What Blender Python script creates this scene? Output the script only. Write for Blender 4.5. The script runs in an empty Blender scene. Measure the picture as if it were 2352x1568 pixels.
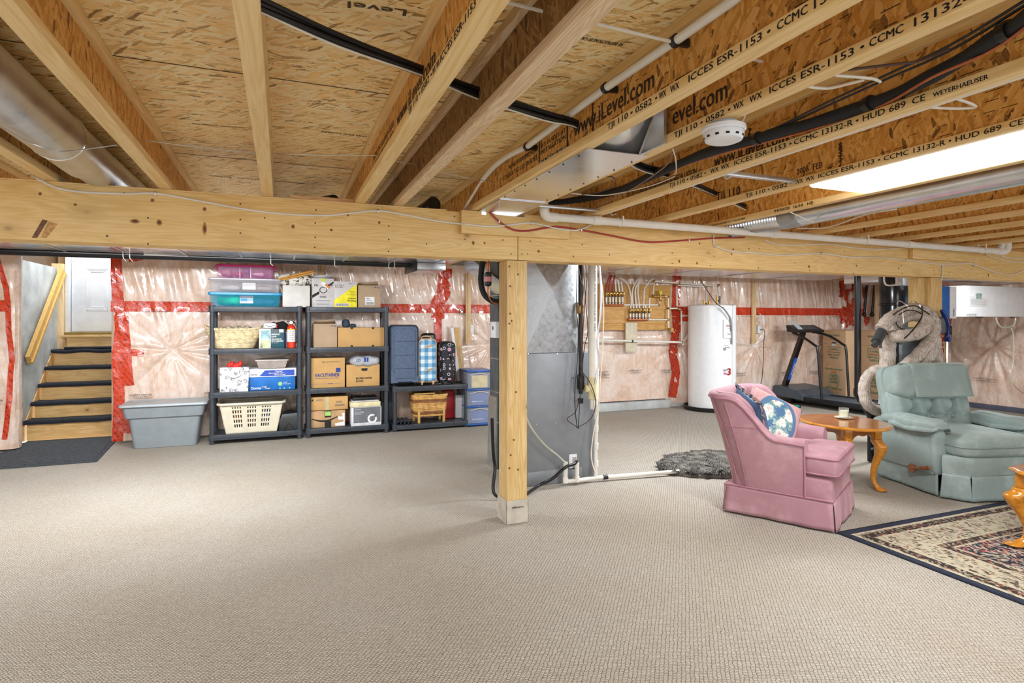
import bpy, bmesh, math, random
import numpy as np
from math import pi, sin, cos, radians, sqrt, atan2
from mathutils import Vector, Matrix
random.seed(7)
SCN = bpy.context.scene
COL = SCN.collection
# ---------------------------------------------------------------- camera, light, exposure
YAW = math.atan2(529, 1338)
S, C = sin(YAW), cos(YAW)
F, CX, HY, H = 1338.0, 1176.0, 735.0, 1.29      # focal length and principal point for a 2352 px wide frame, eye height
cd = bpy.data.cameras.new('camera'); cam = bpy.data.objects.new('camera', cd); COL.objects.link(cam)
cd.sensor_width = 36; cd.lens = 36 * F / 2352; cd.shift_y = -(784 - HY) / 2352
cd.clip_start = .02
cam.location = (0, 0, H); cam.rotation_euler = (radians(90), 0, -YAW)
SCN.camera = cam
vs = SCN.view_settings
vs.view_transform = 'Standard'; vs.look = 'None'; vs.gamma = 1; vs.exposure = 0.66; vs.use_curve_mapping = False
w = bpy.data.worlds.new('world'); SCN.world = w; w.use_nodes = True
w.node_tree.nodes['Background'].inputs[0].default_value = (.93, .96, 1, 1)
w.node_tree.nodes['Background'].inputs[1].default_value = 1.4
def area(name, loc, sx, sy, power, rot=(0, 0, 0), col=(.94, .97, 1)):
    l = bpy.data.lights.new(name, 'AREA'); l.shape = 'RECTANGLE'; l.size = sx; l.size_y = sy; l.energy = power; l.color = col
    o = bpy.data.objects.new(name, l); o.location = loc; o.rotation_euler = rot; COL.objects.link(o); return o
area('lamp_over_rug', (2.66, 1.55, 1.925), .2, 1.2, 26)
area('fill_behind_camera', (-.8, -.9, 1.93), .25, 1.2, 38)  # unseen fill light added behind the viewpoint, without a fixture
area('fill_left_bay', (-2.1, 1.2, 1.93), .25, 1.2, 34)  # extra area light out of view, added to brighten the left bays
area('fill_storage', (-.6, 4.5, 1.84), 1.6, .2, 50, (radians(28), 0, 0))  # added fill hidden by the beam, tilted to wash the back wall
area('fill_shelves', (-1.9, 4.5, 1.84), .8, .2, 14, (radians(28), 0, 0))  # unseen helper light, added to lift the wall around the shelves
area('fill_tank', (3.4, 3.95, 1.86), 1.2, .25, 44, (radians(25), 0, 0))  # bare light added behind the beam, brightens the wall past the furnace
area('fill_far', (6.5, 3.95, 1.86), 1.2, .25, 54, (radians(25), 0, 0))  # fill added out of sight behind the beam for the far right end
area('fill_stairs', (-2.05, 8.2, 3.0), .5, .8, 26)  # unseen light added in the stairwell to brighten the door

# ---------------------------------------------------------------- points
def onY(px, py, Y):
    t = (px - CX) / F; X = Y * (S + t * C) / (C - t * S); d = X * S + Y * C
    return Vector((X, Y, H + (HY - py) / F * d))
def onX(px, py, X):
    t = (px - CX) / F; Y = X * (C - t * S) / (S + t * C); d = X * S + Y * C
    return Vector((X, Y, H + (HY - py) / F * d))
def onZ(px, py, z):
    d = F * (z - H) / (HY - py); u = (px - CX) / F * d
    return Vector((d * S + u * C, d * C - u * S, z))
def atD(px, py, d):
    u = (px - CX) / F * d
    return Vector((d * S + u * C, d * C - u * S, H + (HY - py) / F * d))

# ---------------------------------------------------------------- materials
def lin(h):
    h = h.lstrip('#'); v = [int(h[i:i + 2], 16) / 255 for i in (0, 2, 4)]
    return tuple(((c / 12.92) if c <= .04045 else ((c + .055) / 1.055) ** 2.4) for c in v) + (1,)
MATS = {}
class NT:
    def __init__(s, name):
        s.m = bpy.data.materials.new(name); s.m.use_nodes = True; s.t = s.m.node_tree
        s.b = s.t.nodes['Principled BSDF']; MATS[name] = s.m
    def n(s, typ, **kw):
        x = s.t.nodes.new('ShaderNode' + typ)
        for k, v in kw.items():
            if k in x.inputs: x.inputs[k].default_value = v
            else: setattr(x, k, v)
        return x
    def l(s, a, b): s.t.links.new(a, b)
    def setp(s, **kw):
        for k, v in kw.items(): s.b.inputs[k.replace('_', ' ')].default_value = v
    def coord(s, scale=(1, 1, 1), rot=(0, 0, 0), src='Object', loc=(0, 0, 0)):
        tc = s.n('TexCoord'); mp = s.n('Mapping'); s.l(tc.outputs[src], mp.inputs[0])
        mp.inputs['Scale'].default_value = scale; mp.inputs['Rotation'].default_value = rot; mp.inputs['Location'].default_value = loc
        return mp.outputs[0]
    def noise(s, vec, scale=5, detail=3, rough=.5, dist=0):
        x = s.n('TexNoise'); x.inputs['Scale'].default_value = scale; x.inputs['Detail'].default_value = detail
        x.inputs['Roughness'].default_value = rough; x.inputs['Distortion'].default_value = dist
        s.l(vec, x.inputs['Vector']); return x.outputs['Fac']
    def ramp(s, fac, stops, interp='LINEAR'):
        r = s.n('ValToRGB'); r.color_ramp.interpolation = interp
        e = r.color_ramp.elements
        while len(e) < len(stops): e.new(.5)
        for el, (p, c) in zip(e, stops):
            el.position = p; el.color = lin(c) if isinstance(c, str) else ((c, c, c, 1) if not isinstance(c, tuple) else c)
        s.l(fac, r.inputs[0]); return r.outputs[0]
    def mix(s, fac, a, b, mode='MIX'):
        x = s.n('Mix', data_type='RGBA', blend_type=mode)
        for v, i in ((fac, 0), (a, 6), (b, 7)):
            if isinstance(v, str): v = lin(v)
            if isinstance(v, (int, float)) : x.inputs[i].default_value = v
            elif isinstance(v, tuple): x.inputs[i].default_value = v
            else: s.l(v, x.inputs[i])
        return x.outputs[2]
    def math(s, op, a, b=0.0, c=None):
        x = s.n('Math', operation=op)
        for v, i in ((a, 0), (b, 1), (c, 2)):
            if v is None: continue
            if isinstance(v, (int, float)): x.inputs[i].default_value = v
            else: s.l(v, x.inputs[i])
        return x.outputs[0]
    def color(s, c): s.l(c, s.b.inputs['Base Color'])
    def bump(s, h, strength=.3, dist=.01):
        x = s.n('Bump'); x.inputs['Strength'].default_value = strength; x.inputs['Distance'].default_value = dist
        s.l(h, x.inputs['Height']); s.l(x.outputs[0], s.b.inputs['Normal'])
def shade(hexc, k):
    v = [int(hexc[i:i + 2], 16) for i in (1, 3, 5)]
    return '#%02x%02x%02x' % tuple(max(0, min(255, int(c * k))) for c in v)
def pm(name, col, rough=.5, metal=0.0, var=.07, scale=12, bump=0.0, bscale=60, **kw):
    """a plain material with slight procedural variation"""
    if name in MATS: return MATS[name]
    q = NT(name); v = q.coord(); f = q.noise(v, scale, 3)
    q.color(q.ramp(f, [(.3, shade(col, 1 - var)), (.7, shade(col, 1 + var))]))
    q.setp(Roughness=rough, Metallic=metal)
    for k, val in kw.items():
        q.b.inputs[k.replace('_', ' ')].default_value = val
    if bump: q.bump(q.noise(q.coord(), bscale, 3), bump, .004)
    return q.m

def osb(name, pale, mid, dark, sx=9, sy=38, rot=0.0, seed=0.0, src='Object', web=False):
    q = NT(name)
    nz = q.n('TexNoise'); nz.inputs['Scale'].default_value = 7; nz.inputs['Detail'].default_value = 2
    base = q.coord(src=src, rot=(0, 0, 0), loc=(seed, seed * 1.7, 0)); q.l(base, nz.inputs['Vector'])
    ds = q.n('VectorMath', operation='MULTIPLY_ADD'); q.l(nz.outputs['Color'], ds.inputs[0]); ds.inputs[1].default_value = (.05, .05, .05); q.l(base, ds.inputs[2])
    cols = []
    for i, (a, k) in enumerate(((rot + .25, 1.0), (rot - .3, 1.25), (rot + .05, .8), (rot + .9, 1.0))):
        mp = q.n('Mapping'); q.l(ds.outputs[0], mp.inputs[0]); mp.inputs['Rotation'].default_value = (a, 0, 0) if web else (0, 0, a)
        m2 = q.n('Mapping'); q.l(mp.outputs[0], m2.inputs[0]); m2.inputs['Scale'].default_value = (sy * k, sx * k, sy * k) if web else (sx * k, sy * k, sy * k); m2.inputs['Location'].default_value = (i * 3.3, 0, 0)
        vo = q.n('TexVoronoi', voronoi_dimensions='3D'); vo.inputs['Scale'].default_value = 1; q.l(m2.outputs[0], vo.inputs['Vector'])
        sep = q.n('SeparateColor'); q.l(vo.outputs['Color'], sep.inputs[0])
        edge = q.math('LESS_THAN', vo.outputs['Distance'], .62)
        cols.append((sep.outputs[0], sep.outputs[1], edge))
    f = cols[0][0]
    for (v, sel, e) in cols[1:]:
        pick = q.math('MULTIPLY', q.math('GREATER_THAN', sel, .52), e)
        mx = q.n('Mix'); q.l(pick, mx.inputs[0]); q.l(f, mx.inputs[2]); q.l(v, mx.inputs[3]); f = mx.outputs[0]
    g = q.noise(base, 260, 2); fl = q.math('ADD', q.math('MULTIPLY', f, .86), q.math('MULTIPLY', g, .16))
    q.color(q.ramp(fl, [(.06, dark), (.17, mid), (.42, shade(mid, 1.12)), (.85, pale)]))
    q.setp(Roughness=.62); q.bump(fl, .35, .004)
    return q.m
M_OSB = osb('osb_subfloor', '#f7e6b8', '#dcb878', '#7a5322', 11, 80)
M_WEB = osb('osb_web', '#e2b066', '#b98238', '#46260c', 18, 70, rot=.9, seed=3, web=True)
M_WEBD = osb('osb_web_dark', '#a98350', '#7c5a30', '#3f2a12', 16, 80, rot=1.4, seed=5, web=True)
def pine(name, pale, dark, knot='#8a5420', axis='X', grain=10, knots=True, gloss=.5, dens=2.6):
    if name in MATS: return MATS[name]
    q = NT(name)
    sc = {'X': (.7, 9, 9), 'Y': (9, .7, 9), 'Z': (9, 9, .7)}[axis]
    v = q.coord(scale=sc); n = q.noise(v, 1.6, 3, .5, .6)
    wv = q.math('FRACT', q.math('MULTIPLY', n, grain)); wv = q.math('PINGPONG', wv, .5)
    fine = q.noise(q.coord(scale=tuple(k * 6 if k > 1 else k * 3 for k in sc)), 3, 2)
    f = q.math('ADD', q.math('MULTIPLY', wv, .9), q.math('MULTIPLY', fine, .5))
    c = q.ramp(f, [(.2, pale), (.85, dark)])
    if knots:
        kv = q.coord(scale={'X': (1.2, 1.9, 1.9), 'Y': (1.9, 1.2, 1.9), 'Z': (1.9, 1.9, 1.2)}[axis])
        vo = q.n('TexVoronoi'); vo.inputs['Scale'].default_value = dens; q.l(kv, vo.inputs['Vector'])
        c = q.mix(q.ramp(vo.outputs['Distance'], [(.05, 1.0), (.09, 0.0)]), c, knot)
        c = q.mix(q.ramp(vo.outputs['Distance'], [(.1, .35), (.28, 0.0)]), c, shade(dark, .85))
        v2 = q.n('TexVoronoi'); v2.inputs['Scale'].default_value = dens * 2.7; q.l(q.coord(loc=(3, 1, 2)), v2.inputs['Vector'])
        c = q.mix(q.ramp(v2.outputs['Distance'], [(.028, 1.0), (.04, 0.0)]), c, '#3a2a1c')
    q.color(c); q.setp(Roughness=gloss); q.bump(f, .12, .002)
    return q.m
M_BEAM = pine('pine_beam', '#eecd8e', '#dcb268', axis='X', dens=2.2, knots=True)
M_POST = pine('pine_post', '#e8cb92', '#cfa660', axis='Z')
M_JOIST = pine('joist_flange', '#f1d49c', '#dfb871', axis='Y', dens=1.6, grain=6)
M_STAIR = pine('stair_plywood', '#e2bd80', '#c9995a', axis='X', grain=9)
M_STUD = pine('stud_pine', '#e6cda0', '#d0a973', axis='Z', grain=6)
M_RAIL = pine('rail_pine', '#d6ad62', '#b98a42', axis='Z', knots=False)
M_PLY = pine('plywood_panel', '#dcb06c', '#bf8640', axis='X', grain=12)
M_PINK4 = pine('rough_flange', '#ead6b4', '#cda678', axis='Y', grain=16, knots=False)

# galvanised metal
def metal(name, c1, c2, rough=.3, sc=6, met=.9, bump=.08):
    q = NT(name); v = q.coord(); f = q.noise(v, sc, 4, .6, .4)
    q.color(q.ramp(f, [(.3, c1), (.7, c2)])); q.setp(Metallic=met)
    q.l(q.ramp(f, [(.3, rough * .8), (.7, rough * 1.35)]), q.b.inputs['Roughness'])
    q.bump(q.noise(q.coord(), sc * .7, 2), bump, .02); return q.m
M_GALV = metal('galvanised_steel', '#b9bcc0', '#dadcdf', .3)
M_DUCT = metal('foil_duct', '#c6c9ce', '#eceef0', .2, 3)
M_PLEN = metal('plenum_steel', '#a9aeb3', '#c8ccd0', .4, 30, .8)
M_CHROME = metal('chrome', '#d8d8d8', '#ffffff', .12, 3, 1.0, 0)
M_COPPER = metal('copper', '#a8603c', '#c98058', .35, 10)
M_BRASS = metal('brass', '#8a6a34', '#c0995a', .35, 10)

# carpet
def carpet():
    q = NT('berber_carpet')
    rot = radians(-52)
    v = q.coord(rot=(0, 0, rot))
    nz = q.n('TexNoise'); nz.inputs['Scale'].default_value = 48; nz.inputs['Detail'].default_value = 2; q.l(v, nz.inputs['Vector'])
    dsv = q.n('VectorMath', operation='MULTIPLY_ADD'); q.l(nz.outputs['Color'], dsv.inputs[0]); dsv.inputs[1].default_value = (.014, .014, 0); q.l(v, dsv.inputs[2])
    br = q.n('TexBrick'); q.l(dsv.outputs[0], br.inputs['Vector']); br.offset = .5
    for k, val in (('Scale', 1.0), ('Brick Width', .010), ('Row Height', .0155), ('Mortar Size', .0022), ('Mortar Smooth', 1.0), ('Bias', 0.0)): br.inputs[k].default_value = val
    br.inputs['Color1'].default_value = (1, 1, 1, 1); br.inputs['Color2'].default_value = (.72, .72, .72, 1); br.inputs['Mortar'].default_value = (0, 0, 0, 1)
    big = q.noise(q.coord(), 1.1, 3)
    base = q.ramp(br.outputs['Color'], [(0.0, '#67625a'), (.5, '#aaa499'), (1.0, '#c0bbb1')])
    q.color(q.mix(.8, base, q.ramp(big, [(.3, '#f1e9df'), (.7, '#ffffff')]), 'MULTIPLY'))
    q.setp(Roughness=.95); q.bump(br.outputs['Color'], .5, .006); return q.m
M_CARPET = carpet()

# insulation behind clear poly
def poly():
    q = NT('insulation_under_poly'); v = q.coord()
    a = q.noise(v, 2.2, 5, .6, 1.2); b = q.noise(q.coord(loc=(4, 2, 1)), 9, 5, .65, 1.5)
    f = q.math('ADD', q.math('MULTIPLY', a, .6), q.math('MULTIPLY', b, .4))
    q.color(q.ramp(f, [(.33, '#d2ab93'), (.45, '#e3c5b0'), (.55, '#ecd6c7'), (.68, '#f1e6de')]))
    q.setp(Roughness=.42, Coat_Weight=.85, Coat_Roughness=.12)
    q.b.inputs['Specular IOR Level'].default_value = .6
    vv = q.coord(scale=(1, 1, .35)); r1 = q.noise(vv, 9, 4, .55, 2.2); q.bump(r1, .45, .03); return q.m
M_POLY = poly()
def tape():
    q = NT('red_sheathing_tape'); v = q.coord(rot=(0, .6, .6)); 
    wv = q.n('TexWave'); wv.inputs['Scale'].default_value = 9; wv.inputs['Distortion'].default_value = 1.5; wv.inputs['Detail'].default_value = 2; q.l(v, wv.inputs['Vector'])
    nz = q.noise(q.coord(), 55, 2)
    msk = q.math('MULTIPLY', q.math('GREATER_THAN', wv.outputs['Fac'], .72), q.math('GREATER_THAN', nz, .5))
    q.color(q.mix(q.math('MULTIPLY', msk, .8), '#d8401c', '#6a1c12')); q.setp(Roughness=.25, Coat_Weight=.7, Coat_Roughness=.08)
    q.bump(q.noise(q.coord(scale=(1, 1, 1)), 14, 4, .6, 1), .5, .02); return q.m
M_TAPE = tape()
M_INK = pm('black_ink', '#1c1814', .7); M_INKB = pm('brown_ink', '#3b2410', .7)
M_CONC = pm('concrete', '#b7bab9', .8, var=.12, scale=4, bump=.3, bscale=30)
M_WHITE = pm('white_paint', '#e9edf2', .35, var=.02)
M_PVC = pm('white_pvc', '#e9e6dd', .35, var=.02)
M_BLACK = pm('black_plastic', '#17181a', .35, var=.15)
M_ABS = pm('black_abs', '#101114', .25, var=.1)
M_FOAM = pm('black_foam', '#1c1f24', .75, var=.1)
M_WIRE = pm('white_wire', '#e2ddd0', .45, var=.03)
M_PAPER = pm('white_label', '#eeeef0', .55, var=.02)
M_NAVY = pm('navy_ink', '#1d3f8c', .5); M_RED = pm('red_ink', '#b3281c', .5); M_GREEN = pm('green_ink', '#2f6b46', .6)
M_ORANGE = pm('orange_ink', '#e2812e', .6); M_WINK = pm('white_ink', '#f4f4f4', .5); M_GREY = pm('grey_ink', '#6e7278', .6)

# ---------------------------------------------------------------- mesh builder
def frame(d):
    d = d.normalized(); a = Vector((0, 0, 1)) if abs(d.z) < .95 else Vector((1, 0, 0))
    x = d.cross(a).normalized(); return x, d.cross(x).normalized()
class MB:
    def __init__(s): s.bm = bmesh.new()
    def _mi(s, faces, m, T=None, verts=None):
        for f in faces: f.material_index = m
    def box(s, x0, x1, y0, y1, z0, z1, m=0, bev=0, seg=2, T=None):
        x0, x1 = min(x0, x1), max(x0, x1); y0, y1 = min(y0, y1), max(y0, y1); z0, z1 = min(z0, z1), max(z0, z1)
        t = bmesh.new(); bmesh.ops.create_cube(t, size=1)
        for v in t.verts: v.co = Vector(((x0 + x1) / 2 + v.co.x * (x1 - x0), (y0 + y1) / 2 + v.co.y * (y1 - y0), (z0 + z1) / 2 + v.co.z * (z1 - z0)))
        if bev: bmesh.ops.bevel(t, geom=t.edges[:], offset=min(bev, .49 * min(x1 - x0, y1 - y0, z1 - z0)), segments=seg, affect='EDGES', profile=.5)
        s.join(t, m, T); return s
    def join(s, t, m=None, T=None):
        if T is not None: bmesh.ops.transform(t, matrix=T, verts=t.verts[:])
        mp = {}
        for v in t.verts: mp[v] = s.bm.verts.new(v.co)
        for f in t.faces:
            try:
                g = s.bm.faces.new([mp[v] for v in f.verts]); g.material_index = f.material_index if m is None else m
            except ValueError: pass
        t.free()
    def poly(s, verts, faces, m=0):
        vs_ = [s.bm.verts.new(Vector(v)) for v in verts]
        for f in faces:
            try: g = s.bm.faces.new([vs_[i] for i in f]); g.material_index = m
            except ValueError: pass
        return s
    def loft(s, rings, closed=True, caps=True, m=0, loop=False):
        R = [[s.bm.verts.new(Vector(p)) for p in r] for r in rings]; n = len(R[0])
        L = len(R)
        for i in range(L if loop else L - 1):
            a, b = R[i], R[(i + 1) % L]
            for j in range(n if closed else n - 1):
                k = (j + 1) % n
                try: f = s.bm.faces.new([a[j], a[k], b[k], b[j]]); f.material_index = m
                except ValueError: pass
        if caps and closed and not loop:
            for r in (R[0][::-1], R[-1]):
                try: f = s.bm.faces.new(r); f.material_index = m
                except ValueError: pass
        return s
    def tube(s, pts, r, n=8, m=0, caps=True, loop=False):
        pts = [Vector(p) for p in pts]; rs = r if isinstance(r, (list, tuple)) else [r] * len(pts)
        rings = []; px_ = None
        for i, p in enumerate(pts):
            if loop: d = pts[(i + 1) % len(pts)] - pts[i - 1]
            else: d = pts[min(i + 1, len(pts) - 1)] - pts[max(i - 1, 0)]
            if d.length < 1e-9: d = Vector((0, 0, 1))
            d.normalize()
            if px_ is None: x, y = frame(d)
            else:
                x = px_ - d * px_.dot(d)
                if x.length < 1e-6: x, _ = frame(d)
                x.normalize(); y = d.cross(x)
            px_ = x
            rings.append([p + (x * cos(2 * pi * k / n) + y * sin(2 * pi * k / n)) * rs[i] for k in range(n)])
        return s.loft(rings, True, caps, m, loop)
    def cyl(s, p, q, r, n=16, m=0, r2=None): return s.tube([p, q], [r, r if r2 is None else r2], n, m)
    def lathe(s, prof, c=(0, 0, 0), n=24, m=0, axis='Z', caps=True):
        rings = []
        for (r, z) in prof:
            ring = []
            for k in range(n):
                a = 2 * pi * k / n; x, y = r * cos(a), r * sin(a)
                v = {'Z': (x, y, z), 'Y': (x, z, -y), 'X': (z, x, y)}[axis]
                ring.append((c[0] + v[0], c[1] + v[1], c[2] + v[2]))
            rings.append(ring)
        return s.loft(rings, True, caps, m)
    def prism(s, pts, d, m=0):
        """closed planar outline pushed along d"""
        pts = [Vector(p) for p in pts]; d = Vector(d)
        s.loft([pts, [p + d for p in pts]], True, True, m); return s
    def grid(s, fn, nu, nv, m=0, skip=None):
        V = [[s.bm.verts.new(Vector(fn(i / nu, j / nv))) for j in range(nv + 1)] for i in range(nu + 1)]
        for i in range(nu):
            for j in range(nv):
                if skip and skip(i, j): continue
                f = s.bm.faces.new([V[i][j], V[i + 1][j], V[i + 1][j + 1], V[i][j + 1]]); f.material_index = m
        return s
    def sq(s, c, r, e1=.5, e2=.5, nu=32, nv=16, m=0, fn=None, T=None):
        """superellipsoid; fn may dent it"""
        def sp(x, e): return math.copysign(abs(x) ** e, x)
        rings = []
        for j in range(nv + 1):
            ph = -pi / 2 + pi * j / nv; ring = []
            for i in range(nu):
                th = 2 * pi * i / nu
                p = Vector((sp(cos(ph), e1) * sp(cos(th), e2), sp(cos(ph), e1) * sp(sin(th), e2), sp(sin(ph), e1)))
                p = Vector((p.x * r[0], p.y * r[1], p.z * r[2]))
                if fn: p = Vector(fn(p))
                p = p + Vector(c)
                if T is not None: p = T @ p
                ring.append(p)
            rings.append(ring)
        return s.loft(rings, True, True, m)
    def text(s, st, o, right, up, h, width=None, m=0, off=.0012, align='L'):
        """printing: letters laid on a face; right x up is the face's outward normal"""
        cu = bpy.data.curves.new('t', 'FONT'); cu.body = st; cu.size = 1; cu.resolution_u = 2
        ob = bpy.data.objects.new('t', cu); me = bpy.data.meshes.new_from_object(ob)
        if len(me.vertices):
            xs = [v.co.x for v in me.vertices]; ys = [v.co.y for v in me.vertices]; x0, x1 = min(xs), max(xs)
            k = h / .72; kx = (width / (x1 - x0)) if width else k
            wd = (x1 - x0) * kx; sh = {'L': 0, 'C': -wd / 2, 'R': -wd}[align]
            right = Vector(right).normalized(); up = Vector(up).normalized(); nn = right.cross(up); o = Vector(o) + nn * off
            for bold in (0, .055 * h):
                base = [s.bm.verts.new(o + right * ((v.co.x - x0) * kx + sh + bold) + up * (v.co.y * k + bold * .4) + nn * bold * .002) for v in me.vertices]
                for p in me.polygons:
                    try: f = s.bm.faces.new([base[i] for i in p.vertices]); f.material_index = m
                    except ValueError: pass
        bpy.data.objects.remove(ob); bpy.data.curves.remove(cu); bpy.data.meshes.remove(me); return s
WM = {}
def wmat(o): return WM.get(o, Matrix.Identity(4))
def tag(o, label=None, cat=None, group=None, kind=None):
    for k, v in (('label', label), ('category', cat), ('group', group), ('kind', kind)):
        if v: o[k] = v
    return o
def thing(name, label, cat, loc=(0, 0, 0), rz=0, group=None, kind=None):
    o = bpy.data.objects.new(name, None); COL.objects.link(o); o.location = loc; o.rotation_euler = (0, 0, rz)
    o.empty_display_size = .1
    WM[o] = Matrix.Translation(Vector(loc)) @ Matrix.Rotation(rz, 4, 'Z'); return tag(o, label, cat, group, kind)
def part(name, mb, mats, parent=None, world=False, sub=0, label=None, sharp=38, solid=0, kind=None, label_cat=None, soft=False):
    if not isinstance(mats, (list, tuple)): mats = [mats]
    bm = mb.bm; bmesh.ops.remove_doubles(bm, verts=bm.verts[:], dist=1e-5) if sub or soft else None
    if parent is not None and world: bmesh.ops.transform(bm, matrix=wmat(parent).inverted(), verts=bm.verts[:])
    bmesh.ops.recalc_face_normals(bm, faces=bm.faces[:]) if name != 'lettering' else None
    me = bpy.data.meshes.new(name); bm.to_mesh(me); bm.free()
    for m in mats: me.materials.append(m)
    me.shade_smooth()
    if not sub and not soft: me.set_sharp_from_angle(angle=radians(sharp))
    o = bpy.data.objects.new(name, me); COL.objects.link(o)
    if parent is not None: o.parent = parent; WM[o] = wmat(parent)
    if solid:
        sm = o.modifiers.new('solid', 'SOLIDIFY'); sm.thickness = solid; sm.offset = 0
    if sub:
        md = o.modifiers.new('sub', 'SUBSURF'); md.levels = sub; md.render_levels = sub
    return tag(o, label, None, None, kind)
def solo(name, mb, mats, label=None, cat=None, group=None, kind=None, **kw):
    """one-mesh thing built in world space; its origin goes to the middle of its foot"""
    vs_ = [v.co for v in mb.bm.verts]
    lo = Vector((min(v.x for v in vs_), min(v.y for v in vs_), min(v.z for v in vs_))); hi = Vector((max(v.x for v in vs_), max(v.y for v in vs_), max(v.z for v in vs_)))
    o_ = Vector(((lo.x + hi.x) / 2, (lo.y + hi.y) / 2, lo.z)); bmesh.ops.translate(mb.bm, verts=mb.bm.verts[:], vec=-o_)
    o = part(name, mb, mats, **kw); o.location = o_; WM[o] = Matrix.Translation(o_)
    return tag(o, label, cat, group, kind)
def dup(root, loc=None, rz=None, label=None, group=None):
    r = root.copy(); COL.objects.link(r)
    if loc is not None: r.location = loc
    if rz is not None: r.rotation_euler = (0, 0, rz)
    if label: r['label'] = label
    if group: r['group'] = group
    for ch in list(root.children):
        c = ch.copy(); COL.objects.link(c); c.parent = r
        for g in ch.children:
            d = g.copy(); COL.objects.link(d); d.parent = c
    return r
def spline(pts, k=6):
    pts = [Vector(p) for p in pts]; out = []
    for i in range(len(pts) - 1):
        p0 = pts[max(i - 1, 0)]; p1 = pts[i]; p2 = pts[i + 1]; p3 = pts[min(i + 2, len(pts) - 1)]
        for j in range(k):
            t = j / k
            out.append(.5 * ((2 * p1) + (-p0 + p2) * t + (2 * p0 - 5 * p1 + 4 * p2 - p3) * t * t + (-p0 + 3 * p1 - 3 * p2 + p3) * t ** 3))
    out.append(pts[-1]); return out
XR, YR, ZU = Vector((1, 0, 0)), Vector((0, 1, 0)), Vector((0, 0, 1))
ZJ, ZS, YB, YW = 1.961, 2.175, 3.43, 7.25       # joist bottoms, subfloor, beam face, back wall

# value noise for wall relief
class VN:
    def __init__(s, seed): s.g = np.random.RandomState(seed).rand(257, 257)
    def __call__(s, x, y):
        xi = np.floor(x).astype(int); yi = np.floor(y).astype(int); fx = x - xi; fy = y - yi
        fx = fx * fx * (3 - 2 * fx); fy = fy * fy * (3 - 2 * fy); g = s.g; a = xi % 256; b = yi % 256
        return (g[a, b] * (1 - fx) + g[a + 1, b] * fx) * (1 - fy) + (g[a, b + 1] * (1 - fx) + g[a + 1, b + 1] * fx) * fy - .5
# ================================================================ SETTING
def struct(name, mb, mats, parent=None, **kw):
    o = part(name, mb, mats, parent, **kw)
    if parent is None: o['kind'] = 'structure'
    return o
struct('floor', MB().box(-5, 10.2, -3, 7.6, -.12, 0), M_CARPET)
sub = struct('ceiling', MB().box(-5, 10.2, -2.6, 7.56, ZS, ZS + .02), M_OSB)
M_SMALL = pm('faint_ink', '#4a3418', .7)
def stampline(st, px0, py0, px1, py1, h, m=0, mb=None):
    p, q = onZ(px0, py0, ZS), onZ(px1, py1, ZS); d = q - p
    mb.text(st, p, d, Vector((0, 0, -1)).cross(d.normalized()), h, d.length, m, off=.002)
t = MB()
stampline('THIS SIDE DOWN', 845, 312, 740, 300, .02, 0, t); stampline('THIS SIDE DOWN  SEE INSTRUCTIONS', 560, 292, 440, 282, .014, 0, t)
stampline('Level', 935, 22, 800, 2, .035, 0, t); stampline('SEE INSTRUCTIONS BY CALLING', 1435, 100, 1320, 80, .02, 0, t)
stampline('Weyerhaeuser Edge', 700, 420, 480, 402, .028, 0, t); stampline('SIDE DOWN', 1010, 452, 950, 442, .02, 0, t)
part('lettering', t, M_SMALL, sub)
# nail-line seams of the sheets
t = MB()
for y in (1.08, 2.3, 3.52): t.box(-3, 4, y, y + .004, ZS - .0015, ZS)
part('sheet_joint', t, M_SMALL, sub)

# ---- walls
def relief(seed, pins, span, fine=1.0):
    n1, n2, n3 = VN(seed), VN(seed + 1), VN(seed + 2)
    def h(u, z):
        u = np.asarray(u, float); z = np.asarray(z, float)
        H0 = .045 + .03 * n1(u * 1.3 + 9, z * 1.1 + 3) + .012 * n2(u * 5, z * 4)
        # hanging wrinkles near the top and slanting pulls
        q = n3(u * 17 + z * 3 + 40, z * 1.6 + 7)
        H0 = H0 + fine * .05 * np.abs(q) * (.3 + np.clip((z - 1.05) * 1.6, 0, 1)) + fine * .008 * n2(u * 26 + 20, z * 5 + 9)
        for i, (pu, pz, R) in enumerate(pins):
            du, dz = u - pu, z - pz; r = np.sqrt(du * du + dz * dz) + 1e-4; th = np.arctan2(dz, du)
            H0 = H0 - .05 * np.exp(-r / (.22 * R))
            fold = np.abs(n1(th * 3.1 + 30 + i * 11, r * .8 + 5) * 2) ** .7
            fold2 = n3(th * 7 + 60 + i * 7, r * 2.2 + 2)
            H0 = H0 + fine * (.06 * fold + .03 * fold2) * np.exp(-r / (.45 * R)) * (1 - np.exp(-r / .06))
        # the horizontal tape pinches the sheet
        H0 = H0 - .012 * np.exp(-((z - 1.435) / .09) ** 2)
        H0 = H0 + .006 * np.exp(-((z - 1.03) / .012) ** 2)
        return np.clip(H0, .004, .15)
    return h
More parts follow.
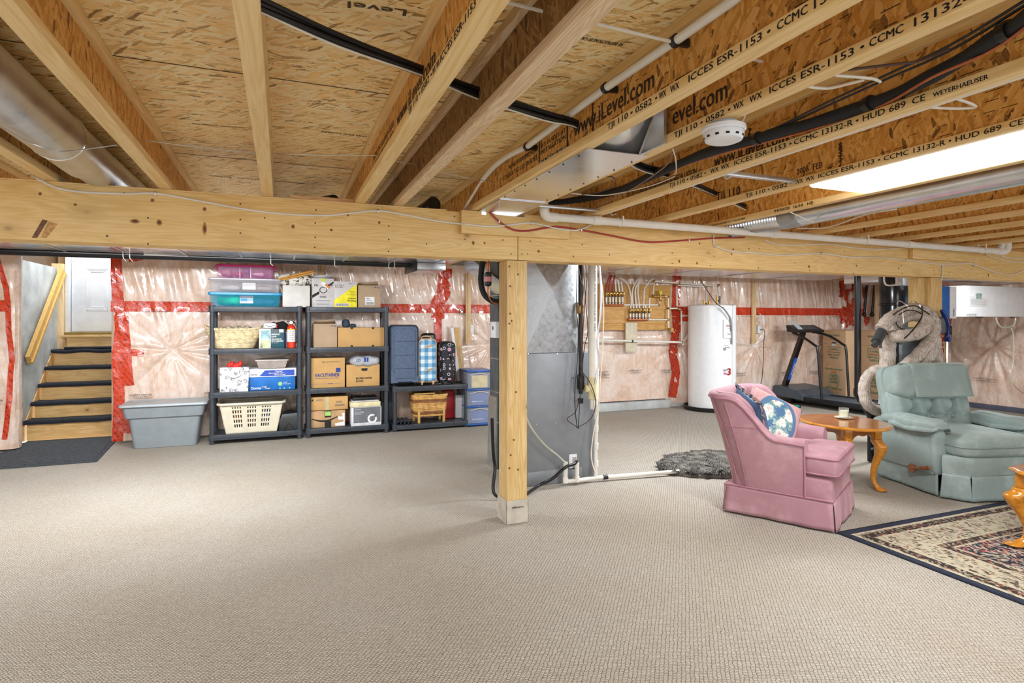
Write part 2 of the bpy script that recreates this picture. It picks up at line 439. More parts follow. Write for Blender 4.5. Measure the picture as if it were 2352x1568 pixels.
def sheet(hf, pos, u0, u1, z0, z1, step=.02, off=0.0, mb=None, edge=True, z0f=None, m=0):
    nu, nz = max(2, int((u1 - u0) / step)), max(2, int((z1 - z0) / step))
    us = np.linspace(u0, u1, nu + 1); zs = np.linspace(z0, z1, nz + 1)
    U, Z = np.meshgrid(us, zs, indexing='ij')
    if z0f is not None: Z = Z + np.array([z0f(x) for x in us])[:, None] * (1 - (Z - z0) / (z1 - z0))
    Hh = hf(U, Z) + off
    if edge: Hh = Hh * np.clip(np.minimum(U - u0, u1 - U) / .05 + .15, 0, 1) ** .5
    mb = mb or MB()
    mb.grid(lambda a, b: pos(U[int(round(a * nu)), int(round(b * nz))], Z[int(round(a * nu)), int(round(b * nz))], Hh[int(round(a * nu)), int(round(b * nz))]), nu, nz, m)
    return mb
def strip(hf, pos, pts, wd, mb, step=.03, off=.006, jag=.004, seed=1):
    """tape following the wall relief along a polyline of (u, z)"""
    rnd = random.Random(seed); L = []
    for (a, b) in zip(pts[:-1], pts[1:]):
        n = max(1, int(sqrt((b[0] - a[0]) ** 2 + (b[1] - a[1]) ** 2) / step))
        for i in range(n): L.append((a[0] + (b[0] - a[0]) * i / n, a[1] + (b[1] - a[1]) * i / n))
    L.append(pts[-1]); n = len(L) - 1; k = 4
    def f(a, b):
        i = int(round(a * n)); p = L[i]; q = L[min(i + 1, n)]; o = L[max(i - 1, 0)]
        d = Vector((q[0] - o[0], q[1] - o[1])).normalized(); nn = Vector((-d.y, d.x))
        s_ = (b - .5) * wd; u, z = p[0] + nn.x * s_, p[1] + nn.y * s_
        return pos(u, z, float(hf(u, z)) + off + rnd.uniform(-jag, jag) * .3)
    mb.grid(f, n, k)
def WX(px, py): p = onY(px, py, YW - .05); return (p.x, p.z)
pinsB = [(*WX(395, 805), 1.0), (*WX(700, 800), .8), (*WX(1128, 792), .9), (*WX(1566, 790), .8), (*WX(1735, 795), 1.1), (*WX(1893, 787), .9), (*WX(1300, 790), .8), (8.9, 1.0, .8), (.55, .5, .8)]
hB = relief(11, pinsB, 11)
posB = lambda u, z, h: (u, YW - h, z)
wb = struct('wall_back', MB().box(-1.62, 9.8, YW + .002, YW + .25, 0, 2.17), M_CONC)
xl = WX(1530, 700)[0]
part('insulation', sheet(hB, posB, -1.66, 9.62, .02, 1.99, .015, z0f=lambda x: .11 * (3.2 < x < xl)), M_POLY, wb, soft=True)
mb = MB()
strip(hB, posB, [(-1.66, 1.435), (3.3, 1.435)], .11, mb, seed=2); strip(hB, posB, [(xl + .1, 1.43), (9.5, 1.43)], .12, mb, seed=3)
strip(hB, posB, [(-1.6, .02), (-1.585, .5), (-1.60, .9), (-1.57, 1.2), (-1.60, 1.6), (-1.61, 1.98)], .10, mb, seed=4, jag=.02)
strip(hB, posB, [(-1.5, .95), (-1.36, .94)], .07, mb, seed=4); strip(hB, posB, [(-1.55, 1.33), (-1.50, .6)], .10, mb, seed=9)
strip(hB, posB, [(-1.5, 1.93), (-1.32, 1.97)], .06, mb, seed=5); strip(hB, posB, [(-1.52, .1), (-1.5, .32)], .12, mb, seed=5); strip(hB, posB, [(-1.5, .22), (-1.3, .23)], .05, mb, seed=5)
a1 = WX(1024, 630)[0]
strip(hB, posB, [(a1, 1.95), (a1 - .03, 1.62), (a1 - .11, 1.5), (a1 - .1, 1.3)], .17, mb, seed=6, jag=.03); strip(hB, posB, [(a1 - .11, 1.45), (a1 - .1, .95)], .1, mb, seed=7)
a2 = WX(1548, 700)[0]
strip(hB, posB, [(a2 + .05, 1.95), (a2 + .02, 1.5), (a2 + .04, 1.2), (a2 - .02, .8), (a2 + .03, .5), (a2 - .03, .14)], .15, mb, seed=8, jag=.03)
strip(hB, posB, [(a2, 1.3), (a2 + .26, 1.31)], .07, mb, seed=3); strip(hB, posB, [(3.3, .17), (3.62, .16)], .08, mb, seed=3)
strip(hB, posB, [(3.2, 1.05), (3.3, 1.05)], .12, mb, seed=3)
part('sheathing_tape', mb, M_TAPE, wb, soft=True)
# shredded red sheathing in the far corner above the cartons
mb = MB()
for i in range(26):
    u = random.uniform(8.85, 9.5); z = random.uniform(1.16, 1.9)
    strip(hB, posB, [(u, z), (u + random.uniform(-.1, .1), z + random.uniform(.1, .25))], random.uniform(.05, .12), mb, seed=i, jag=.05, off=.01)
part('sheathing_tape', mb, M_TAPE, wb, soft=True)
mb = MB()
def stamp(mb, hf, u, z, wall='B', w_=.2):
    h = float(hf(u, z)) + .045
    if wall == 'B': o = Vector((u, YW - h, z)); r = XR
    else: o = Vector((9.6 - h, u, z)); r = -YR
    mb.text('polyfibre super six', o, r, ZU, .022, w_, off=0); mb.text('insulation film', o + r * .04 - ZU * .022, r, ZU, .012, w_ * .6, off=0)
    mb.text('-------------------------', o - ZU * .04, r, ZU, .03, w_, off=0)
for px, py in ((1443, 851), (1515, 851), (1365, 855), (1368, 862), (1790, 856), (1855, 853), (1683, 858), (300, 908), (470, 903)):
    u, z = WX(px, py); stamp(mb, hB, u, z)
for px, py in ((330, 716), (455, 716), (1700, 727), (1800, 727), (1900, 728)):
    u, z = WX(px, py); mb.text('meets CAN ULC standard', Vector((u, YW - .09, z)), XR, ZU, .014, .24, off=0)
mb.text('12', Vector((WX(1052, 0)[0], YW - .09, WX(1052, 722)[1])), XR, ZU, .06, off=0)
part('lettering', mb, pm('film_print', '#57504c', .6), wb)
# exposed block ledge at the foot of the wall
struct('trim_1', MB().box(3.2, xl + .03, YW - .12, YW + .01, 0, .115, bev=.01).box(xl + .03, xl + .3, YW - .07, YW + .01, 0, .05, bev=.01), M_CONC)
# left stretch beyond the stairs
hL = relief(31, [(-3.1, .95, 1.0), (-3.9, 1.0, 1)], 3)
posL = lambda u, z, h: (u, 7.22 - h * 1.2, z)
wl = struct('wall_left', MB().box(-4.91, -2.62, 7.23, 7.5, 0, 2.17), M_CONC)
mbL = sheet(hL, posL, -4.8, -2.43, .02, 1.98, .02); mbL.grid(lambda a, b: (-2.45 + .03 * min(1, b * 8) - .11 * b * b + .01 * sin(a * 9) * b, 7.165 + .32 * b, .02 + 1.95 * a), 40, 6)
part('insulation', mbL, M_POLY, wl, soft=True)
mb = MB(); strip(hL, posL, [(-2.53, .12), (-2.49, .5), (-2.475, .9), (-2.50, 1.2), (-2.51, 1.6), (-2.60, 1.95)], .045, mb, seed=1); strip(hL, posL, [(-3.4, 1.43), (-2.5, 1.43)], .11, mb, seed=2)
part('sheathing_tape', mb, M_TAPE, wl, soft=True)
mb = MB(); mb.text('polyfibre super six', (-2.74, 7.08, .50), XR, ZU, .025, .22, off=0); mb.text('insulation film', (-2.74, 7.08, .465), XR, ZU, .018, .2, off=0)
part('lettering', mb, pm('film_print', '#57504c', .6), wl)
# side wall far to the left, out of the frame
hS = relief(71, [(1.5, .95, 1), (4.5, .95, 1), (-1.0, .95, 1)], 10)
ws = struct('wall_side', MB().box(-5.15, -4.92, -3, 7.4, 0, 2.17), M_CONC)
part('insulation', sheet(hS, lambda u, z, h: (-4.91 + h, u, z), -3, 7.2, .02, 1.98, .04), M_POLY, ws, soft=True)
# right wall
XW = 9.62
hR = relief(51, [(onX(2287, 795, XW).y, .93, 1.25), (5.9, .95, .9), (3.2, .95, 1.2)], 6, 1.15)
posR = lambda u, z, h: (XW - h, u, z)
wr = struct('wall_right', MB().box(XW + .01, XW + .25, -1, YW, 0, 2.17), M_CONC)
part('insulation', sheet(hR, posR, .6, YW - .02, .04, 1.98, .02), M_POLY, wr, soft=True)
mb = MB(); strip(hR, posR, [(5.95, .1), (5.98, .9), (5.9, 1.3), (5.95, 1.9)], .16, mb, seed=1, jag=.04); strip(hR, posR, [(6.6, 1.43), (4.4, 1.43)], .12, mb, seed=1)
part('sheathing_tape', mb, M_TAPE, wr, soft=True)
mb = MB(); stamp(mb, hR, onX(2248, 868, XW).y, onX(2248, 868, XW).z, 'R', .3); part('lettering', mb, pm('film_print', '#57504c', .6), wr)
struct('baseboard_right', MB().box(XW - .12, XW - .06, 1, YW - .1, 0, .07, bev=.005), pm('blue_sill_gasket', '#555a6a', .5))

# ---- stairwell
M_LAND = pm('stairwell_ply', '#8d7a5c', .7)
struct('wall_stair_left', MB().box(-2.75, -2.56, 7.5, 9.3, 0, 1.93), M_CONC)
struct('wall_stair_left_upper', MB().box(-2.85, -2.62, 7.5, 9.3, 1.932, 3.2), pm('dark_sheathing', '#5c4630', .7))
struct('wall_stair_right', MB().box(-1.62, -1.45, 7.51, 9.3, 0, 3.2), M_CONC)
struct('wall_stair_back', MB().box(-2.62, -1.45, 8.93, 9.1, 0, 3.2), M_STUD)
struct('ceiling_stairwell', MB().box(-2.85, -1.4, 7.62, 9.3, 3.2, 3.25), M_WHITE)
struct('trim_2', MB().box(-4.9, -1.45, 7.5, 7.56, 1.99, 3.2), pm('dark_sheathing', '#5c4630', .7))
# door at the head of the stairs
dx0, dz0 = onY(163, 0, 8.78).x, 1.145
dr = struct('door_1', MB().box(dx0, dx0 + .86, 8.80, 8.845, dz0, dz0 + 2.0, bev=.003), M_WHITE)
def molding(x0, x1, z0, z1, y):
    mb = MB()
    for k, (o_, t_) in enumerate(((0, .012), (.018, .008), (.04, .006))):
        for (a, b, c, d) in ((x0 + o_, x1 - o_, z0 + o_, z0 + o_ + t_), (x0 + o_, x1 - o_, z1 - o_ - t_, z1 - o_), (x0 + o_, x0 + o_ + t_, z0 + o_, z1 - o_), (x1 - o_ - t_, x1 - o_, z0 + o_, z1 - o_)):
            mb.box(a, b, y - .006, y + .002, c, d, bev=.003)
    return mb
q0, q1 = onY(198, 713, 8.78), onY(247, 617, 8.78)
part('door_panel', molding(q0.x, q1.x, q0.z, q1.z, 8.80), M_WHITE, dr)
part('door_panel', molding(q1.x + .09, q1.x + .09 + (q1.x - q0.x), q0.z, q1.z, 8.80), M_WHITE, dr)
struct('door_1_jamb', MB().box(dx0 - .05, dx0 - .004, 8.74, 8.86, dz0 - .01, 3.15, bev=.003), M_WHITE)
struct('door_1_sill', MB().box(dx0 - .06, -1.6, 8.72, 8.86, dz0 - .035, dz0 - .003, bev=.006), pm('bronze_sill', '#8a7442', .4))
struct('trim_3', MB().box(dx0 - .19, dx0 - .055, 8.70, 8.9, 0, 1.985, bev=.003), M_STUD)
struct('trim_4', MB().box(-2.5, -1.63, 8.60, 8.70, 1.075, 1.11, bev=.004), M_STAIR)
# staircase: one thing
st = thing('staircase', 'plywood basement stairs with black carpeted treads leading to white door', 'stairs', (-2.09, 7.65, 0))
zt = [.205, .378, .560, .738, .925]; yn = [7.64, 7.85, 8.05, 8.25, 8.45]
M_TREAD = pm('black_tread_carpet', '#1f232b', .95, var=.35, scale=90, bump=.8, bscale=220)
z_prev = 0
for i, (z, y) in enumerate(zip(zt, yn)):
    part('riser', MB().box(-2.52, -1.66, y + .02, y + .04, z_prev, z - .02), M_STAIR, st, world=True)
    mb = MB().box(-2.54, -1.655, y + .0, y + .26, z - .022, z - .002, bev=.004)
    part('tread', mb, M_STAIR, st, world=True)
    mb = MB(); prof = [(.25, 0), (.03, .004), (-.01, .006), (-.022, -.012), (-.018, -.034), (-.004, -.038), (.0, -.026), (.012, -.002)]
    ring = lambda x, k: [(x, y + a + .003 * sin(x * 31 + i), z + b + .01 + .006 * k * sin(x * 17 + i * 2)) for a, b in prof]
    mb.loft([ring(-2.545 + .885 * j / 14, 1 if i == 4 else .3) for j in range(15)])
    part('carpet_tread', mb, M_TREAD, st, world=True); z_prev = z
part('riser', MB().box(-2.44, -1.64, 8.62, 8.64, .925, 1.075), M_STAIR, st, world=True)
part('landing_carpet', MB().box(-2.44, -1.65, 8.5, 8.64, .937, .965, bev=.01), M_TREAD, st, world=True)
part('stringer', MB().prism([(-2.555, 7.66, 0), (-2.555, 8.7, 0), (-2.555, 8.7, .9), (-2.555, 8.45, .88), (-2.555, 7.66, .16)], (.012, 0, 0)), M_STAIR, st, world=True)
# handrail board on the concrete
p0, p1 = onX(60, 826, -2.53), onX(138, 622, -2.53)
d = (p1 - p0).normalized(); nn = Vector((0, -d.z, d.y)) * .045
mb = MB().prism([p0 - nn, p0 + nn, p1 + nn, p1 - nn], (.04, 0, 0)); mb.prism([p0 - nn * 1.25 - d * .01, p0 - nn * .6 - d * .01, p1 - nn * .6, p1 - nn * 1.25], (.055, 0, 0))
solo('handrail', mb, M_RAIL, 'flat wooden handrail board fixed to the concrete stair wall', 'handrail')
# mat
pts = [onZ(*p, 0) for p in ((270, 1010), (222, 1061), (0, 1078))]
z0 = Vector((pts[2].x - .3, pts[2].y, 0))
M_MAT = pm('charcoal_mat', '#3a3f45', .95, var=.3, scale=60, bump=.6, bscale=150)
out = [pts[0], pts[1], pts[2], z0, Vector((z0.x, 7.0, 0)), Vector((-2.52, 7.05, 0)), Vector((-2.5, 7.62, 0)), Vector((-1.68, 7.62, 0)), Vector((-1.68, pts[0].y, 0))]
out = [p + ZU * .001 for p in out]
mb = MB().prism(out, (0, 0, .009))
ed = [pts[0] + Vector((-.05, -.0, .011)), pts[1] + Vector((-.03, .07, .011)), pts[2] + Vector((0, .07, .011))]
mb.tube(ed, .006, 6); solo('entry_mat', mb, M_MAT, 'dark charcoal ribbed mat with a cut corner at the stair foot', 'mat')

# ================================================================ BEAM AND POSTS
bm_ = thing('support_beam', 'long built-up pine beam crossing the room under the floor joists', 'beam', (2.5, 3.5, 1.67))
for (x0, x1) in ((-4.5, 1.395), (1.399, 9.6)): part('beam_ply', MB().box(x0, x1, YB, YB + .038, 1.672, 1.953, bev=.003), M_BEAM, bm_, world=True)
part('beam_ply', MB().box(-4.5, 9.6, YB + .04, YB + .078, 1.67, 1.953, bev=.003), M_BEAM, bm_, world=True)
part('beam_ply', MB().box(-4.5, 9.6, YB + .08, YB + .118, 1.668, 1.953, bev=.003), M_BEAM, bm_, world=True)
part('beam_ply', MB().box(-4.5, 9.6, YB + .12, YB + .155, 1.672, 1.953, bev=.003), M_BEAM, bm_, world=True)
part('sill_plate', MB().box(-4.5, .93, YB - .002, YB + .155, 1.953, 1.960, bev=.001), M_BEAM, bm_, world=True)
mb = MB(); rn = random.Random(5)
for px, py in ((285, 443), (340, 560), (552, 468), (552, 504), (552, 535), (726, 482), (724, 512), (724, 545), (723, 568), (893, 519), (893, 550), (892, 577), (1044, 497), (1068, 549), (1174, 583), (1199, 583), (1218, 554), (1337, 562), (1544, 605), (1544, 581), (1632, 610), (1676, 530), (1742, 615), (1745, 570), (1826, 603), (2070, 610), (2072, 628), (2300, 620), (1640, 588), (1155, 551), (1212, 583), (2145, 620), (2146, 631), (2157, 620), (2125, 630), (2180, 625), (2216, 600), (340, 500), (980, 560), (1400, 585), (1460, 600), (1860, 620), (1960, 628)):
    p = onY(px, py, YB - .0005); mb.cyl(p, p + Vector((0, .004, 0)), .0045, 8)
part('nail_head', mb, pm('rusty_nail', '#33281f', .6), bm_, world=True, kind='stuff')
mb = MB()
for px, py, rx, rz_ in ((92, 445, .008, .010), (310, 508, .022, .012), (366, 511, .013, .018), (470, 525, .011, .035), (470, 480, .010, .013), (173, 470, .008, .007), (673, 520, .010, .012), (761, 528, .009, .008), (799, 492, .008, .014), (871, 511, .008, .010), (350, 460, .010, .011), (1087, 558, .010, .014), (1113, 558, .008, .009), (1237, 577, .010, .011), (1317, 589, .006, .009), (1560, 600, .010, .013), (1601, 604, .008, .012), (1607, 559, .008, .008), (1684, 572, .009, .009), (1680, 583, .008, .009), (1858, 612, .010, .013), (1967, 610, .009, .009), (2270, 632, .010, .016), (2064, 616, .008, .010), (1720, 571, .007, .007)):
    p = onY(px, py, YB - .0006)
    mb.loft([[p + Vector((rx * k * cos(2 * pi * i / 14), -.0004 * j, rz_ * k * sin(2 * pi * i / 14))) for i in range(14)] for j, k in enumerate((1.0, .96))], m=0)
    mb.loft([[p + Vector((rx * k * cos(2 * pi * i / 14), -.001 - .0004 * j, rz_ * k * sin(2 * pi * i / 14))) for i in range(14)] for j, k in enumerate((.6, .55))], m=1)
p = onY(80, 546, YB - .002); mb.loft([[p + Vector((a, -.0006 * j, b)) for a, b in ((-.012, 0), (.008, .0), (.05, .085), (.03, .09))] for j in (0, 1)], m=1)
p = onY(100, 546, YB - .002); mb.loft([[p + Vector((a, -.0006 * j, b)) for a, b in ((-.012, 0), (.01, .0), (.055, .07), (.02, .08))] for j in (0, 1)], m=0)
part('knot', mb, [pm('knot_rim', '#b98a4e', .5, var=.2, scale=60), pm('knot_core', '#6b3f1c', .5, var=.3, scale=90)], bm_, world=True, kind='stuff')
def block(px0, py0, px1, py1, lab, y=YB - .038):
    a, b = onY(px0, py0, y), onY(px1, py1, y)
    return solo('nailer_board', MB().box(a.x, b.x, y, YB - .001, a.z, 1.958, bev=.003), M_BEAM, lab, 'board')
block(1060, 535, 1308, 548, 'short pine board nailed on the beam under the sheet metal duct pan')
block(2097, 594, 2225, 605, 'short pine board nailed on the beam above the far wooden post')
a_, b_ = onY(666, 0, YB + .06), onY(818, 0, YB + .06)
solo('scrap_board', MB().box(a_.x, b_.x, YB + .02, YB + .14, 1.962, 1.985, bev=.001), pine('scrap', '#dfb884', '#c08a50', axis='X', knots=False), 'particle board scrap lying on top of the beam between joists', 'board')
# posts
for k, (xa, xb, lab) in enumerate(((1.3226, 1.4597, 'built-up pine post in the centre with plastic wrapped foot'), (5.346, 5.493, 'built-up pine post behind the green recliner carrying the beam'))):
    po = thing('support_post', lab, 'post', ((xa + xb) / 2, YB + .07, 0))
    part('post_ply', MB().box(xa, xb, YB, YB + .037, .001, 1.669, bev=.003), M_POST, po, world=True)
    for j in (1, 2, 3): part('post_ply', MB().box(xa + .001 * j, xb - .001 * j, YB + .039 * j, YB + .039 * j + .037, .001, 1.667, bev=.002), M_POST, po, world=True)
    if k == 0:
        mb = MB()
        for (a, b, c, d) in ((xa - .006, xb + .006, YB - .006, YB - .003), (xa - .006, xa - .003, YB - .006, YB + .16), (xb + .003, xb + .006, YB - .006, YB + .16)): mb.box(a, b, c, d, .002, .15)
        part('plastic_wrap', mb, pm('milky_poly', '#d9d2c4', .3, Alpha=.75), po, world=True)
        mb = MB().text('polyfibre super six', (xa + .03, YB - .008, .10), XR, ZU, .012, .08); part('lettering', mb, M_INK, po, world=True)
        p = MB()
        for py, px in ((657, 1172), (720, 1172), (737, 1175), (743, 1170), (800, 1178), (900, 1185), (1045, 1173), (1010, 1180), (1075, 1170), (1078, 1190), (630, 1190), (612, 1170)):
            q_ = onY(px, py, YB - .0006); p.lathe([(.007, 0), (.0069, .0008)], (q_.x, q_.y, q_.z), 10, axis='Y')
        part('knot', p, pm('knot_core', '#6b3f1c', .5), po, world=True, kind='stuff')
    else:
        for j, x in enumerate((5.346 - .042, 5.346 - .083)):
            part('post_ply', MB().box(x, x + .038, YB + .05, YB + .15, .001, 1.667, bev=.002), M_POST, po, world=True)

# ================================================================ JOISTS
JX = [(-2.97, 0), (-2.48, 0), (-1.99, 0), (-1.50, 0), (-1.06, 1), (-.58, 1), (-.098, 1), (.39, 2), (.61, 3), (1.08, 4), (1.36, 4), (1.845, 4), (2.385, 4), (2.89, 5), (3.385, 6)] + [(3.875 + .49 * i, 0) for i in range(12)]
jl = {0: 'bare wooden floor joist far to the left above the stairs side', 4: 'floor joist left of the round metal duct at upper left', 5: 'floor joist right of the round metal duct at upper left',
      6: 'floor joist seen almost end on above the storage shelves', 7: 'printed floor joist where the black cable bundle first passes through', 8: 'floor joist with rough pale flange and dark web in the ceiling centre',
      9: 'printed floor joist carrying white vacuum pipe, left of sheet metal duct pan', 10: 'printed floor joist right of the sheet metal duct pan, carrying smoke detector', 11: 'printed floor joist right of the thick black insulated line',
      12: 'printed floor joist along the left of the glowing ceiling lamp', 13: 'floor joist printed with a date, right of the glowing ceiling lamp', 14: 'floor joist right of the long silver round duct on the right'}
far_names = ['first', 'second', 'third', 'fourth', 'fifth', 'sixth', 'seventh', 'eighth', 'ninth', 'tenth', 'eleventh', 'twelfth']
TXT = 'TJI 110 \u2022 0582 \u2022  \u25c6 \u25c6  ICCES ESR-1153 \u2022 CCMC 13132-R \u2022 HUD 689  CE  WEYERHAEUSER'
for i, (x0, kind) in enumerate(JX):
    wd = .055 if kind != 2 else .057
    if i >= 15: lab = 'floor joist in the right ceiling, %s past the long silver duct\'s joist' % far_names[i - 15]
    elif i < 4: lab = 'bare floor joist outside the upper left duct, %s from the duct' % far_names[3 - i]
    else: lab = jl[i]
    y1 = 7.5 if x0 < -2.55 or x0 > -1.7 else 7.45
    y0 = -2.4
    j = thing('floor_joist', lab, 'joist', (x0 + wd / 2, 2, ZJ), group='floor joists on the beam')
    fm = M_PINK4 if kind == 3 else M_JOIST; wm_ = M_WEBD if kind == 3 else M_WEB
    part('bottom_flange', MB().box(x0, x0 + wd, y0, y1, ZJ, ZJ + .034, bev=.0015), fm, j, world=True)
    part('web', MB().box(x0 + wd / 2 - .005, x0 + wd / 2 + .005, y0, y1, ZJ + .034, ZS - .034), wm_, j, world=True)
    part('top_flange', MB().box(x0, x0 + wd, y0, y1, ZS - .034, ZS - .001, bev=.0015), fm, j, world=True)
    if kind in (2, 4, 5, 6):
        mb = MB(); face = x0 - .0
        def side(px, py=0, X=None): return onX(px, 300, x0).y
        zz = ZJ + .0065
        def tw(st, ya, yb, h=.021, z=zz, X=None): mb.text(st, (x0 if X is None else X, ya, z), -YR, ZU, h, abs(ya - yb), off=.0012)
        if kind == 2:
            tw('TJI 110 \u2022 0582 \u2022', side(938), side(992)); tw('ICCES ESR-1153', side(1012), side(1093)); tw('WX  WX', side(994), side(1010), .02)
        if i == 9:
            tw('TJI 110 \u2022 0582 \u2022', side(1395), side(1510)); tw('WX', side(1514), side(1530)); tw('WX', side(1540), side(1560)); tw('ICCES', side(1582), side(1638)); tw('ESR-1153 \u2022', side(1648), side(1770)); tw('CCMC', side(1785), side(1855)); tw('13132-R', side(1870), side(2010))
        if i == 10:
            tw('TJI 110 \u2022 0582 \u2022', side(1548), side(1678)); tw('WX', side(1685), side(1708)); tw('WX', side(1722), side(1750)); tw('ICCES', side(1768), side(1828)); tw('ESR-1153 \u2022', side(1840), side(1985)); tw('CCMC', side(1997), side(2075)); tw('13132-R', side(2100), side(2260)); tw('\u2022 HUD 689', side(2275), side(2352))
        if i == 11:
            tw('TJI 110 \u2022 0582 \u2022', side(1537), side(1622)); tw('WX  WX', side(1632), side(1675)); tw('ICCES ESR-1153 \u2022', side(1687), side(1818)); tw('CCMC 13132-R \u2022', side(1824), side(1972)); tw('HUD 689', side(1982), side(2080)); tw('CE', side(2095), side(2125)); tw('WEYERHAEUSER', side(2143), side(2270), .014)
        if i == 12:
            tw('TJI 110 \u2022 0582 \u2022', side(1712), side(1820)); tw('WX  WX', side(1826), side(1870)); tw('ICCES ESR-1153 \u2022', side(1880), side(2022)); tw('CCMC 13132-R \u2022', side(2030), side(2185)); tw('HUD 689', side(2195), side(2300)); tw('CE', side(2318), side(2350))
        if i == 13:
            tw('CE  WEYERHAEUSER CO  ETA-06/0800', side(1625), side(1712), .012); tw('04/03/08  16:54   HB', side(1778), side(1868), .02)
        if i == 14:
            tw('TJI 110 (49)', side(2180), side(2275), .026, zz); tw('WX  WX', side(2280), side(2350), .02)
        part('lettering', mb, M_INK, j, world=True)
        mb = MB(); X = x0 + wd / 2 - .005
        def wy(px): return onX(px, 300, X).y
        if i == 7:
            mb.text('www.iLevel.com', (X, wy(912), 2.03), -YR, ZU, .06, wy(912) - wy(1000)); mb.text('CONSULTEZ LES GUIDES', (X, wy(862), 2.02), -YR, ZU, .025, wy(862) - wy(905)); mb.text('INSTALL PER PUBLISHED GUIDES', (X, wy(858), 2.06), -YR, ZU, .025, wy(858) - wy(905))
        if i == 9:
            mb.text('www.iLevel.com', (X, wy(1318), 2.03), -YR, ZU, .066, wy(1318) - wy(1502)); mb.text('INSTALL PER PUBLISHED GUIDES', (X, wy(1170), 2.075), -YR, ZU, .022, wy(1170) - wy(1236)); mb.text('CONSULTEZ LES GUIDES', (X, wy(1155), 2.035), -YR, ZU, .022, wy(1155) - wy(1234))
            a, b = wy(1238), wy(1305)
            for (p, q, r, s_) in ((a, a - .012, 2.0, 2.11), (b, b + .012, 2.0, 2.11)): mb.box(X - .0015, X, p, q, r, s_)
            mb.box(X - .001, X, a, b, 1.998, 2.018); mb.text('LES GUIDES AT', (X, a - .02, 2.075), -YR, ZU, .02, a - b - .04); mb.text('INSTALLATION', (X, a - .02, 2.045), -YR, ZU, .022, a - b - .04)
            t2 = MB().text('PAUL TINNEY AUTO', (X - .001, a - .01, 2.001), -YR, ZU, .014, a - b - .02); part('lettering', t2, M_WINK, j, world=True)
        if i == 10: mb.text('evel.com', (X, wy(1545), 2.03), -YR, ZU, .07, wy(1545) - wy(1670))
        if i == 11:
            mb.text('www.iLevel.com', (X, wy(1640), 2.0), -YR, ZU, .055, wy(1640) - wy(1808)); mb.text('TJI 110   CONSULTEZ LES GUIDES D\'INSTALLATION', (X, wy(1440), 2.0), -YR, ZU, .028, wy(1440) - wy(1600))
        if i == 12: mb.text('2006  FEB', (X, wy(1830), 2.02), -YR, ZU, .03, .15); mb.text('TJI 110', (X, wy(1645), 2.0), -YR, ZU, .05, wy(1645) - wy(1700))
        if i == 14: mb.text('AUG-08', (X, wy(2178), 1.998), -YR, ZU, .02, wy(2178) - wy(2215))
        if i in (9, 10, 11, 12):
            rr = random.Random(i)
            for k in range(70):
                yy = rr.uniform(.3, 3.1); z_ = rr.choice((2.01, 2.05, 2.09, 2.125)) ; mb.box(X - .001, X, yy, yy + rr.uniform(.01, .05), z_, z_ + .0022)
            for yy in (.72, 1.95): 
                for k in range(30): z_ = 1.995 + .004 * k; mb.box(X - .001, X, yy - rr.uniform(.001, .012), yy + rr.uniform(.001, .012), z_, z_ + .004)
        part('lettering', mb, M_INKB, j, world=True)
# ================================================================ CEILING SERVICES
def pipe(name, pts, r, m, lab, cat, n=10, sm=0, group=None, **kw):
    mb = MB(); mb.tube(spline(pts, sm) if sm else pts, r, n); return solo(name, mb, m, lab, cat, group, **kw)
# glowing strip lamp between the joists
M_LAMP = bpy.data.materials.new('lamp_diffuser'); M_LAMP.use_nodes = True
_b = M_LAMP.node_tree.nodes['Principled BSDF']; _b.inputs['Emission Color'].default_value = (1, .98, .95, 1); _b.inputs['Emission Strength'].default_value = 6
lp = thing('ceiling_light', 'long glowing fluorescent ceiling lamp between the joists at upper right', 'lamp', (2.66, 1.56, ZS))
part('lamp_body', MB().box(2.46, 2.875, .94, 2.19, 2.02, ZS - .002, bev=.01), M_WHITE, lp, world=True)
part('diffuser', MB().box(2.462, 2.873, .95, 2.18, 1.955, 2.019, bev=.02, seg=3), M_LAMP, lp, world=True, label='bright white diffuser')
# smoke detector
p = onX(1662, 290, 1.40); ZD = ZJ - .014
sd = thing('smoke_detector', 'round white smoke detector under a printed joist', 'smoke detector', (p.x, p.y, ZD))
part('mounting_ring', MB().lathe([(.0, -.001), (.072, -.001), (.073, -.012), (.068, -.018), (.0, -.018)], (p.x, p.y, ZD), 32).cyl((p.x, p.y, ZD - .002), (p.x, p.y, ZJ - .001), .05, 16), M_WHITE, sd, world=True)
part('housing', MB().lathe([(.066, -.0185), (.067, -.03), (.06, -.046), (.045, -.052), (.02, -.053), (0.001, -.053)], (p.x, p.y, ZD), 32).cyl((p.x, p.y, ZD - .002), (p.x, p.y, ZJ - .001), .05, 16), M_WHITE, sd, world=True)
mb = MB()
for k in range(12):
    a = 2 * pi * k / 12; T = Matrix.Translation((p.x, p.y, ZD)) @ Matrix.Rotation(a, 4, 'Z')
    mb.box(.0635, .0655, -.006, .006, -.04, -.033, T=T)
part('vent', mb, M_BLACK, sd, world=True)
# round duct upper left
dct = thing('round_duct', 'large round metal duct running between joists at upper left', 'duct', (-.84, 2, 1.92))
part('duct_pipe', MB().tube([(-.845, -1.2, 2.038), (-.845, 3.2, 2.035)], .1, 28), M_GALV, dct, world=True)
part('duct_pipe', MB().tube([(-.845, 3.2, 2.04), (-.845, 5.2, 2.055)], .093, 28), M_GALV, dct, world=True)
mb = MB()
for y in (1.52, 2.86): mb.tube([(-.845 + .102 * cos(a), y, 2.037 + .102 * sin(a)) for a in [2 * pi * k / 28 for k in range(28)]], .0035, 6, loop=True)
part('seam_ring', mb, M_CHROME, dct, world=True)
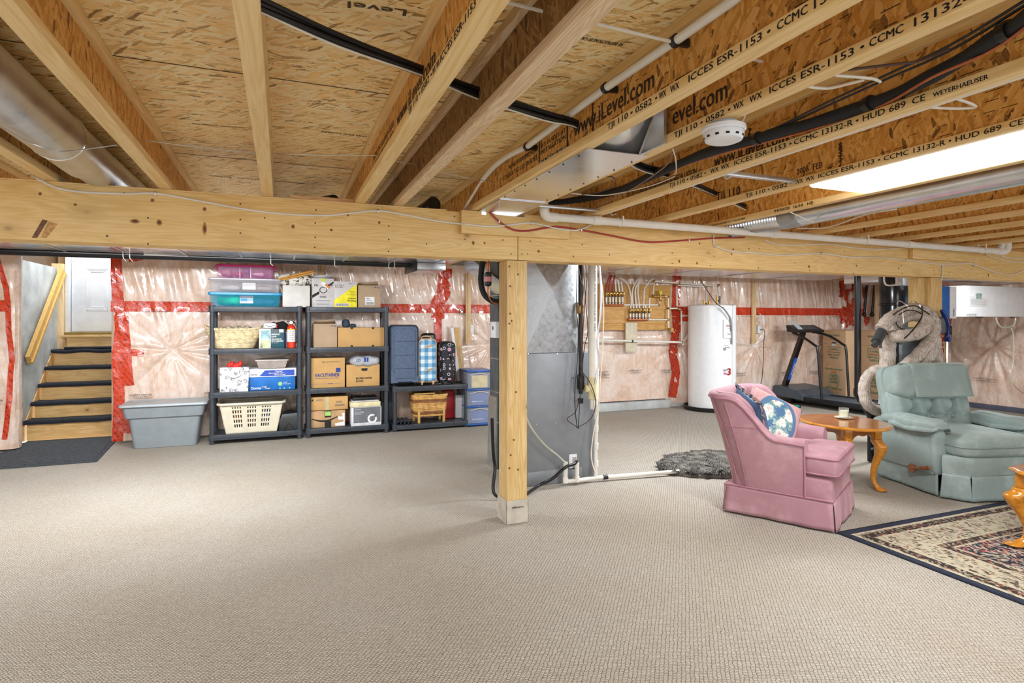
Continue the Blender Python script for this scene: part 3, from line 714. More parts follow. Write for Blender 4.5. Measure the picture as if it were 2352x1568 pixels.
# wire strap running across left bays
zz = ZJ + .01
pts = [onZ(-40, 280, 1.93), onZ(0, 290, 1.93), onZ(75, 330, 1.92), onZ(135, 347, 1.90), onZ(190, 343, 1.925), onZ(268, 333, 1.965)]
pipe('hanger_wire', pts, .0022, M_GALV, 'thin steel strap wire slung under the upper left round duct', 'wire', 6, 4)
for (a, b, lab) in (((323, 321), (595, 352), 'thin grey wire across the ceiling bay left of the middle joist'), ((628, 352), (865, 357), 'thin grey wire across the wide ceiling bay above the shelves'), ((912, 370), (985, 380), 'short thin grey wire beside the dark web joist'), ((1005, 394), (1140, 418), 'thin grey wire ending at the vacuum pipe joist')):
    pipe('ceiling_wire', [onZ(*a, 2.06), onZ((a[0] + b[0]) / 2, (a[1] + b[1]) / 2 + 2, 2.057), onZ(*b, 2.06)], .0022, M_GALV, lab, 'wire', 6)
for (a, b, lab) in (((1145, 0), (1246, 26), 'white cable stub passing through the joists at the top edge'), ((1350, 50), (1606, 111), 'straight white cable crossing the bay above the vacuum pipe'), ((1725, 135), (1765, 145), 'short white cable stub left of the evel.com joist')):
    pipe('ceiling_cable', [onZ(*a, 2.09), onZ(*b, 2.09)], .0048, M_WIRE, lab, 'cable', 8)
# black cable bundle through the joists
bpts = [(590, 6), (780, 88), (970, 163), (1097, 214), (1250, 262), (1342, 293), (1462, 380), (1545, 400), (1600, 428), (1638, 442), (1690, 468), (1712, 474)]
zb = 2.075
path = [onZ(x, y, zb) for x, y in ((590, 6), (780, 88), (970, 163), (1097, 214), (1250, 262), (1342, 293))]
path = path + [onZ(1462, 378, 2.055), onZ(1545, 400, 2.055), onZ(1636, 441, 2.045), onZ(1712, 475, 2.04)]
cb = thing('cable_bundle', 'bundle of black cables threaded through the joists across the ceiling', 'cable', tuple(path[3]))
for k, (a, b, r) in enumerate(((0, 0, .0085), (.015, .006, .0075), (-.014, .006, .0075), (.008, -.012, .0065), (-.008, -.011, .006))):
    part('cable', MB().tube(spline([q + Vector((a * .5, a, b + .004 * sin(i * 2 + k))) for i, q in enumerate(path)], 4), r, 8), M_BLACK, cb, world=True)
part('cable', MB().tube(spline([q + Vector((0, .002, -.018 - .006 * sin(i * 2.1))) for i, q in enumerate(path)], 4), .0032, 6), M_WIRE, cb, world=True, label='thin white cable')
# white vacuum pipe along the joist
XV = 1.055
vp = [onX(1690, -8, XV), onX(1545, 90, XV), onX(1395, 200, XV), onX(1300, 268, XV), onX(1212, 332, XV)]
vz = [Vector((XV, q.y, 2.095)) for q in (onX(1690, 0, XV), onX(1212, 332, XV))]
line = [Vector((XV, .2, 2.10)), Vector((XV, 1.2, 2.10)), Vector((XV, 2.25, 2.085)), onX(1210, 336, XV), onX(1160, 363, XV), onX(1130, 388, XV), onX(1108, 420, XV), onX(1088, 450, XV), onX(1068, 478, XV)]
def tgt(px, py): return onX(px, py, XV)
line = [tgt(1760, -60), tgt(1685, 0), tgt(1550, 95), tgt(1390, 203), tgt(1212, 336), tgt(1165, 360), tgt(1132, 386), tgt(1108, 414)]
vac = thing('vacuum_pipe', 'slim white plastic pipe clipped along the joist toward the beam', 'pipe', tuple(line[3]))
part('pipe_run', MB().tube(line[:4] + spline(line[4:], 5), .0135, 12), M_PVC, vac, world=True)
part('pipe_tail', MB().tube([tgt(1108, 412), tgt(1066, 480)], .0075, 10), M_PVC, vac, world=True)
for (x, y) in ((1552, 94), (1392, 202), (1211, 337)):
    q = tgt(x, y); d = (tgt(x - 20, y + 14) - q).normalized()
    part('clip', MB().cyl(q - d * .008, q + d * .008, .019, 12).box(q.x, q.x + .045, q.y - .006, q.y + .006, q.z - .012, q.z + .012), M_BLACK, vac, world=True)
# sheet metal pan between joists
xa, xb = 1.137, 1.358
pan = thing('sheet_metal_duct', 'flat shiny sheet metal duct pan nailed under two joists', 'duct', ((xa + xb) / 2, 2.8, 1.95))
part('pan_sheet', MB().box(xa - .03, xb + .03, 2.0, 3.31, ZJ - .004, ZJ - .001), M_DUCT, pan, world=True)
part('pan_sheet', MB().box(xa - .02, xb + .03, 3.0, 3.42, ZJ - .008, ZJ - .005), M_DUCT, pan, world=True)
part('pan_end', MB().poly([(xa, 2.01, ZJ - .002), (xb, 2.01, ZJ - .002), (xb + .0, 1.86, ZS - .03), (xa, 1.9, ZS - .03)], [(0, 1, 2, 3)]), M_DUCT, pan, world=True, solid=.002)
part('corner_flange', MB().box(xb - .012, xb, 1.84, 2.015, ZJ - .002, ZS - .03).tube([(xb - .01, 2.0, ZJ), (xb - .01, 1.86, ZS - .04)], .007, 6), M_GALV, pan, world=True)
mb = MB()
for i in range(9):
    for x in (xa - .015, xb + .015): mb.cyl((x, 2.1 + i * .14, ZJ - .004), (x, 2.1 + i * .14, ZJ - .007), .004, 8)
part('screw', mb, M_BLACK, pan, world=True, kind='stuff')
# bright cover plate on the beam
a, b = onY(1130, 478, YB - .05), onY(1206, 497, YB - .05)
cp = thing('metal_bracket', 'folded bright metal plate screwed to the beam top under the duct pan', 'bracket', (a.x, YB - .05, b.z))
part('plate', MB().prism([(a.x, YB - .042, b.z + .012), (a.x + .03, YB - .042, b.z), (b.x, YB - .042, b.z - .004), (b.x, YB - .042, b.z + .03), (a.x, YB - .042, b.z + .045)], (0, .003, 0)), M_CHROME, cp, world=True)
part('plate', MB().prism([(a.x, YB - .043, b.z + .028), (b.x, YB - .043, b.z + .028), (b.x, YB - .09, b.z + .046), (a.x, YB - .09, b.z + .05)], (0, .002, .003)), M_CHROME, cp, world=True)
a = onY(1106, 480, YB - .042)
solo('metal_tab', MB().box(a.x, a.x + .03, YB - .043, YB - .04, a.z - .035, a.z + .005, bev=.001), M_CHROME, 'small square metal tab at the corner of the duct pan', 'bracket')
# drain pipe in front of the beam
p0, p1 = onY(1262, 498, 3.27), onY(2292, 577, 3.27)
dp = thing('drain_pipe', 'long white plastic drain pipe strapped below the joists along the beam', 'pipe', tuple((p0 + p1) / 2))
part('pipe_run', MB().tube([p0 + Vector((.02, 0, 0)), p1], .0255, 20), M_PVC, dp, world=True)
el = [p0 + Vector((.05, 0, -.001)), p0 + Vector((.0, 0, 0)), p0 + Vector((-.022, 0, .008)), p0 + Vector((-.034, 0, .03)), p0 + Vector((-.036, 0, .05))]
part('elbow', MB().tube(spline(el, 4), .03, 18).tube([el[-1], el[-1] + ZU * .08], .0255, 18), M_PVC, dp, world=True)
for k in (.075, .41, .735):
    q = p0.lerp(p1, k); part('coupling', MB().cyl(q - XR * .03, q + XR * .03, .0295, 20), M_PVC, dp, world=True)
e2 = [p1 - XR * .02, p1 + XR * .02, p1 + Vector((.07, -.01, .0)), p1 + Vector((.10, -.02, .03)), p1 + Vector((.10, -.02, .1))]
part('elbow', MB().tube(spline(e2, 4), .031, 18), M_PVC, dp, world=True)
part('elbow', MB().tube(spline([p1 + Vector((.02, 0, .02)), p1 + Vector((.05, .0, .06)), p1 + Vector((.04, .0, .12))], 4), .027, 16), M_PVC, dp, world=True)
for k in (.115, .62, .95):
    q = p0.lerp(p1, k); mb = MB()
    mb.tube([q + Vector((0, -.03 * cos(t), .0 - .03 * sin(t) + .004)) for t in [pi * j / 8 for j in range(9)]], .005, 6)
    mb.box(q.x - .005, q.x + .005, q.y - .034, q.y - .026, q.z, ZJ + .003).box(q.x - .005, q.x + .005, q.y + .026, q.y + .034, q.z, ZJ + .003)
    part('strap', mb, M_PVC, dp, world=True)
# cables stapled on the beam face
def bcable(pxs, y, r, m, lab, name='beam_cable'):
    return pipe(name, [onY(a, b, y) for a, b in pxs], r, m, lab, 'cable', 8, 6)
def staple(px, py, y, parent=None):
    p = onY(px, py, y); return MB().box(p.x - .004, p.x + .004, p.y - .008, p.y + .005, p.z - .01, p.z + .01, bev=.001)
c1 = thing('beam_cable', 'white cable stapled in waves along the left half of the beam', 'cable', tuple(onY(360, 443, YB)))
part('cable', MB().tube(spline([onY(a, b, y) for a, b, y in ((78, 405, YB + .02), (92, 414, YB - .012), (130, 431, YB - .01), (190, 441, YB - .01), (290, 445, YB - .01), (357, 444, YB - .01), (450, 460, YB - .01), (560, 480, YB - .01), (640, 490, YB - .01), (740, 495, YB - .01), (800, 490, YB - .01), (868, 484, YB - .01), (930, 493, YB - .01), (1000, 507, YB - .012), (1050, 513, YB - .035), (1075, 515, YB - .052), (1120, 520, YB - .052), (1170, 517, YB - .052), (1222, 512, YB - .052), (1280, 525, YB - .052), (1320, 529, YB - .03), (1345, 522, YB - .012), (1357, 516, YB - .01))], 5), .0055, 8), M_WIRE, c1, world=True)
for (x, y, d) in ((357, 444, .01), (868, 484, .01), (1222, 512, .052), (1335, 527, .018)): part('staple', staple(x, y, YB - d), M_GALV, c1, world=True)
c2 = thing('beam_cable', 'red cable swagged along the beam below the duct pan', 'cable', tuple(onY(1250, 525, YB)))
M_RCAB = pm('red_cable_jacket', '#a83a38', .45)
part('cable', MB().tube(spline([onY(a, b, y) for a, b, y in ((1122, 484, YB - .05), (1146, 508, YB - .052), (1178, 527, YB - .052), (1212, 530, YB - .052), (1260, 522, YB - .052), (1290, 521, YB - .05), (1335, 528, YB - .018), (1400, 540, YB - .01), (1460, 552, YB - .01), (1500, 556, YB - .01), (1540, 554, YB - .01), (1582, 551, YB - .01), (1640, 547, YB - .01), (1710, 545, YB - .01))], 5), .006, 8), M_RCAB, c2, world=True)
for (x, y, d) in ((1146, 508, .054), (1582, 551, .01)): part('staple', staple(x, y, YB - d), M_GALV, c2, world=True)
c3 = thing('beam_cable', 'white cable dropping from the drain pipe and running right along the beam', 'cable', tuple(onY(1900, 595, YB)))
part('cable', MB().tube(spline([onY(a, b, YB - .01) for a, b in ((1639, 540), (1639, 555), (1644, 565), (1680, 577), (1735, 581), (1800, 586), (1885, 582), (1950, 590), (2030, 592), (2080, 597), (2150, 606), (2190, 606), (2225, 605), (2240, 609), (2290, 626), (2320, 631), (2352, 622), (2400, 612))], 5), .0055, 8), M_WIRE, c3, world=True)
for (x, y) in ((1643, 565), (1886, 582), (2080, 597), (2237, 609)): part('staple', staple(x, y, YB - .01), M_GALV, c3, world=True)
bcable(((1757, 551), (1780, 560), (1830, 563), (1900, 560), (1960, 569), (2020, 572), (2070, 569)), YB - .01, .0048, M_WIRE, 'short white cable in a shallow swag just under the drain pipe')
bcable(((2100, 568), (2140, 575), (2180, 581), (2230, 580)), YB - .01, .004, M_WIRE, 'thin white cable end tucked under the drain pipe right of post')
bcable(((2264, 584), (2290, 594), (2320, 601), (2352, 602), (2420, 604)), YB - .01, .0048, M_WIRE, 'upper of two white cables leaving right below the drain elbow')
bcable(((2300, 588), (2325, 593), (2352, 593), (2420, 588)), YB - .01, .0048, M_WIRE, 'topmost white cable at the right end of the beam')
bcable(((2165, 608), (2165, 625), (2163, 640), (2160, 642)), YB - .01, .005, M_WIRE, 'short white cable tail hanging down beside the far post')
bcable(((2168, 612), (2200, 614), (2215, 620), (2235, 621), (2240, 600), (2242, 590)), YB - .012, .002, M_WIRE, 'thin bell wire wandering on the beam near the far post')
# insulated lines between the joists
XL = 1.62
lp_ = [(2560, -130), (2352, 45), (2290, 85), (2220, 130), (2130, 180), (2035, 225), (1900, 272), (1790, 303), (1740, 318), (1640, 345), (1570, 372), (1500, 402), (1420, 437), (1330, 458), (1262, 466)]
def bay(px, py, z=2.02): return onZ(px, py, z)
il = thing('insulated_line', 'thick black foam insulated pipe hung between two joists, ceiling right', 'pipe', tuple(bay(1790, 303)))
pp = [bay(x, y, z) for (x, y), z in zip(lp_, [2.02] * 9 + [2.02, 2.03, 2.04, 2.06, 2.08, 2.09])]
part('foam_sleeve', MB().tube(spline(pp, 4), [.021 + .002 * sin(i * .9) for i in range(len(pp) * 4 - 3)], 14), M_FOAM, il, world=True)
for (x, y) in ((2310, 72), (1995, 238), (1740, 318)):
    q = bay(x, y); d = (bay(x - 30, y + 14) - q).normalized(); part('tape_wrap', MB().cyl(q - d * .012, q + d * .012, .026, 12), M_BLACK, il, world=True)
pipe('copper_line', [bay(2500, -65, 1.99), bay(2352, 65, 1.995), bay(2260, 125, 1.995), bay(2140, 178, 1.995), bay(2030, 240, 2.0), bay(1900, 287, 2.0), bay(1790, 318, 2.0), bay(1660, 352, 2.0), bay(1580, 378, 2.01), bay(1420, 442, 2.05)], .0045, M_COPPER, 'thin copper line following the black insulated pipe', 'pipe', 8, 4)
for k, (lab) in enumerate(('upper of two thin black cables beside the insulated pipe', 'lower of two thin black cables beside the insulated pipe')):
    pipe('ceiling_cable', [bay(2460, -70 + 10 * k, 2.05), bay(2352, 2 + k * 11, 2.05), bay(2180, 105 + 12 * k, 2.05), bay(2040, 170 + 10 * k, 2.05), bay(1900, 235 + 8 * k, 2.05), bay(1800, 285 + 4 * k, 2.04), bay(1740, 310, 2.03)], .0042, M_BLACK, lab, 'cable', 8, 4)
for pts, r, m, lab in ((((1918, 173), (2000, 180), (2022, 188)), .0045, M_WIRE, 'upper white cable crossing behind the thin black cables'), (((1852, 198), (1900, 203), (1950, 192), (1985, 183)), .0045, M_WIRE, 'lower drooping white cable crossing behind the thin black cables'),
                       (((1948, 160), (2060, 147), (2110, 140), (2180, 112)), .004, pm('brown_cable', '#4a2f26', .5), 'dark brown wire looping near the thin black cables'),
                       (((2140, 247), (2200, 249), (2240, 246), (2230, 238), (2195, 226)), .0045, M_WIRE, 'folded white cable tail left of the ceiling lamp'),
                       (((1680, 290), (1705, 278), (1712, 262)), .003, M_WIRE, 'thin white wire from the smoke detector'),
                       (((1545, 342), (1552, 365), (1553, 395), (1547, 400)), .003, M_WIRE, 'thin white wire hanging left of the smoke detector'),
                       (((1190, 355 + 105), (1280, 430), (1340, 415), (1400, 405), (1412, 420), (1380, 440), (1330, 447)), .003, pm('brown_cable', '#4a2f26', .5), 'brown thermostat wire looping over the drain pipe'),
                       (((1312, 444), (1380, 449), (1440, 440), (1500, 425), (1550, 405)), .003, M_WIRE, 'white thermostat wire beside the insulated pipe end'),
                       (((1345, 492), (1400, 460), (1440, 440), (1475, 420), (1530, 380), (1545, 350)), .0028, pm('mauve_wire', '#8a6a66', .5), 'thin mauve wire rising across the joist bay')):
    pipe('ceiling_cable', [bay(x, y, 2.0) for x, y in pts], r, m, lab, 'cable', 6, 4)
# white pipe to the right of the joist + steel bracket
XC = 1.92
cpz = [onX(2000, 213, XC), onX(1870, 290, XC), onX(1700, 375, XC), onX(1600, 425, XC), onX(1480, 478, XC)]
w2 = thing('conduit_pipe', 'white printed plastic pipe tucked behind the third printed joist', 'pipe', tuple(cpz[2]))
part('pipe_run', MB().tube([Vector((XC, -.5, 1.982)), Vector((XC, 3.33, 1.982))], .018, 16), M_PVC, w2, world=True)
mb = MB(); q = Vector((XC - .0, 2.6, 1.982)); part('orange_band', MB().cyl(q - YR * .02, q + YR * .02, .0188, 16), M_ORANGE, w2, world=True, label='orange band')
for (px, py, lab) in ((1690, 402, 'steel telescopic bracket under the white pipe near the beam centre'), (1430, 488, 'steel telescopic bracket behind the drain pipe elbow')):
    q = onZ(px, py, 1.975); br = MB().box(1.905, 2.37, q.y - .012, q.y + .012, 1.968, 1.99, bev=.002) if px > 1600 else MB().box(1.42, 1.84, q.y - .012, q.y + .012, 1.968, 1.985, bev=.002)
    br.tube([(1.93, q.y, 1.965), (1.95, q.y + .01, 1.955), (1.97, q.y, 1.965)], .004, 6)
    solo('steel_bracket', br, M_GALV, lab, 'bracket')
# right round duct
rd = thing('round_duct', 'long silver round duct with a crinkled end at far upper right', 'duct', (3.17, 2.5, 1.91))
part('duct_pipe', MB().tube([(3.165, -.6, 1.99), (3.165, 2.95, 1.985)], .077, 28), M_DUCT, rd, world=True)
mb = MB(); L = []; R_ = []
for i in range(46): t = i / 45; L.append((3.165 - .06 * t * t, 2.94 + .52 * t, 1.985 + .01 * sin(t * 3))); R_.append(.083 if i % 2 else .07)
mb.tube(L, R_, 20); part('flex_hose', mb, M_DUCT, rd, world=True, label='crinkled foil hose')
part('collar_tape', MB().cyl((3.165, 2.84, 1.986), (3.162, 2.98, 1.985), .081, 24), metal('grey_duct_tape', '#8f9296', '#b5b8bc', .35, 20, .5), rd, world=True)
mb = MB()
for i in range(6): mb.tube([(3.165 + .08 * cos(a), .98 + .006 * i * (1 + .5 * sin(a * 5 + i)), 1.99 + .08 * sin(a)) for a in [2 * pi * k / 24 for k in range(24)]], .004, 5, loop=True)
part('foil_tape', mb, M_CHROME, rd, world=True)
pipe('ceiling_cable', [onZ(1815, 487, 1.93), onZ(1870, 512, 1.9), onZ(1868, 508, 1.9)], .003, M_WIRE, 'thin white wire dangling under the silver round duct', 'cable', 6)
pipe('ceiling_cable', [onZ(1830, 524, 1.97), onZ(1900, 522, 1.95), onZ(1990, 492, 1.96), onZ(2060, 480, 1.975)], .005, M_WIRE, 'white cable swag behind the silver round duct', 'cable', 6, 4)
# black pipe elbow and light strapping seen above the beam
q = onY(985, 466, 4.0)
pipe('vent_pipe', [Vector((q.x - .3, 5.0, 2.007)), Vector((q.x - .1, 4.3, 2.01)), Vector((q.x, 3.85, 2.075))], .05, M_BLACK, 'dark pipe end above the beam in the ceiling centre', 'pipe', 20)
pipe('vent_pipe', [Vector((.12, 5.3, 2.001)), Vector((.12, 4.6, 2.0)), Vector((.16, 4.0, 2.03)), Vector((.3, 3.75, 2.02))], .045, M_BLACK, 'dark pipe curve behind the scrap board on the beam', 'pipe', 20)

# ================================================================ TRUNK DUCTS BEHIND THE BEAM
def trunk(lab, x0, x1, y0, y1, z0, z1, pitch, m=None):
    t_ = thing('trunk_duct', lab, 'duct', ((x0 + x1) / 2, (y0 + y1) / 2, z0)); part('duct_box', MB().box(x0, x1, y0, y1, z0, z1, bev=.003), m or M_DUCT, t_, world=True)
    mb = MB(); x = x0 + pitch
    while x < x1 - .1: mb.box(x, x + .018, y0 - .004, y1 + .004, z0 - .006, z0 - .0005, bev=.002); x += pitch
    part('drive_cleat', mb, M_GALV, t_, world=True, kind='stuff'); return t_
trunk('long shiny rectangular duct behind the beam above the shelves', -4.4, 1.6, 5.0, 5.93, 1.872, 1.955, .45)
trunk('wide reflective foil duct over the water heater and treadmill', 2.7, 7.3, 4.35, 6.3, 1.87, 1.955, .9)
part_ = trunk('shiny duct run at the right end over the white ventilator', 7.35, 9.5, 4.9, 5.9, 1.8, 1.95, .7)
# black pipe with white ties along the shelf side
a, b = onY(-60, 573, 6.05), onY(962, 607, 6.05)
bp = thing('drain_pipe', 'long black plastic pipe hung with white ties above the shelves', 'pipe', tuple((a + b) / 2))
part('pipe_run', MB().tube([a, b], .038, 16), M_ABS, bp, world=True)
mb = MB()
for px in (285, 300, 622, 768, 892, 905):
    k = (onY(px, 600, 6.05).x - a.x) / (b.x - a.x); q = a.lerp(b, k)
    mb.tube([q + Vector((0, .041 * cos(t), .041 * sin(t))) for t in [2 * pi * j / 14 for j in range(14)]], .004, 5, loop=True); mb.tube([q - ZU * .04, q + Vector((.02, -.02, -.06))], .003, 5)
part('cable_tie', mb, M_WIRE, bp, world=True)
pipe('hanging_wire', [onY(330, 585, 6.0), onY(450, 586, 6.0), onY(560, 590, 6.0), onY(680, 593, 6.0), onY(770, 596, 6.0), onY(890, 602, 6.0)], .004, M_WIRE, 'white wire looping along the black pipe above the shelves', 'cable', 6, 4)
a, b = onY(948, 607, 5.9), onY(972, 618, 5.9)
tk = thing('duct_boot', 'grey rectangular duct boot at the end of the black pipe', 'duct', (a.x, 5.9, a.z))
part('boot_box', MB().box(a.x, a.x + .32, 5.8, 6.25, 1.80, 1.87, bev=.004), M_GALV, tk, world=True)
part('boot_flange', MB().box(a.x - .01, a.x + .02, 5.78, 6.27, 1.785, 1.875, bev=.002), M_BLACK, tk, world=True)
sl = thing('branch_duct', 'slanted silver duct dropping toward the furnace behind the post', 'duct', tuple(onY(1090, 620, 5.2)))
a, b = onY(1075, 607, 5.4), onY(1150, 665, 4.6)
mb = MB(); mb.loft([[p_ + Vector((0, u, v)) for u, v in ((-.12, -.035), (.12, -.035), (.12, .035), (-.12, .035))] for p_ in (a, a.lerp(b, .5), b)])
part('duct_box', mb, M_DUCT, sl, world=True)
# wall studs carrying outlets
def stud(px, py0, py1, lab, y=YW - .11):
    a = onY(px, py0, y); b = onY(px, py1, y)
    s_ = thing('wall_stud', lab, 'stud', (a.x, y, b.z)); part('stud_board', MB().box(a.x, a.x + .055, y, y + .035, b.z, a.z, bev=.002), M_STUD, s_, world=True); part('stud_board', MB().box(a.x + .02, a.x + .058, y - .015, y - .001, b.z + .02, a.z, bev=.002), M_STUD, s_, world=True); return a.x, b.z
def outlet(px, py, lab, y=YW - .12):
    p = onY(px, py, y); o = thing('wall_outlet', lab, 'outlet', tuple(p))
    part('outlet_box', MB().box(p.x - .032, p.x + .032, y, y + .05, p.z - .055, p.z + .055, bev=.004), M_WHITE, o, world=True)
    part('socket', MB().box(p.x - .016, p.x + .016, y - .003, y, p.z + .008, p.z + .04, bev=.002), M_WHITE, o, world=True); part('socket', MB().box(p.x - .016, p.x + .016, y - .003, y, p.z - .04, p.z - .008, bev=.002), M_WHITE, o, world=True)
    mb = MB()
    for dz in (.024, -.024):
        for dx in (-.006, .006): mb.box(p.x + dx - .0012, p.x + dx + .0012, y - .004, y - .003, p.z + dz - .004, p.z + dz + .006)
    part('slot', mb, M_BLACK, o, world=True)
    return p
stud(1071, 628, 790, 'thin wooden stud on the insulated wall left of the centre post')
p = outlet(1083, 756, 'white wall outlet beside the thin stud left of the post')
pipe('wall_cable', [p + Vector((0, .02, .05)), p + Vector((.03, 0, .12)), p + Vector((-.03, 0, .16)), p + Vector((.04, 0, .2)), p + Vector((.0, 0, .26))], .005, M_WIRE, 'looped white cable over the outlet left of the post', 'cable', 6, 5)
stud(733, 600, 700, 'wooden stud end showing above the white box on the shelves')
stud(1729, 645, 788, 'wooden stud on the insulated wall right of the water heater')
p = outlet(1745, 757, 'white wall outlet right of the water heater')
pipe('wall_cable', [p + Vector((-.02, .02, .05)), p + Vector((.04, 0, .12)), p + Vector((-.04, 0, .16)), p + Vector((.04, 0, .2)), p + Vector((.0, 0, .26))], .006, M_WIRE, 'looped white cable over the outlet right of the heater', 'cable', 6, 5)
pipe('extension_cable', [p + Vector((0, -.01, 0)), p + Vector((.05, -.05, -.02)), onY(1754, 790, 7.1), onY(1753, 830, 7.1), onY(1750, 870, 7.1), onY(1745, 900, 7.1), Vector((p.x + .1, 7.0, .01)), Vector((p.x + .2, 7.02, .006))], .005, M_BLACK, 'black cord hanging from the outlet down behind the pink chair', 'cord', 6, 5)

# ================================================================ FURNACE
fx0, fx1, fy0, fy1 = 1.747, 2.372, 4.15, 4.72
M_FURN = pm('furnace_grey', '#8d9298', .42, var=.03, metal=.3)
M_FDARK = pm('return_dark', '#5d646a', .4, var=.1, metal=.4)
fu = thing('furnace', 'grey furnace cabinet with galvanised plenum behind the centre post', 'furnace', ((fx0 + fx1) / 2, 4.5, 0))
part('cabinet', MB().box(fx0, fx1, fy0, fy1, .003, 1.03, bev=.004), M_FURN, fu, world=True)
part('base_gap', MB().box(fx0 + .02, fx0 + .5, fy0 - .003, fy0, .003, .11, bev=.001), M_FURN, fu, world=True)
mb = MB(); zt_, zb_ = 1.86, 1.033; x0, x1 = fx0 + .01, fx1 - .15
mb.poly([(x0, fy0 + .02, zb_), (x1, fy0 + .02, zb_), (x1, fy0 + .02, zt_), (x0, fy0 + .02, zt_), ((x0 + x1) / 2 - .03, fy0 - .05, 1.52)], [(0, 1, 4), (1, 2, 4), (2, 3, 4), (3, 0, 4)])
mb.box(x0, x1, fy0 + .022, fy1 - .02, zb_, zt_)
part('plenum', mb, M_PLEN, fu, world=True, sharp=8)
part('plenum_edge', MB().box(x1 + .001, x1 + .05, fy0 + .05, fy1 - .02, zb_, zt_), pm('lining_edge', '#343a40', .9, var=.4, scale=60), fu, world=True)
mb = MB()
for px, py in ((1232, 974), (1277, 971), (1302, 855), (1316, 961), (1316, 910), (1316, 867), (1213, 812), (1280, 812)):
    q = onY(px, py, fy0 - .001); mb.cyl(q, q - YR * .003, .005, 8)
part('screw', mb, M_CHROME, fu, world=True, kind='stuff')
q = onY(1316, 1060, fy0 - .002); mb = MB().box(q.x - .035, q.x + .035, q.y - .001, q.y, q.z - .06, q.z + .06); part('rating_label', mb, M_PAPER, fu, world=True, label='white barcode label')
mb = MB()
for k in range(9): mb.box(q.x - .005, q.x + .03, q.y - .0025, q.y - .0012, q.z - .05 + k * .01, q.z - .046 + k * .01)
part('lettering', mb, M_INK, fu, world=True)
rt = thing('return_duct', 'dark grey return duct with seams left of the centre post', 'duct', (1.8, 4.83, 0))
part('duct_box', MB().box(1.735, 1.95, 4.73, 4.93, .01, 1.86, bev=.003), M_FDARK, rt, world=True)
part('duct_base', MB().prism([(1.715, 4.74, .005), (1.74, 4.74, .005), (1.734, 4.74, .62), (1.725, 4.74, .58)], (0, .2, 0)), M_GALV, rt, world=True)
for z in (.4, .66, .95, 1.25, 1.5): part('seam', MB().box(1.731, 1.954, 4.726, 4.934, z, z + .008), M_GALV, rt, world=True)
q = onX(1137, 757, 1.725); th_ = thing('humidifier_control', 'small white control box on the dark return duct', 'control box', tuple(q))
part('control_body', MB().box(1.70, 1.734, q.y - .08, q.y + .06, q.z - .07, q.z + .07, bev=.004), M_WHITE, th_, world=True)
part('display', MB().box(1.697, 1.70, q.y - .03, q.y + .0, q.z + .0, q.z + .03), M_GREY, th_, world=True)
# refrigerant lines left of the post
dl = [onY(x, y, 4.6) for x, y in ((1112, 585), (1106, 620), (1105, 650), (1112, 675), (1128, 690), (1150, 694))]
pipe('insulated_line', dl, .024, M_FOAM, 'short black foam pipe bending behind the centre post top', 'pipe', 12, 5)
q = onY(1121, 641, 4.5)
fd = thing('filter_drier', 'small black refrigerant filter can with pink label near the post', 'filter', tuple(q))
part('can', MB().lathe([(.006, -.06), (.02, -.055), (.029, -.045), (.029, .045), (.02, .055), (.006, .06)], tuple(q), 20), M_BLACK, fd, world=True)
part('can_label', MB().lathe([(.0296, -.02), (.0296, .02)], tuple(q), 20, caps=False), pm('pink_label', '#d98f98', .5), fd, world=True)
pipe('copper_line', [q + ZU * .16, q + ZU * .06], .006, M_COPPER, 'copper line above the small black filter can', 'pipe', 8)
pipe('copper_line', [q - ZU * .06, q + Vector((0, 0, -.12)), q + Vector((.03, 0, -.18)), q + Vector((.08, 0, -.2)), q + Vector((.2, 0, -.2))], .006, M_COPPER, 'copper line curving below the small black filter can', 'pipe', 8, 5)
# pipes right of the furnace
YP = 4.07
def PP(px, py, y=YP): return onY(px, py, y)
vs_ = thing('vent_pipe', 'wide white plastic vent pipe standing right of the furnace', 'pipe', tuple(PP(1361, 940)))
X_ = PP(1361, 700).x
part('pipe_run', MB().tube([(X_, YP, 1.95), (X_, YP, PP(1361, 872).z)], .037, 20), M_PVC, vs_, world=True)
z1 = PP(1361, 868).z; z2 = PP(1361, 915).z
part('tee', MB().lathe([(.041, z1 + .01), (.043, z1 - .02), (.038, z2 + .02), (.041, z2)], (X_, YP, 0), 20).cyl((X_, YP, (z1 + z2) / 2), (X_ - .07, YP, (z1 + z2) / 2), .03, 16), pm('ivory_fitting', '#ddd3a8', .4), vs_, world=True, label='ivory tee fitting')
part('end_cap', MB().lathe([(.024, z2), (.024, z2 - .07), (.018, z2 - .085), (.001, z2 - .086)], (X_, YP, 0), 18), M_PVC, vs_, world=True)
mb = MB().text('PVC DWV  3 IN  SCHEDULE 40  CSA', (X_ - .004, YP - .037, 1.75), -ZU, XR, .011, .55, off=.002); part('lettering', mb, M_GREY, vs_, world=True)
ab = thing('gas_riser', 'slim black pipe with brass valve beside the furnace plenum', 'pipe', tuple(PP(1337, 920)))
X2 = PP(1337, 700).x
part('pipe_run', MB().tube([(X2, YP + .025, 1.95), (X2, YP + .025, PP(1337, 905).z)], .017, 14), M_ABS, ab, world=True)
q = PP(1338, 710); part('valve', MB().box(X2 - .02, X2 + .022, YP + .01, YP + .06, q.z - .035, q.z + .035, bev=.008), M_BRASS, ab, world=True)
q = PP(1337, 880); part('trap_body', MB().lathe([(.026, -.05), (.03, -.03), (.03, .05), (.022, .07)], (X2, YP + .025, q.z), 16), M_ABS, ab, world=True)
q = PP(1337, 918); part('drip_cap', MB().lathe([(.02, -.03), (.022, .0), (.024, .01)], (X2, YP + .025, q.z), 16), M_BLACK, ab, world=True)
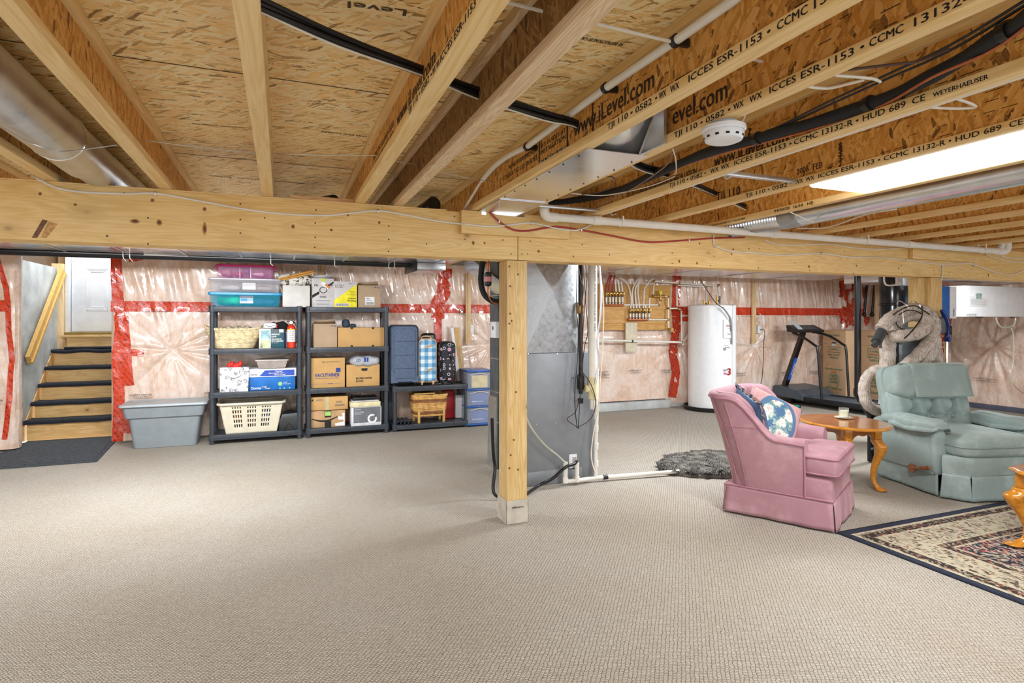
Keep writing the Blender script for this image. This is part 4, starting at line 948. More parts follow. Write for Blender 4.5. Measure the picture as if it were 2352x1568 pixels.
part('foil_sleeve', MB().tube([PP(1329, 695, YP + .1), PP(1327, 720, YP + .1), PP(1330, 745, YP + .1)], [.03, .035, .028], 12), M_CHROME, ab, world=True)
M_BRW = pm('brown_wire', '#3c1f1c', .5)
for k, (pts, m, lab) in enumerate((
    (((1328, 605), (1333, 640), (1340, 660), (1336, 700), (1333, 740), (1332, 780), (1330, 820), (1336, 850), (1356, 880), (1368, 920), (1358, 960), (1326, 982)), M_BRW, 'brown thermostat wire bowing out right beside the vent pipe'),
    (((1345, 605), (1348, 640), (1343, 700), (1338, 780), (1338, 850), (1334, 900), (1322, 945), (1302, 962), (1322, 978), (1326, 982)), M_BRW, 'brown thermostat wire looping left near its twisted end'),
    (((1326, 620), (1324, 700), (1328, 760), (1326, 830), (1320, 900), (1322, 950), (1326, 982)), M_BLACK, 'black control wire on the furnace side'),
    (((1340, 605), (1345, 690), (1350, 760), (1342, 800), (1336, 860), (1332, 920), (1328, 985)), M_BLACK, 'second black control wire nearer the vent pipe'),
    (((1375, 600), (1381, 660), (1380, 720), (1372, 780), (1374, 830), (1368, 880)), M_GALV, 'grey armoured cable right of the vent pipe'),
    (((1368, 598), (1380, 640), (1386, 700), (1384, 800), (1378, 880), (1374, 940), (1364, 990), (1358, 1040), (1362, 1070), (1368, 1085)), M_WIRE, 'long white tube hanging down to the floor pipe'))):
    pipe('hanging_wire', [PP(x, y, YP - .05) for x, y in pts], .0032 if k < 4 else .007 if k == 4 else .0045, m, lab, 'wire', 6, 5)
# condensate drain assembly
dz = .032
cd_ = thing('condensate_drain', 'white plastic drain pipe on the floor right of the furnace with two risers', 'pipe', tuple(onZ(1368, 1100, 0)))
g0, g1, g2, g3 = onZ(1299, 1105, dz), onZ(1325, 1103, dz), onZ(1368, 1097, dz), onZ(1560, 1082, dz)
part('floor_pipe', MB().tube([g0, g1, g2, g3], .016, 14), M_PVC, cd_, world=True)
part('riser', MB().tube([g0, g0 + ZU * .15], .017, 14).cyl(g0 - ZU * .01, g0 + ZU * .03, .022, 14), M_PVC, cd_, world=True)
part('riser', MB().tube([g1, g1 + ZU * .14], .017, 14).cyl(g1 - ZU * .01, g1 + ZU * .03, .022, 14), M_PVC, cd_, world=True)
q = onZ(1370, 1090, 0); tp = PP(1368, 860, YP - .0)
mb = MB().tube([g2, Vector((g2.x, g2.y, .3)), Vector((g2.x + .01, g2.y, .52)), Vector((tp.x + .02, g2.y, tp.z + .35))], .0145, 12); part('riser', mb, M_PVC, cd_, world=True)
for z in (.12, .26, .4, .5, .62, .78): part('coupling', MB().cyl((g2.x + .004, g2.y, z), (g2.x + .006, g2.y, z + .05), .0185, 12), M_PVC, cd_, world=True)
part('coupling', MB().cyl(onZ(1385, 1096, dz), onZ(1395, 1095, dz), .0185, 12), M_BLACK, cd_, world=True)
pipe('drain_hose', [PP(1130, 960, 4.0), PP(1133, 1040, 4.0), PP(1137, 1075, 4.0)] + [Vector((1.42, 3.95, .05)), Vector((1.5, 3.9, .014)), Vector((1.65, 3.93, .014)), onZ(1240, 1113, .03), onZ(1270, 1098, .08), PP(1300, 1072, 4.03), PP(1318, 1066, 4.05), g1 + ZU * .15], .012, M_ABS, 'glossy black hose curving over the floor into the drain riser', 'hose', 10, 5)
pipe('drain_hose', [PP(1205, 950), PP(1222, 985), PP(1250, 1020), PP(1280, 1045), PP(1296, 1060), g0 + ZU * .15], .008, pm('clear_tube', '#b9bbae', .2), 'clear drain tube slanting down the furnace front', 'hose', 8, 5)

# ================================================================ MANIFOLD PANEL
YM = 7.10
a, b = onY(1376, 640, YM), onY(1541, 757, YM)
pb = thing('plywood_panel', 'plywood backing board behind the water manifolds', 'board', ((a.x + b.x) / 2, YM, b.z))
mb = MB()
part('plywood_sheet', MB().box(a.x, b.x, YM, YM + .016, b.z, 1.80, bev=.001), M_PLY, pb, world=True)
for py in (705, 738):
    q = onY(1450, py, YM - .012); part('cleat', MB().box(a.x, b.x - .05, YM - .018, YM - .001, q.z - .03, q.z + .03, bev=.002), M_PLY, pb, world=True)
yv = YM - .06
def manifold(lab, px0, px1, pyb, pyt, pxs, tops, py_v):
    m_ = thing('water_manifold', lab, 'manifold', tuple(onY((px0 + px1) / 2, pyb, yv)))
    q0_, q1_ = onY(px0, pyb, yv), onY(px1, pyb, yv); q1_.z = q0_.z
    part('header_pipe', MB().tube([q0_, q1_], .02, 14), M_COPPER, m_, world=True)
    for px, tp_ in zip(pxs, tops):
        q = onY(px, pyb - 2, yv - .005); v = onY(px, py_v, yv - .005); t_ = [onY(x, y, yv + .0) for x, y in tp_]
        part('valve', MB().lathe([(.012, -.03), (.017, -.02), (.017, .02), (.012, .03)], tuple(v), 10).box(v.x - .006, v.x + .02, v.y - .03, v.y - .01, v.z, v.z + .016), M_BRASS, m_, world=True)
        part('branch_pipe', MB().cyl(q, v - ZU * .03, .013, 10), M_PVC, m_, world=True)
        part('ring', MB().cyl(q + ZU * .01, q + ZU * .02, .0155, 10).cyl(v - ZU * .04, v - ZU * .03, .0155, 10), M_BLACK, m_, world=True)
        part('branch_tube', MB().tube(spline([v + ZU * .03] + t_, 5), .0115, 8), M_RCAB if tp_[-1][1] < 641 and px < 1412 else M_WIRE if len(t_) > 1 else M_PVC, m_, world=True)
    return m_
manifold('upper copper water manifold with six valves and red tubes', 1382, 1431, 700, 680, (1393, 1401, 1408, 1415, 1423, 1430),
         [((1392, 665), (1396, 645), (1402, 632)), ((1399, 665), (1401, 645), (1406, 632)), ((1407, 665), (1409, 645), (1412, 632)), ((1413, 643),), ((1420, 645),), ((1427, 647),)], 675)
manifold('lower copper water manifold with seven valves and grey tubes', 1442, 1487, 734, 715, (1448, 1455, 1462, 1469, 1477, 1483, 1491),
         [((1450, 690), (1446, 665), (1438, 648), (1422, 636)), ((1453, 690), (1453, 665), (1460, 648), (1470, 636)), ((1460, 690), (1459, 665), (1466, 648), (1472, 636)), ((1467, 690), (1465, 665), (1468, 648), (1474, 636)), ((1479, 690), (1480, 665), (1490, 648), (1502, 636)), ((1482, 700),), ((1492, 684),)], 713)
def pv(pts, lab, r=.0125, fit=True, name='water_pipe'):
    P_ = [onY(x, y, yv + .01) if len(q) == 2 else onY(x, y, q[2]) for q in pts for x, y in (q[:2],)]
    o = thing(name, lab, 'pipe', tuple(P_[0])); part('pipe_run', MB().tube(P_, r, 10), M_PVC, o, world=True)
    mb = MB()
    for i, q in enumerate(P_):
        dd = (P_[min(i + 1, len(P_) - 1)] - P_[max(i - 1, 0)]).normalized()
        mb.sq(q, (.019, .019, .019), 1, 1, 10, 6)
    part('fitting', mb, M_BRASS, o, world=True); return o
pv(((1431, 700), (1513, 700), (1517, 690), (1517, 678)), 'white water pipe leaving the upper manifold to the mixing valve')
pv(((1487, 734), (1534, 734)), 'white water pipe leaving the lower manifold')
pv(((1500, 678), (1502, 646), (1560, 650), (1648, 656), (1651, 655), (1651, 690)), 'white water pipe looping from mixing valve over to the heater top')
pv(((1536, 755), (1535, 734), (1535, 708), (1535, 682), (1525, 680)), 'vertical white water pipe at the right edge of the plywood')
pv(((1535, 708), (1557, 708), (1565, 712), (1566, 785)), 'white water pipe crossing the red tape then dropping')
pv(((1555, 705), (1554, 655), (1622, 658), (1622, 698)), 'white water pipe bridging from the red tape to the heater')
q = onY(1517, 680, yv); mv = thing('mixing_valve', 'brass mixing valve with yellow cap on the plywood', 'valve', tuple(q))
part('valve_body', MB().tube([onY(1500, 680, yv), onY(1526, 680, yv)], .02, 12).tube([q - ZU * .05, q + ZU * .04], .018, 12), M_BRASS, mv, world=True)
part('cap', MB().lathe([(.026, .03), (.03, .04), (.026, .075), (.02, .08)], (q.x, q.y, q.z), 12), pm('yellow_cap', '#e6dc22', .4), mv, world=True, label='yellow cap')
q = onY(1538, 757, yv); mb = MB(); mb.sq(tuple(q), (.025, .02, .02), 1, 1, 10, 6); mb.lathe([(.03, 0), (.03, .012)], (q.x + .03, q.y - .02, q.z), 10, axis='Y'); solo('shutoff_valve', mb, M_BRASS, 'small brass shutoff valve at lower right of the plywood', 'valve')
a, b = onY(1438, 741, YM - .05), onY(1464, 807, YM - .05)
sb = thing('mounting_board', 'unpainted vertical board with screws under the manifolds', 'board', (a.x, YM - .05, b.z))
part('board', MB().box(a.x, b.x, YM - .045, YM - .025, b.z, a.z, bev=.002), pm('pale_board', '#d8cdb4', .6, var=.05), sb, world=True)
mb = MB()
for px, py in ((1442, 745), (1460, 744), (1442, 803), (1460, 803)): q = onY(px, py, YM - .046); mb.cyl(q, q - YR * .003, .006, 8)
part('screw', mb, M_GALV, sb, world=True)
lo = [onY(x, y, YM - .09) for x, y in ((1290, 777), (1345, 780), (1452, 783), (1500, 784), (1566, 786))]
mp = thing('water_pipe', 'long horizontal white water pipe across the wall below the plywood', 'pipe', tuple(lo[2])); part('pipe_run', MB().tube(lo, .0155, 12), M_PVC, mp, world=True)
part('clip', MB().cyl(lo[2] - XR * .01, lo[2] + XR * .01, .02, 12), M_BLACK, mp, world=True)

# ================================================================ WATER HEATER
hx, hy = 5.80, 6.80
wh = thing('water_heater', 'tall white electric water heater standing by the insulated wall', 'water heater', (hx, hy, 0))
M_HEAT = pm('heater_enamel', '#f3f5f8', .22, var=.01)
rh = .325
part('drain_pan', MB().lathe([(.36, .004), (.385, .01), (.39, .06), (.38, .062), (.37, .02), (.1, .02)], (hx, hy, 0), 40), M_BLACK, wh, world=True, label='black drain pan')
part('tank', MB().lathe([(.3, .022), (rh, .03), (rh, 1.475)], (hx, hy, 0), 48, caps=False), M_HEAT, wh, world=True)
part('top_cap', MB().lathe([(rh + .004, 1.44), (rh + .006, 1.495), (rh - .015, 1.51), (.001, 1.515)], (hx, hy, 0), 48, caps=False), M_HEAT, wh, world=True)
# facing the camera, turned a little right
ang = atan2(-hy, -hx) + .62
def hp(a, z, r=rh): return Vector((hx + r * cos(ang + a), hy + r * sin(ang + a), z))
def curved(a0, a1, z0, z1, r0, r1, m_name, mat_, n=8, bev=False, **kw):
    mb = MB(); rings = []
    for i in range(n + 1):
        t = a0 + (a1 - a0) * i / n; e = .006 if i in (0, n) else 0
        rings.append([hp(t, z0 + e, r0), hp(t, z0 + e, r1 - (.004 if e else 0)), hp(t, z1 - e, r1 - (.004 if e else 0)), hp(t, z1 - e, r0)])
    mb.loft(rings); return part(m_name, mb, mat_, wh, world=True, **kw)
curved(-.12, .33, .95 + .09, 1.30, rh, rh + .022, 'access_cover', M_HEAT); curved(-.1, .3, .1, .36, rh, rh + .018, 'access_cover', M_HEAT)
curved(-.14, .2, .86, .965, rh, rh + .002, 'rating_label', M_PAPER, label='printed rating label')
curved(.36, .62, .02, 1.50, rh - .02, rh + .03, 'side_channel', M_HEAT)
def htext(mb, st, a, z, h, w_, m=0, r=rh): 
    p = hp(a, z, r + .003); n_ = Vector((cos(ang + a), sin(ang + a), 0)); rgt = ZU.cross(n_); mb.text(st, p, rgt, ZU, h, w_, m, align='C', off=.003)
mb = MB(); htext(mb, 'Giant', .1, 1.2, .028, .09, 0, rh + .024); htext(mb, '3', .16, .52, .10, .055, 0); htext(mb, 'Plus', .04, .525, .035, .09, 0); htext(mb, '3', .175, .52, .10, .055, 0, rh + .004); part('lettering', mb, pm('heater_red', '#b02a28', .5), wh, world=True)
mb = MB(); htext(mb, 'UNITY', .0, .575, .03, .09); htext(mb, 'chauffe-eau', .1, 1.17, .008, .06, 0, rh + .024); htext(mb, 'giant  120V 60A  UL', .03, .93, .01, .09); htext(mb, '||||||||||', -.06, .875, .03, .04); htext(mb, 'warning', .08, .9, .02, .08); htext(mb, '=====', .1, 1.08, .03, .05, 0, rh + .024); part('lettering', mb, M_GREY, wh, world=True)
for (px, h_, m_, rr_) in ((1622, .07, M_BRASS, .016), (1635, .05, M_BRASS, .02), (1652, .14, M_BRASS, .014)):
    q = onY(px, 697, hy - .1); part('nipple', MB().cyl((q.x, hy - .05, 1.512), (q.x, hy - .05, 1.512 + h_), rr_, 12), m_, wh, world=True)
q = onY(1655, 680, hy - .1); part('relief_tube', MB().cyl((q.x + .03, hy - .05, 1.53), (q.x + .03, hy - .05, 1.64), .013, 10), M_GREY, wh, world=True)
pipe('power_cable', [onY(1608, 640, hy - .3), onY(1620, 660, hy - .3), onY(1640, 690, hy - .32), onY(1650, 700, hy - .34), onY(1665, 712, hy - .36), onY(1677, 735, hy - .36), onY(1679, 760, hy - .36)], .006, pm('brown_cable', '#4a2f26', .5), 'dark red cable running down onto the water heater', 'cable', 8, 5)
pipe('conduit', [onY(1660, 706, hy - .37), onY(1672, 722, hy - .37), onY(1679, 738, hy - .37), onY(1680, 790, hy - .33)], .011, M_GALV, 'grey flexible conduit on the right of the water heater', 'conduit', 8, 5)

# ================================================================ BLACK DRAIN STACK
ys = 3.72
t0, t1 = onY(1970, 640, ys), onY(1970, 905, ys); k0 = onY(2000, 955, ys); bs = onZ(2000, 1075, 0)
X0 = t0.x
ds = thing('drain_stack', 'black plastic drain stack with offset bend standing behind the tables', 'pipe', (k0.x, ys, 0))
zA, zB = t1.z, k0.z
part('pipe_run', MB().tube([(X0, ys, 2.1), (X0, ys, zA)], .0275, 18), M_ABS, ds, world=True)
part('pipe_run', MB().tube([(X0, ys, zA), (k0.x, ys, zB)], .0275, 18), M_ABS, ds, world=True)
part('pipe_run', MB().tube([(k0.x, ys, zB), (k0.x, ys, .01)], .0275, 18), M_ABS, ds, world=True)
part('elbow', MB().tube(spline([(X0, ys, zA + .05), (X0, ys, zA), (X0 + .04, ys, zA - .055)], 4), .034, 18), M_ABS, ds, world=True)
part('elbow', MB().tube(spline([(k0.x - .04, ys, zB + .055), (k0.x, ys, zB), (k0.x, ys, zB - .05)], 4), .034, 18), M_ABS, ds, world=True)
# two black pipes on the far wall corner, thin wood strip
for k, (px, lab) in enumerate(((1985, 'left of two short black pipes in the red taped corner'), (2003, 'right of two short black pipes in the red taped corner'))):
    a, b = onY(px + 6, 655, 6.9), onY(px, 722, 6.9); o = thing('wall_pipe', lab, 'pipe', tuple(b)); part('pipe_run', MB().tube([a, b], .02, 12), M_BLACK, o, world=True); part('end_ball', MB().sq(tuple(b), (.034, .034, .04), 1, 1, 14, 10), M_BLACK, o, world=True)
    part('top_collar', MB().cyl(a, a + ZU * .02, .024, 12), M_GALV, o, world=True)
a = onY(2014, 650, 6.8); solo('wall_stud', MB().box(a.x, a.x + .06, 6.8, 6.84, 1.2, 1.93, bev=.002), M_STUD, 'narrow wooden stud between the red taped corner and black tank', 'stud')
# black tank on the right
tx, ty = 5.90, 4.12
tk = thing('storage_tank', 'tall glossy black cylindrical tank behind the coiled hose', 'tank', (tx, ty, 0))
M_TANK = pm('tank_enamel', '#15181d', .18, var=.05)
part('tank_body', MB().lathe([(.155, .02), (.163, .04), (.163, .8)], (tx, ty, 0), 36), M_TANK, tk, world=True)
part('tank_body', MB().lathe([(.163, .82), (.163, 1.42), (.16, 1.44)], (tx, ty, 0), 36), M_TANK, tk, world=True)
part('tank_top', MB().lathe([(.167, 1.46), (.167, 1.80), (.15, 1.84), (.0, 1.85)], (tx, ty, 0), 36), M_TANK, tk, world=True)
for z in (.81, 1.45): part('seam_ring', MB().lathe([(.163, z - .01), (.171, z - .005), (.171, z + .005), (.163, z + .01)], (tx, ty, 0), 36, caps=False), M_TANK, tk, world=True)
q = onD = onY(2064, 652, ty - .2); part('junction_box', MB().box(q.x - .05, q.x + .07, q.y - .08, q.y, q.z - .02, 1.85, bev=.004), M_GALV, tk, world=True)
mb = MB().box(q.x + .05, q.x + .12, q.y - .085, q.y - .082, q.z - .02, q.z + .05); part('wiring_label', mb, M_PAPER, tk, world=True)
mb = MB().text('1 2 3', (q.x + .055, q.y - .087, q.z + .015), XR, ZU, .02, .06); part('lettering', mb, M_INK, tk, world=True)
pipe('wall_cable', [onY(2031, 630, ty - .25), onY(2031, 645, ty - .25), onY(2036, 654, ty - .26), onY(2050, 655, ty - .27), onY(2066, 650, ty - .27)], .008, M_PVC, 'cream cable curving into the black tank junction box', 'cable', 8, 5)
rk = MB(); a = onY(2026, 645, 4.3); rk.tube([a, Vector((a.x, a.y, .002))], .008, 8)
for py in (690, 793, 833, 878): p_ = onY(2026, py, 4.3); rk.tube([p_, p_ + Vector((.10, .0, 0))], .006, 8)
solo('wire_rack', rk, M_GALV, 'thin grey metal rack upright left of the black tank', 'rack')
# blue and white carton, flexible duct, white ventilator box
a, b = onY(2164, 657, 3.46), onY(2196, 731, 3.46); a.x = 5.4925
bx = thing('cardboard_box', 'narrow blue and white carton standing high beside the far post', 'box', (a.x, 3.5, b.z)); M_BLUE = pm('bright_blue_print', '#1666b8', .5)
part('carton_body', MB().box(a.x, b.x, 3.46, 3.58, b.z, a.z, bev=.003), M_BLUE, bx, world=True)
w_ = b.x - a.x; part('white_panel', MB().box(a.x + w_ * .62, b.x, 3.457, 3.4595, b.z, a.z), M_PAPER, bx, world=True)
mb = MB().text('MVAC', (b.x - .03, 3.455, b.z + .02), ZU, -XR, .022, .07, off=.002); part('lettering', mb, M_NAVY, bx, world=True)
mb = MB().box(a.x + .01, a.x + .05, 3.458, 3.4595, a.z - .11, a.z - .107).prism([(a.x + .02, 3.4575, b.z + .09), (a.x + .045, 3.4575, b.z + .105), (a.x + .04, 3.4575, b.z + .115), (a.x + .018, 3.4575, b.z + .1)], (0, .002, 0)); part('lettering', mb, M_WINK, bx, world=True)
hv0, hv1 = onY(2216, 727, 4.6), onY(2216, 655, 4.6)
hv = thing('air_exchanger', 'wide white air exchanger box hanging by the right insulated wall', 'air exchanger', (hv0.x + .5, 4.85, hv0.z))
part('cabinet', MB().box(hv0.x, 9.25, 4.6, 5.1, hv0.z, hv1.z, bev=.006), M_WHITE, hv, world=True)
def hq(px, py): return onY(px, py, 4.598)
a, b = hq(2225, 703), hq(2268, 681); part('notice_sheet', MB().box(a.x, b.x, 4.594, 4.597, a.z, b.z), M_PAPER, hv, world=True)
a2, b2 = hq(2240, 686), hq(2254, 674); part('sticker', MB().box(a2.x, b2.x, 4.591, 4.5935, a2.z, b2.z), pm('holo_sticker', '#8fa8a0', .3, var=.3, scale=80), hv, world=True)
mb = MB()
for k in range(6): mb.box(a.x + .03, b.x - .03, 4.592, 4.5935, a.z + .015 + .013 * k, a.z + .017 + .013 * k)
q = hq(2221, 724); mb.text('SUPERVENTOR', q, XR, ZU, .012, .17); mb.tube([q + Vector((.085 + .1 * cos(t), -.002, .006 + .016 * sin(t))) for t in [2 * pi * j / 30 for j in range(30)]], .001, 4, loop=True); part('lettering', mb, M_GREY, hv, world=True)
for px in (2250, 2330): q = hq(px, 728); part('foot_rail', MB().box(q.x, q.x + .09, 4.61, 4.65, hv0.z - .012, hv0.z - .001), M_BLACK, hv, world=True)
mb = MB(); a = onY(2192, 690, 4.75)
def flex(P0, P1, P2, r, n=30):
    L = spline([P0, P1, P2], n // 2); return MB().tube(L, [r if i % 2 else r * .9 for i in range(len(L))], 18)
part('flex_duct', flex(Vector((hv0.x + .02, 4.8, 1.48)), Vector((hv0.x - .12, 4.85, 1.52)), Vector((hv0.x - .22, 4.9, 1.62)), .055), M_DUCT, hv, world=True)
part('flex_duct', flex(Vector((hv0.x + .02, 4.85, 1.66)), Vector((hv0.x - .1, 4.85, 1.68)), Vector((hv0.x - .24, 4.9, 1.7)), .05), M_DUCT, hv, world=True)
hz = hv0.z
pipe('drain_tube', [hq(2288, 729), hq(2291, 740), hq(2300, 751), hq(2312, 752), hq(2326, 748), hq(2332, 738), hq(2333, 729)], .009, pm('clear_tube', '#b9bbae', .2), 'clear looped drain tube hanging beneath the white air exchanger', 'hose', 8, 5)
pipe('drain_tube', [hq(2322, 753), hq(2328, 770), hq(2328, 820), hq(2324, 872), hq(2340, 895), hq(2365, 910)], .007, pm('clear_tube', '#b9bbae', .2), 'clear tube trailing down the right insulated wall', 'hose', 8, 5)
# ================================================================ SHELVING
M_SHELF = pm('charcoal_resin', '#3a4048', .42, var=.08)
def shelving(lab, x0, x1, yf, yb, tiers, top=None):
    w_ = x1 - x0; t_ = thing('shelving_unit', lab, 'shelf', ((x0 + x1) / 2, (yf + yb) / 2, 0), group='charcoal resin shelving units')
    for z in tiers:
        mb = MB().box(x0 + .02, x1 - .02, yf + .012, yb - .012, z - .012, z, bev=.002)
        for (a, b, c, d) in ((x0 + .02, x1 - .02, yf, yf + .014), (x0 + .02, x1 - .02, yb - .014, yb), (x0 + .005, x0 + .019, yf + .02, yb - .02), (x1 - .019, x1 - .005, yf + .02, yb - .02)):
            mb.box(a, b, c, d, z - .05, z + .004, bev=.003)
        mb.box(x0 + .03, x1 - .03, yf - .004, yf, z - .05, z - .042, bev=.001)
        for i in range(1, 9): mb.box(x0 + i * w_ / 9, x0 + i * w_ / 9 + .005, yf + .014, yb - .014, z - .045, z - .012)
        for i in range(1, 9): mb.box(x0 + i * w_ / 9 + .02, x0 + i * w_ / 9 + .024, yf - .002, yf, z - .042, z - .002)
        for (cx_, cy_) in ((x0 + .03, yf + .03), (x1 - .03, yf + .03), (x0 + .03, yb - .03), (x1 - .03, yb - .03)): mb.cyl((cx_, cy_, z - .055), (cx_, cy_, z + .012), .034, 14)
        part('shelf_board', mb, M_SHELF, t_, world=True)
    for (cx_, cy_) in ((x0 + .03, yf + .03), (x1 - .03, yf + .03), (x0 + .03, yb - .03), (x1 - .03, yb - .03)):
        mb = MB(); zs = [.0] + list(tiers) + ([top] if top else [])
        mb.cyl((cx_, cy_, .001), (cx_, cy_, (top or tiers[-1]) + .014), .024, 14)
        part('upright', mb, M_SHELF, t_, world=True)
    return t_
YF, YK = 6.73, 7.1
TI = [.095, .535, .985, 1.43]
shelving('left charcoal shelving unit of four tiers, blue and pink totes on top', -.70, .21, YF, YK, TI)
shelving('right charcoal shelving unit of four tiers, liquor cartons on top', .245, 1.148, YF, YK, TI)
shelving('low two tier charcoal shelving unit with suitcases on top', 1.187, 2.105, YF, YK, [.075, .515])
def hx_(px, Y): return onY(px, 735, Y).x
def zy(px, py, Y): return onY(px, py, Y).z
M_KRAFT = pm('kraft_cardboard', '#c99e62', .75, var=.04, scale=5); M_TAN = pm('tan_cardboard', '#b89e80', .75, var=.04, scale=5); M_OCHRE = pm('ochre_cardboard', '#cda266', .75, var=.04, scale=5)
M_PTAPE = pm('packing_tape', '#c8b98e', .3)
def carton(lab, px0, px1, pyt, tz, mat, Y=6.80, dep=.26, texts=(), flaps=False, name='cardboard_box', tape_=False, z0=None, extra=None, group=None, open_=False, cat='box'):
    x0, x1 = hx_(px0, Y), hx_(px1, Y); zb_ = (tz if z0 is None else z0) + .002; ztop = zy((px0 + px1) / 2, pyt, Y)
    t_ = thing(name, lab, cat, ((x0 + x1) / 2, Y + dep / 2, zb_), group=group)
    mb = MB().box(x0, x1, Y, Y + dep, zb_, ztop, bev=.003); mb.box(x0 + .003, x1 - .003, Y - .0008, Y, ztop - .006, ztop - .004)
    part('carton_body', mb, mat, t_, world=True)
    if flaps:
        mb = MB().poly([(x0 + .004, Y + dep * .5, ztop + .001), (x1 - .004, Y + dep * .5, ztop + .001), (x1 - .02, Y + dep * .3, ztop + .05), (x0 + .02, Y + dep * .35, ztop + .035)], [(0, 1, 2, 3)]); part('flap', mb, mat, t_, world=True, solid=.004)
    if tape_:
        xm = (x0 + x1) / 2 - .02; part('packing_tape', MB().box(xm - .02, xm + .02, Y - .002, Y - .0005, ztop - (ztop - zb_) * (1 if tape_ == 2 else .35), ztop + .001), M_PTAPE, t_, world=True)
    W_, Hh = x1 - x0, ztop - zb_
    by = {}
    for (st, u, v, hh, ww, m) in texts:
        mb = by.setdefault(m.name, (MB(), m))[0]
        mb.text(st, (x0 + u * W_, Y, zb_ + v * Hh), XR, ZU, hh * Hh, ww * W_ if ww else None, off=.0035)
    for k, (mb, m) in by.items(): part('lettering', mb, m, t_, world=True)
    if extra: extra(t_, x0, x1, Y, zb_, ztop)
    return t_
def rect(t_, nm, m, x0, x1, z0, z1, Y, off=.001, **kw): return part(nm, MB().box(x0, x1, Y - off - .0006, Y - off, z0, z1), m, t_, world=True, **kw)
# --- top of the left unit
def clear(name, col, alpha, rough=.2): return pm(name, col, rough, Alpha=alpha, var=.03)
def tote(lab, px0, px1, py0, py1, zb_, body, rim, Y=6.72, dep=.36, rimh=.018, taper=.028, label_=None, contents=None, latch=None):
    x0, x1 = hx_(px0, Y), hx_(px1, Y); zt_ = zy((px0 + px1) / 2, py0, Y); t_ = thing('storage_tote', lab, 'storage box', ((x0 + x1) / 2, Y + dep / 2, zb_))
    def rr(xa, xb, ya, yb, z, r=.03):
        out = []
        for cx_, cy_, a0 in ((xb - r, yb - r, 0), (xa + r, yb - r, 90), (xa + r, ya + r, 180), (xb - r, ya + r, 270)):
            for k in range(5): a = radians(a0 + 22.5 * k); out.append((cx_ + r * cos(a), cy_ + r * sin(a), z))
        return out
    tp = taper; z_ = zt_ - rimh
    mb = MB().loft([rr(x0 + tp, x1 - tp, Y + tp, Y + dep - tp, zb_ + .002), rr(x0 + tp * .9, x1 - tp * .9, Y + tp * .9, Y + dep - tp * .9, zb_ + .01), rr(x0 + .012, x1 - .012, Y + .012, Y + dep - .012, z_)], caps=True)
    part('tote_body', mb, body, t_, world=True)
    mb = MB().loft([rr(x0 + .004, x1 - .004, Y + .004, Y + dep - .004, z_ + .001), rr(x0, x1, Y, Y + dep, z_ + .005), rr(x0, x1, Y, Y + dep, zt_ - .004), rr(x0 + .008, x1 - .008, Y + .008, Y + dep - .008, zt_)], caps=True)
    part('lid', mb, rim, t_, world=True)
    if label_: label_(t_, x0, x1, Y, zb_, zt_)
    if contents:
        for k, (u0, u1, v0, v1, m) in enumerate(contents):
            mb = MB(); W_, h_ = x1 - x0, zt_ - zb_
            mb.sq((x0 + (u0 + u1) / 2 * W_, Y + dep / 2, zb_ + .012 + (v0 + v1) / 2 * h_ * .8), (W_ * (u1 - u0) / 2, dep * .38, h_ * (v1 - v0) / 2 * .8), .6, .5, 16, 10, fn=lambda p: (p.x, p.y, p.z * (1 + .2 * sin(p.x * 40))))
            solo('stored_cloth', mb, m, lab='x', cat='cloth') if False else part('contents', mb, m, t_, world=True)
    if latch:
        for u in (.0, 1.0): x = x0 if u == 0 else x1; part('latch', MB().box(x - .008, x + .008, Y + dep * .35, Y + dep * .65, zt_ - .05, zt_ - .004, bev=.003), rim, t_, world=True)
    return t_
def lab_blue(t_, x0, x1, Y, zb_, zt_):
    W_ = x1 - x0; a, b = x0 + .42 * W_, x0 + .6 * W_; z0_, z1_ = zb_ + .035, zb_ + .115
    rect(t_, 'tote_label', M_PAPER, a, b, z0_, z1_, Y + .02, .0); rect(t_, 'tote_label', M_RED, a, b, z1_ - .022, z1_, Y + .02, .002); rect(t_, 'tote_label', pm('label_blue', '#5a9fd4', .5), a + .01, a + .07, z0_ + .02, z1_ - .03, Y + .02, .002)
tote('clear blue lidded tote holding green cloth, on top of left shelves', 477, 648, 671, 706, 1.432, clear('aqua_clear', '#35b8d8', .38), pm('aqua_lid', '#1b9ad0', .3), label_=lab_blue, contents=[(.1, .5, .05, .8, pm('green_cloth', '#2fbf7f', .8, var=.3)), (.5, .92, .05, .7, pm('violet_cloth', '#37507e', .8, var=.3))], rimh=.03)
za = zy(560, 671, 6.72)
tote('clear colourless tote stacked on the blue lidded tote', 476, 647, 639, 671, za + .001, clear('frost_clear', '#dddce4', .35), clear('frost_rim', '#dcdbe6', .75), label_=lambda t_, x0, x1, Y, zb_, zt_: rect(t_, 'tote_label', M_PAPER, x0 + .46 * (x1 - x0), x0 + .64 * (x1 - x0), zb_ + .03, zb_ + .1, Y + .02, .0),
     contents=[(.12, .45, .05, .6, pm('pale_cloth', '#cfc5c8', .8)), (.5, .9, .05, .55, pm('beige_cloth', '#b9a79a', .8))])
zb2 = zy(560, 639, 6.72)
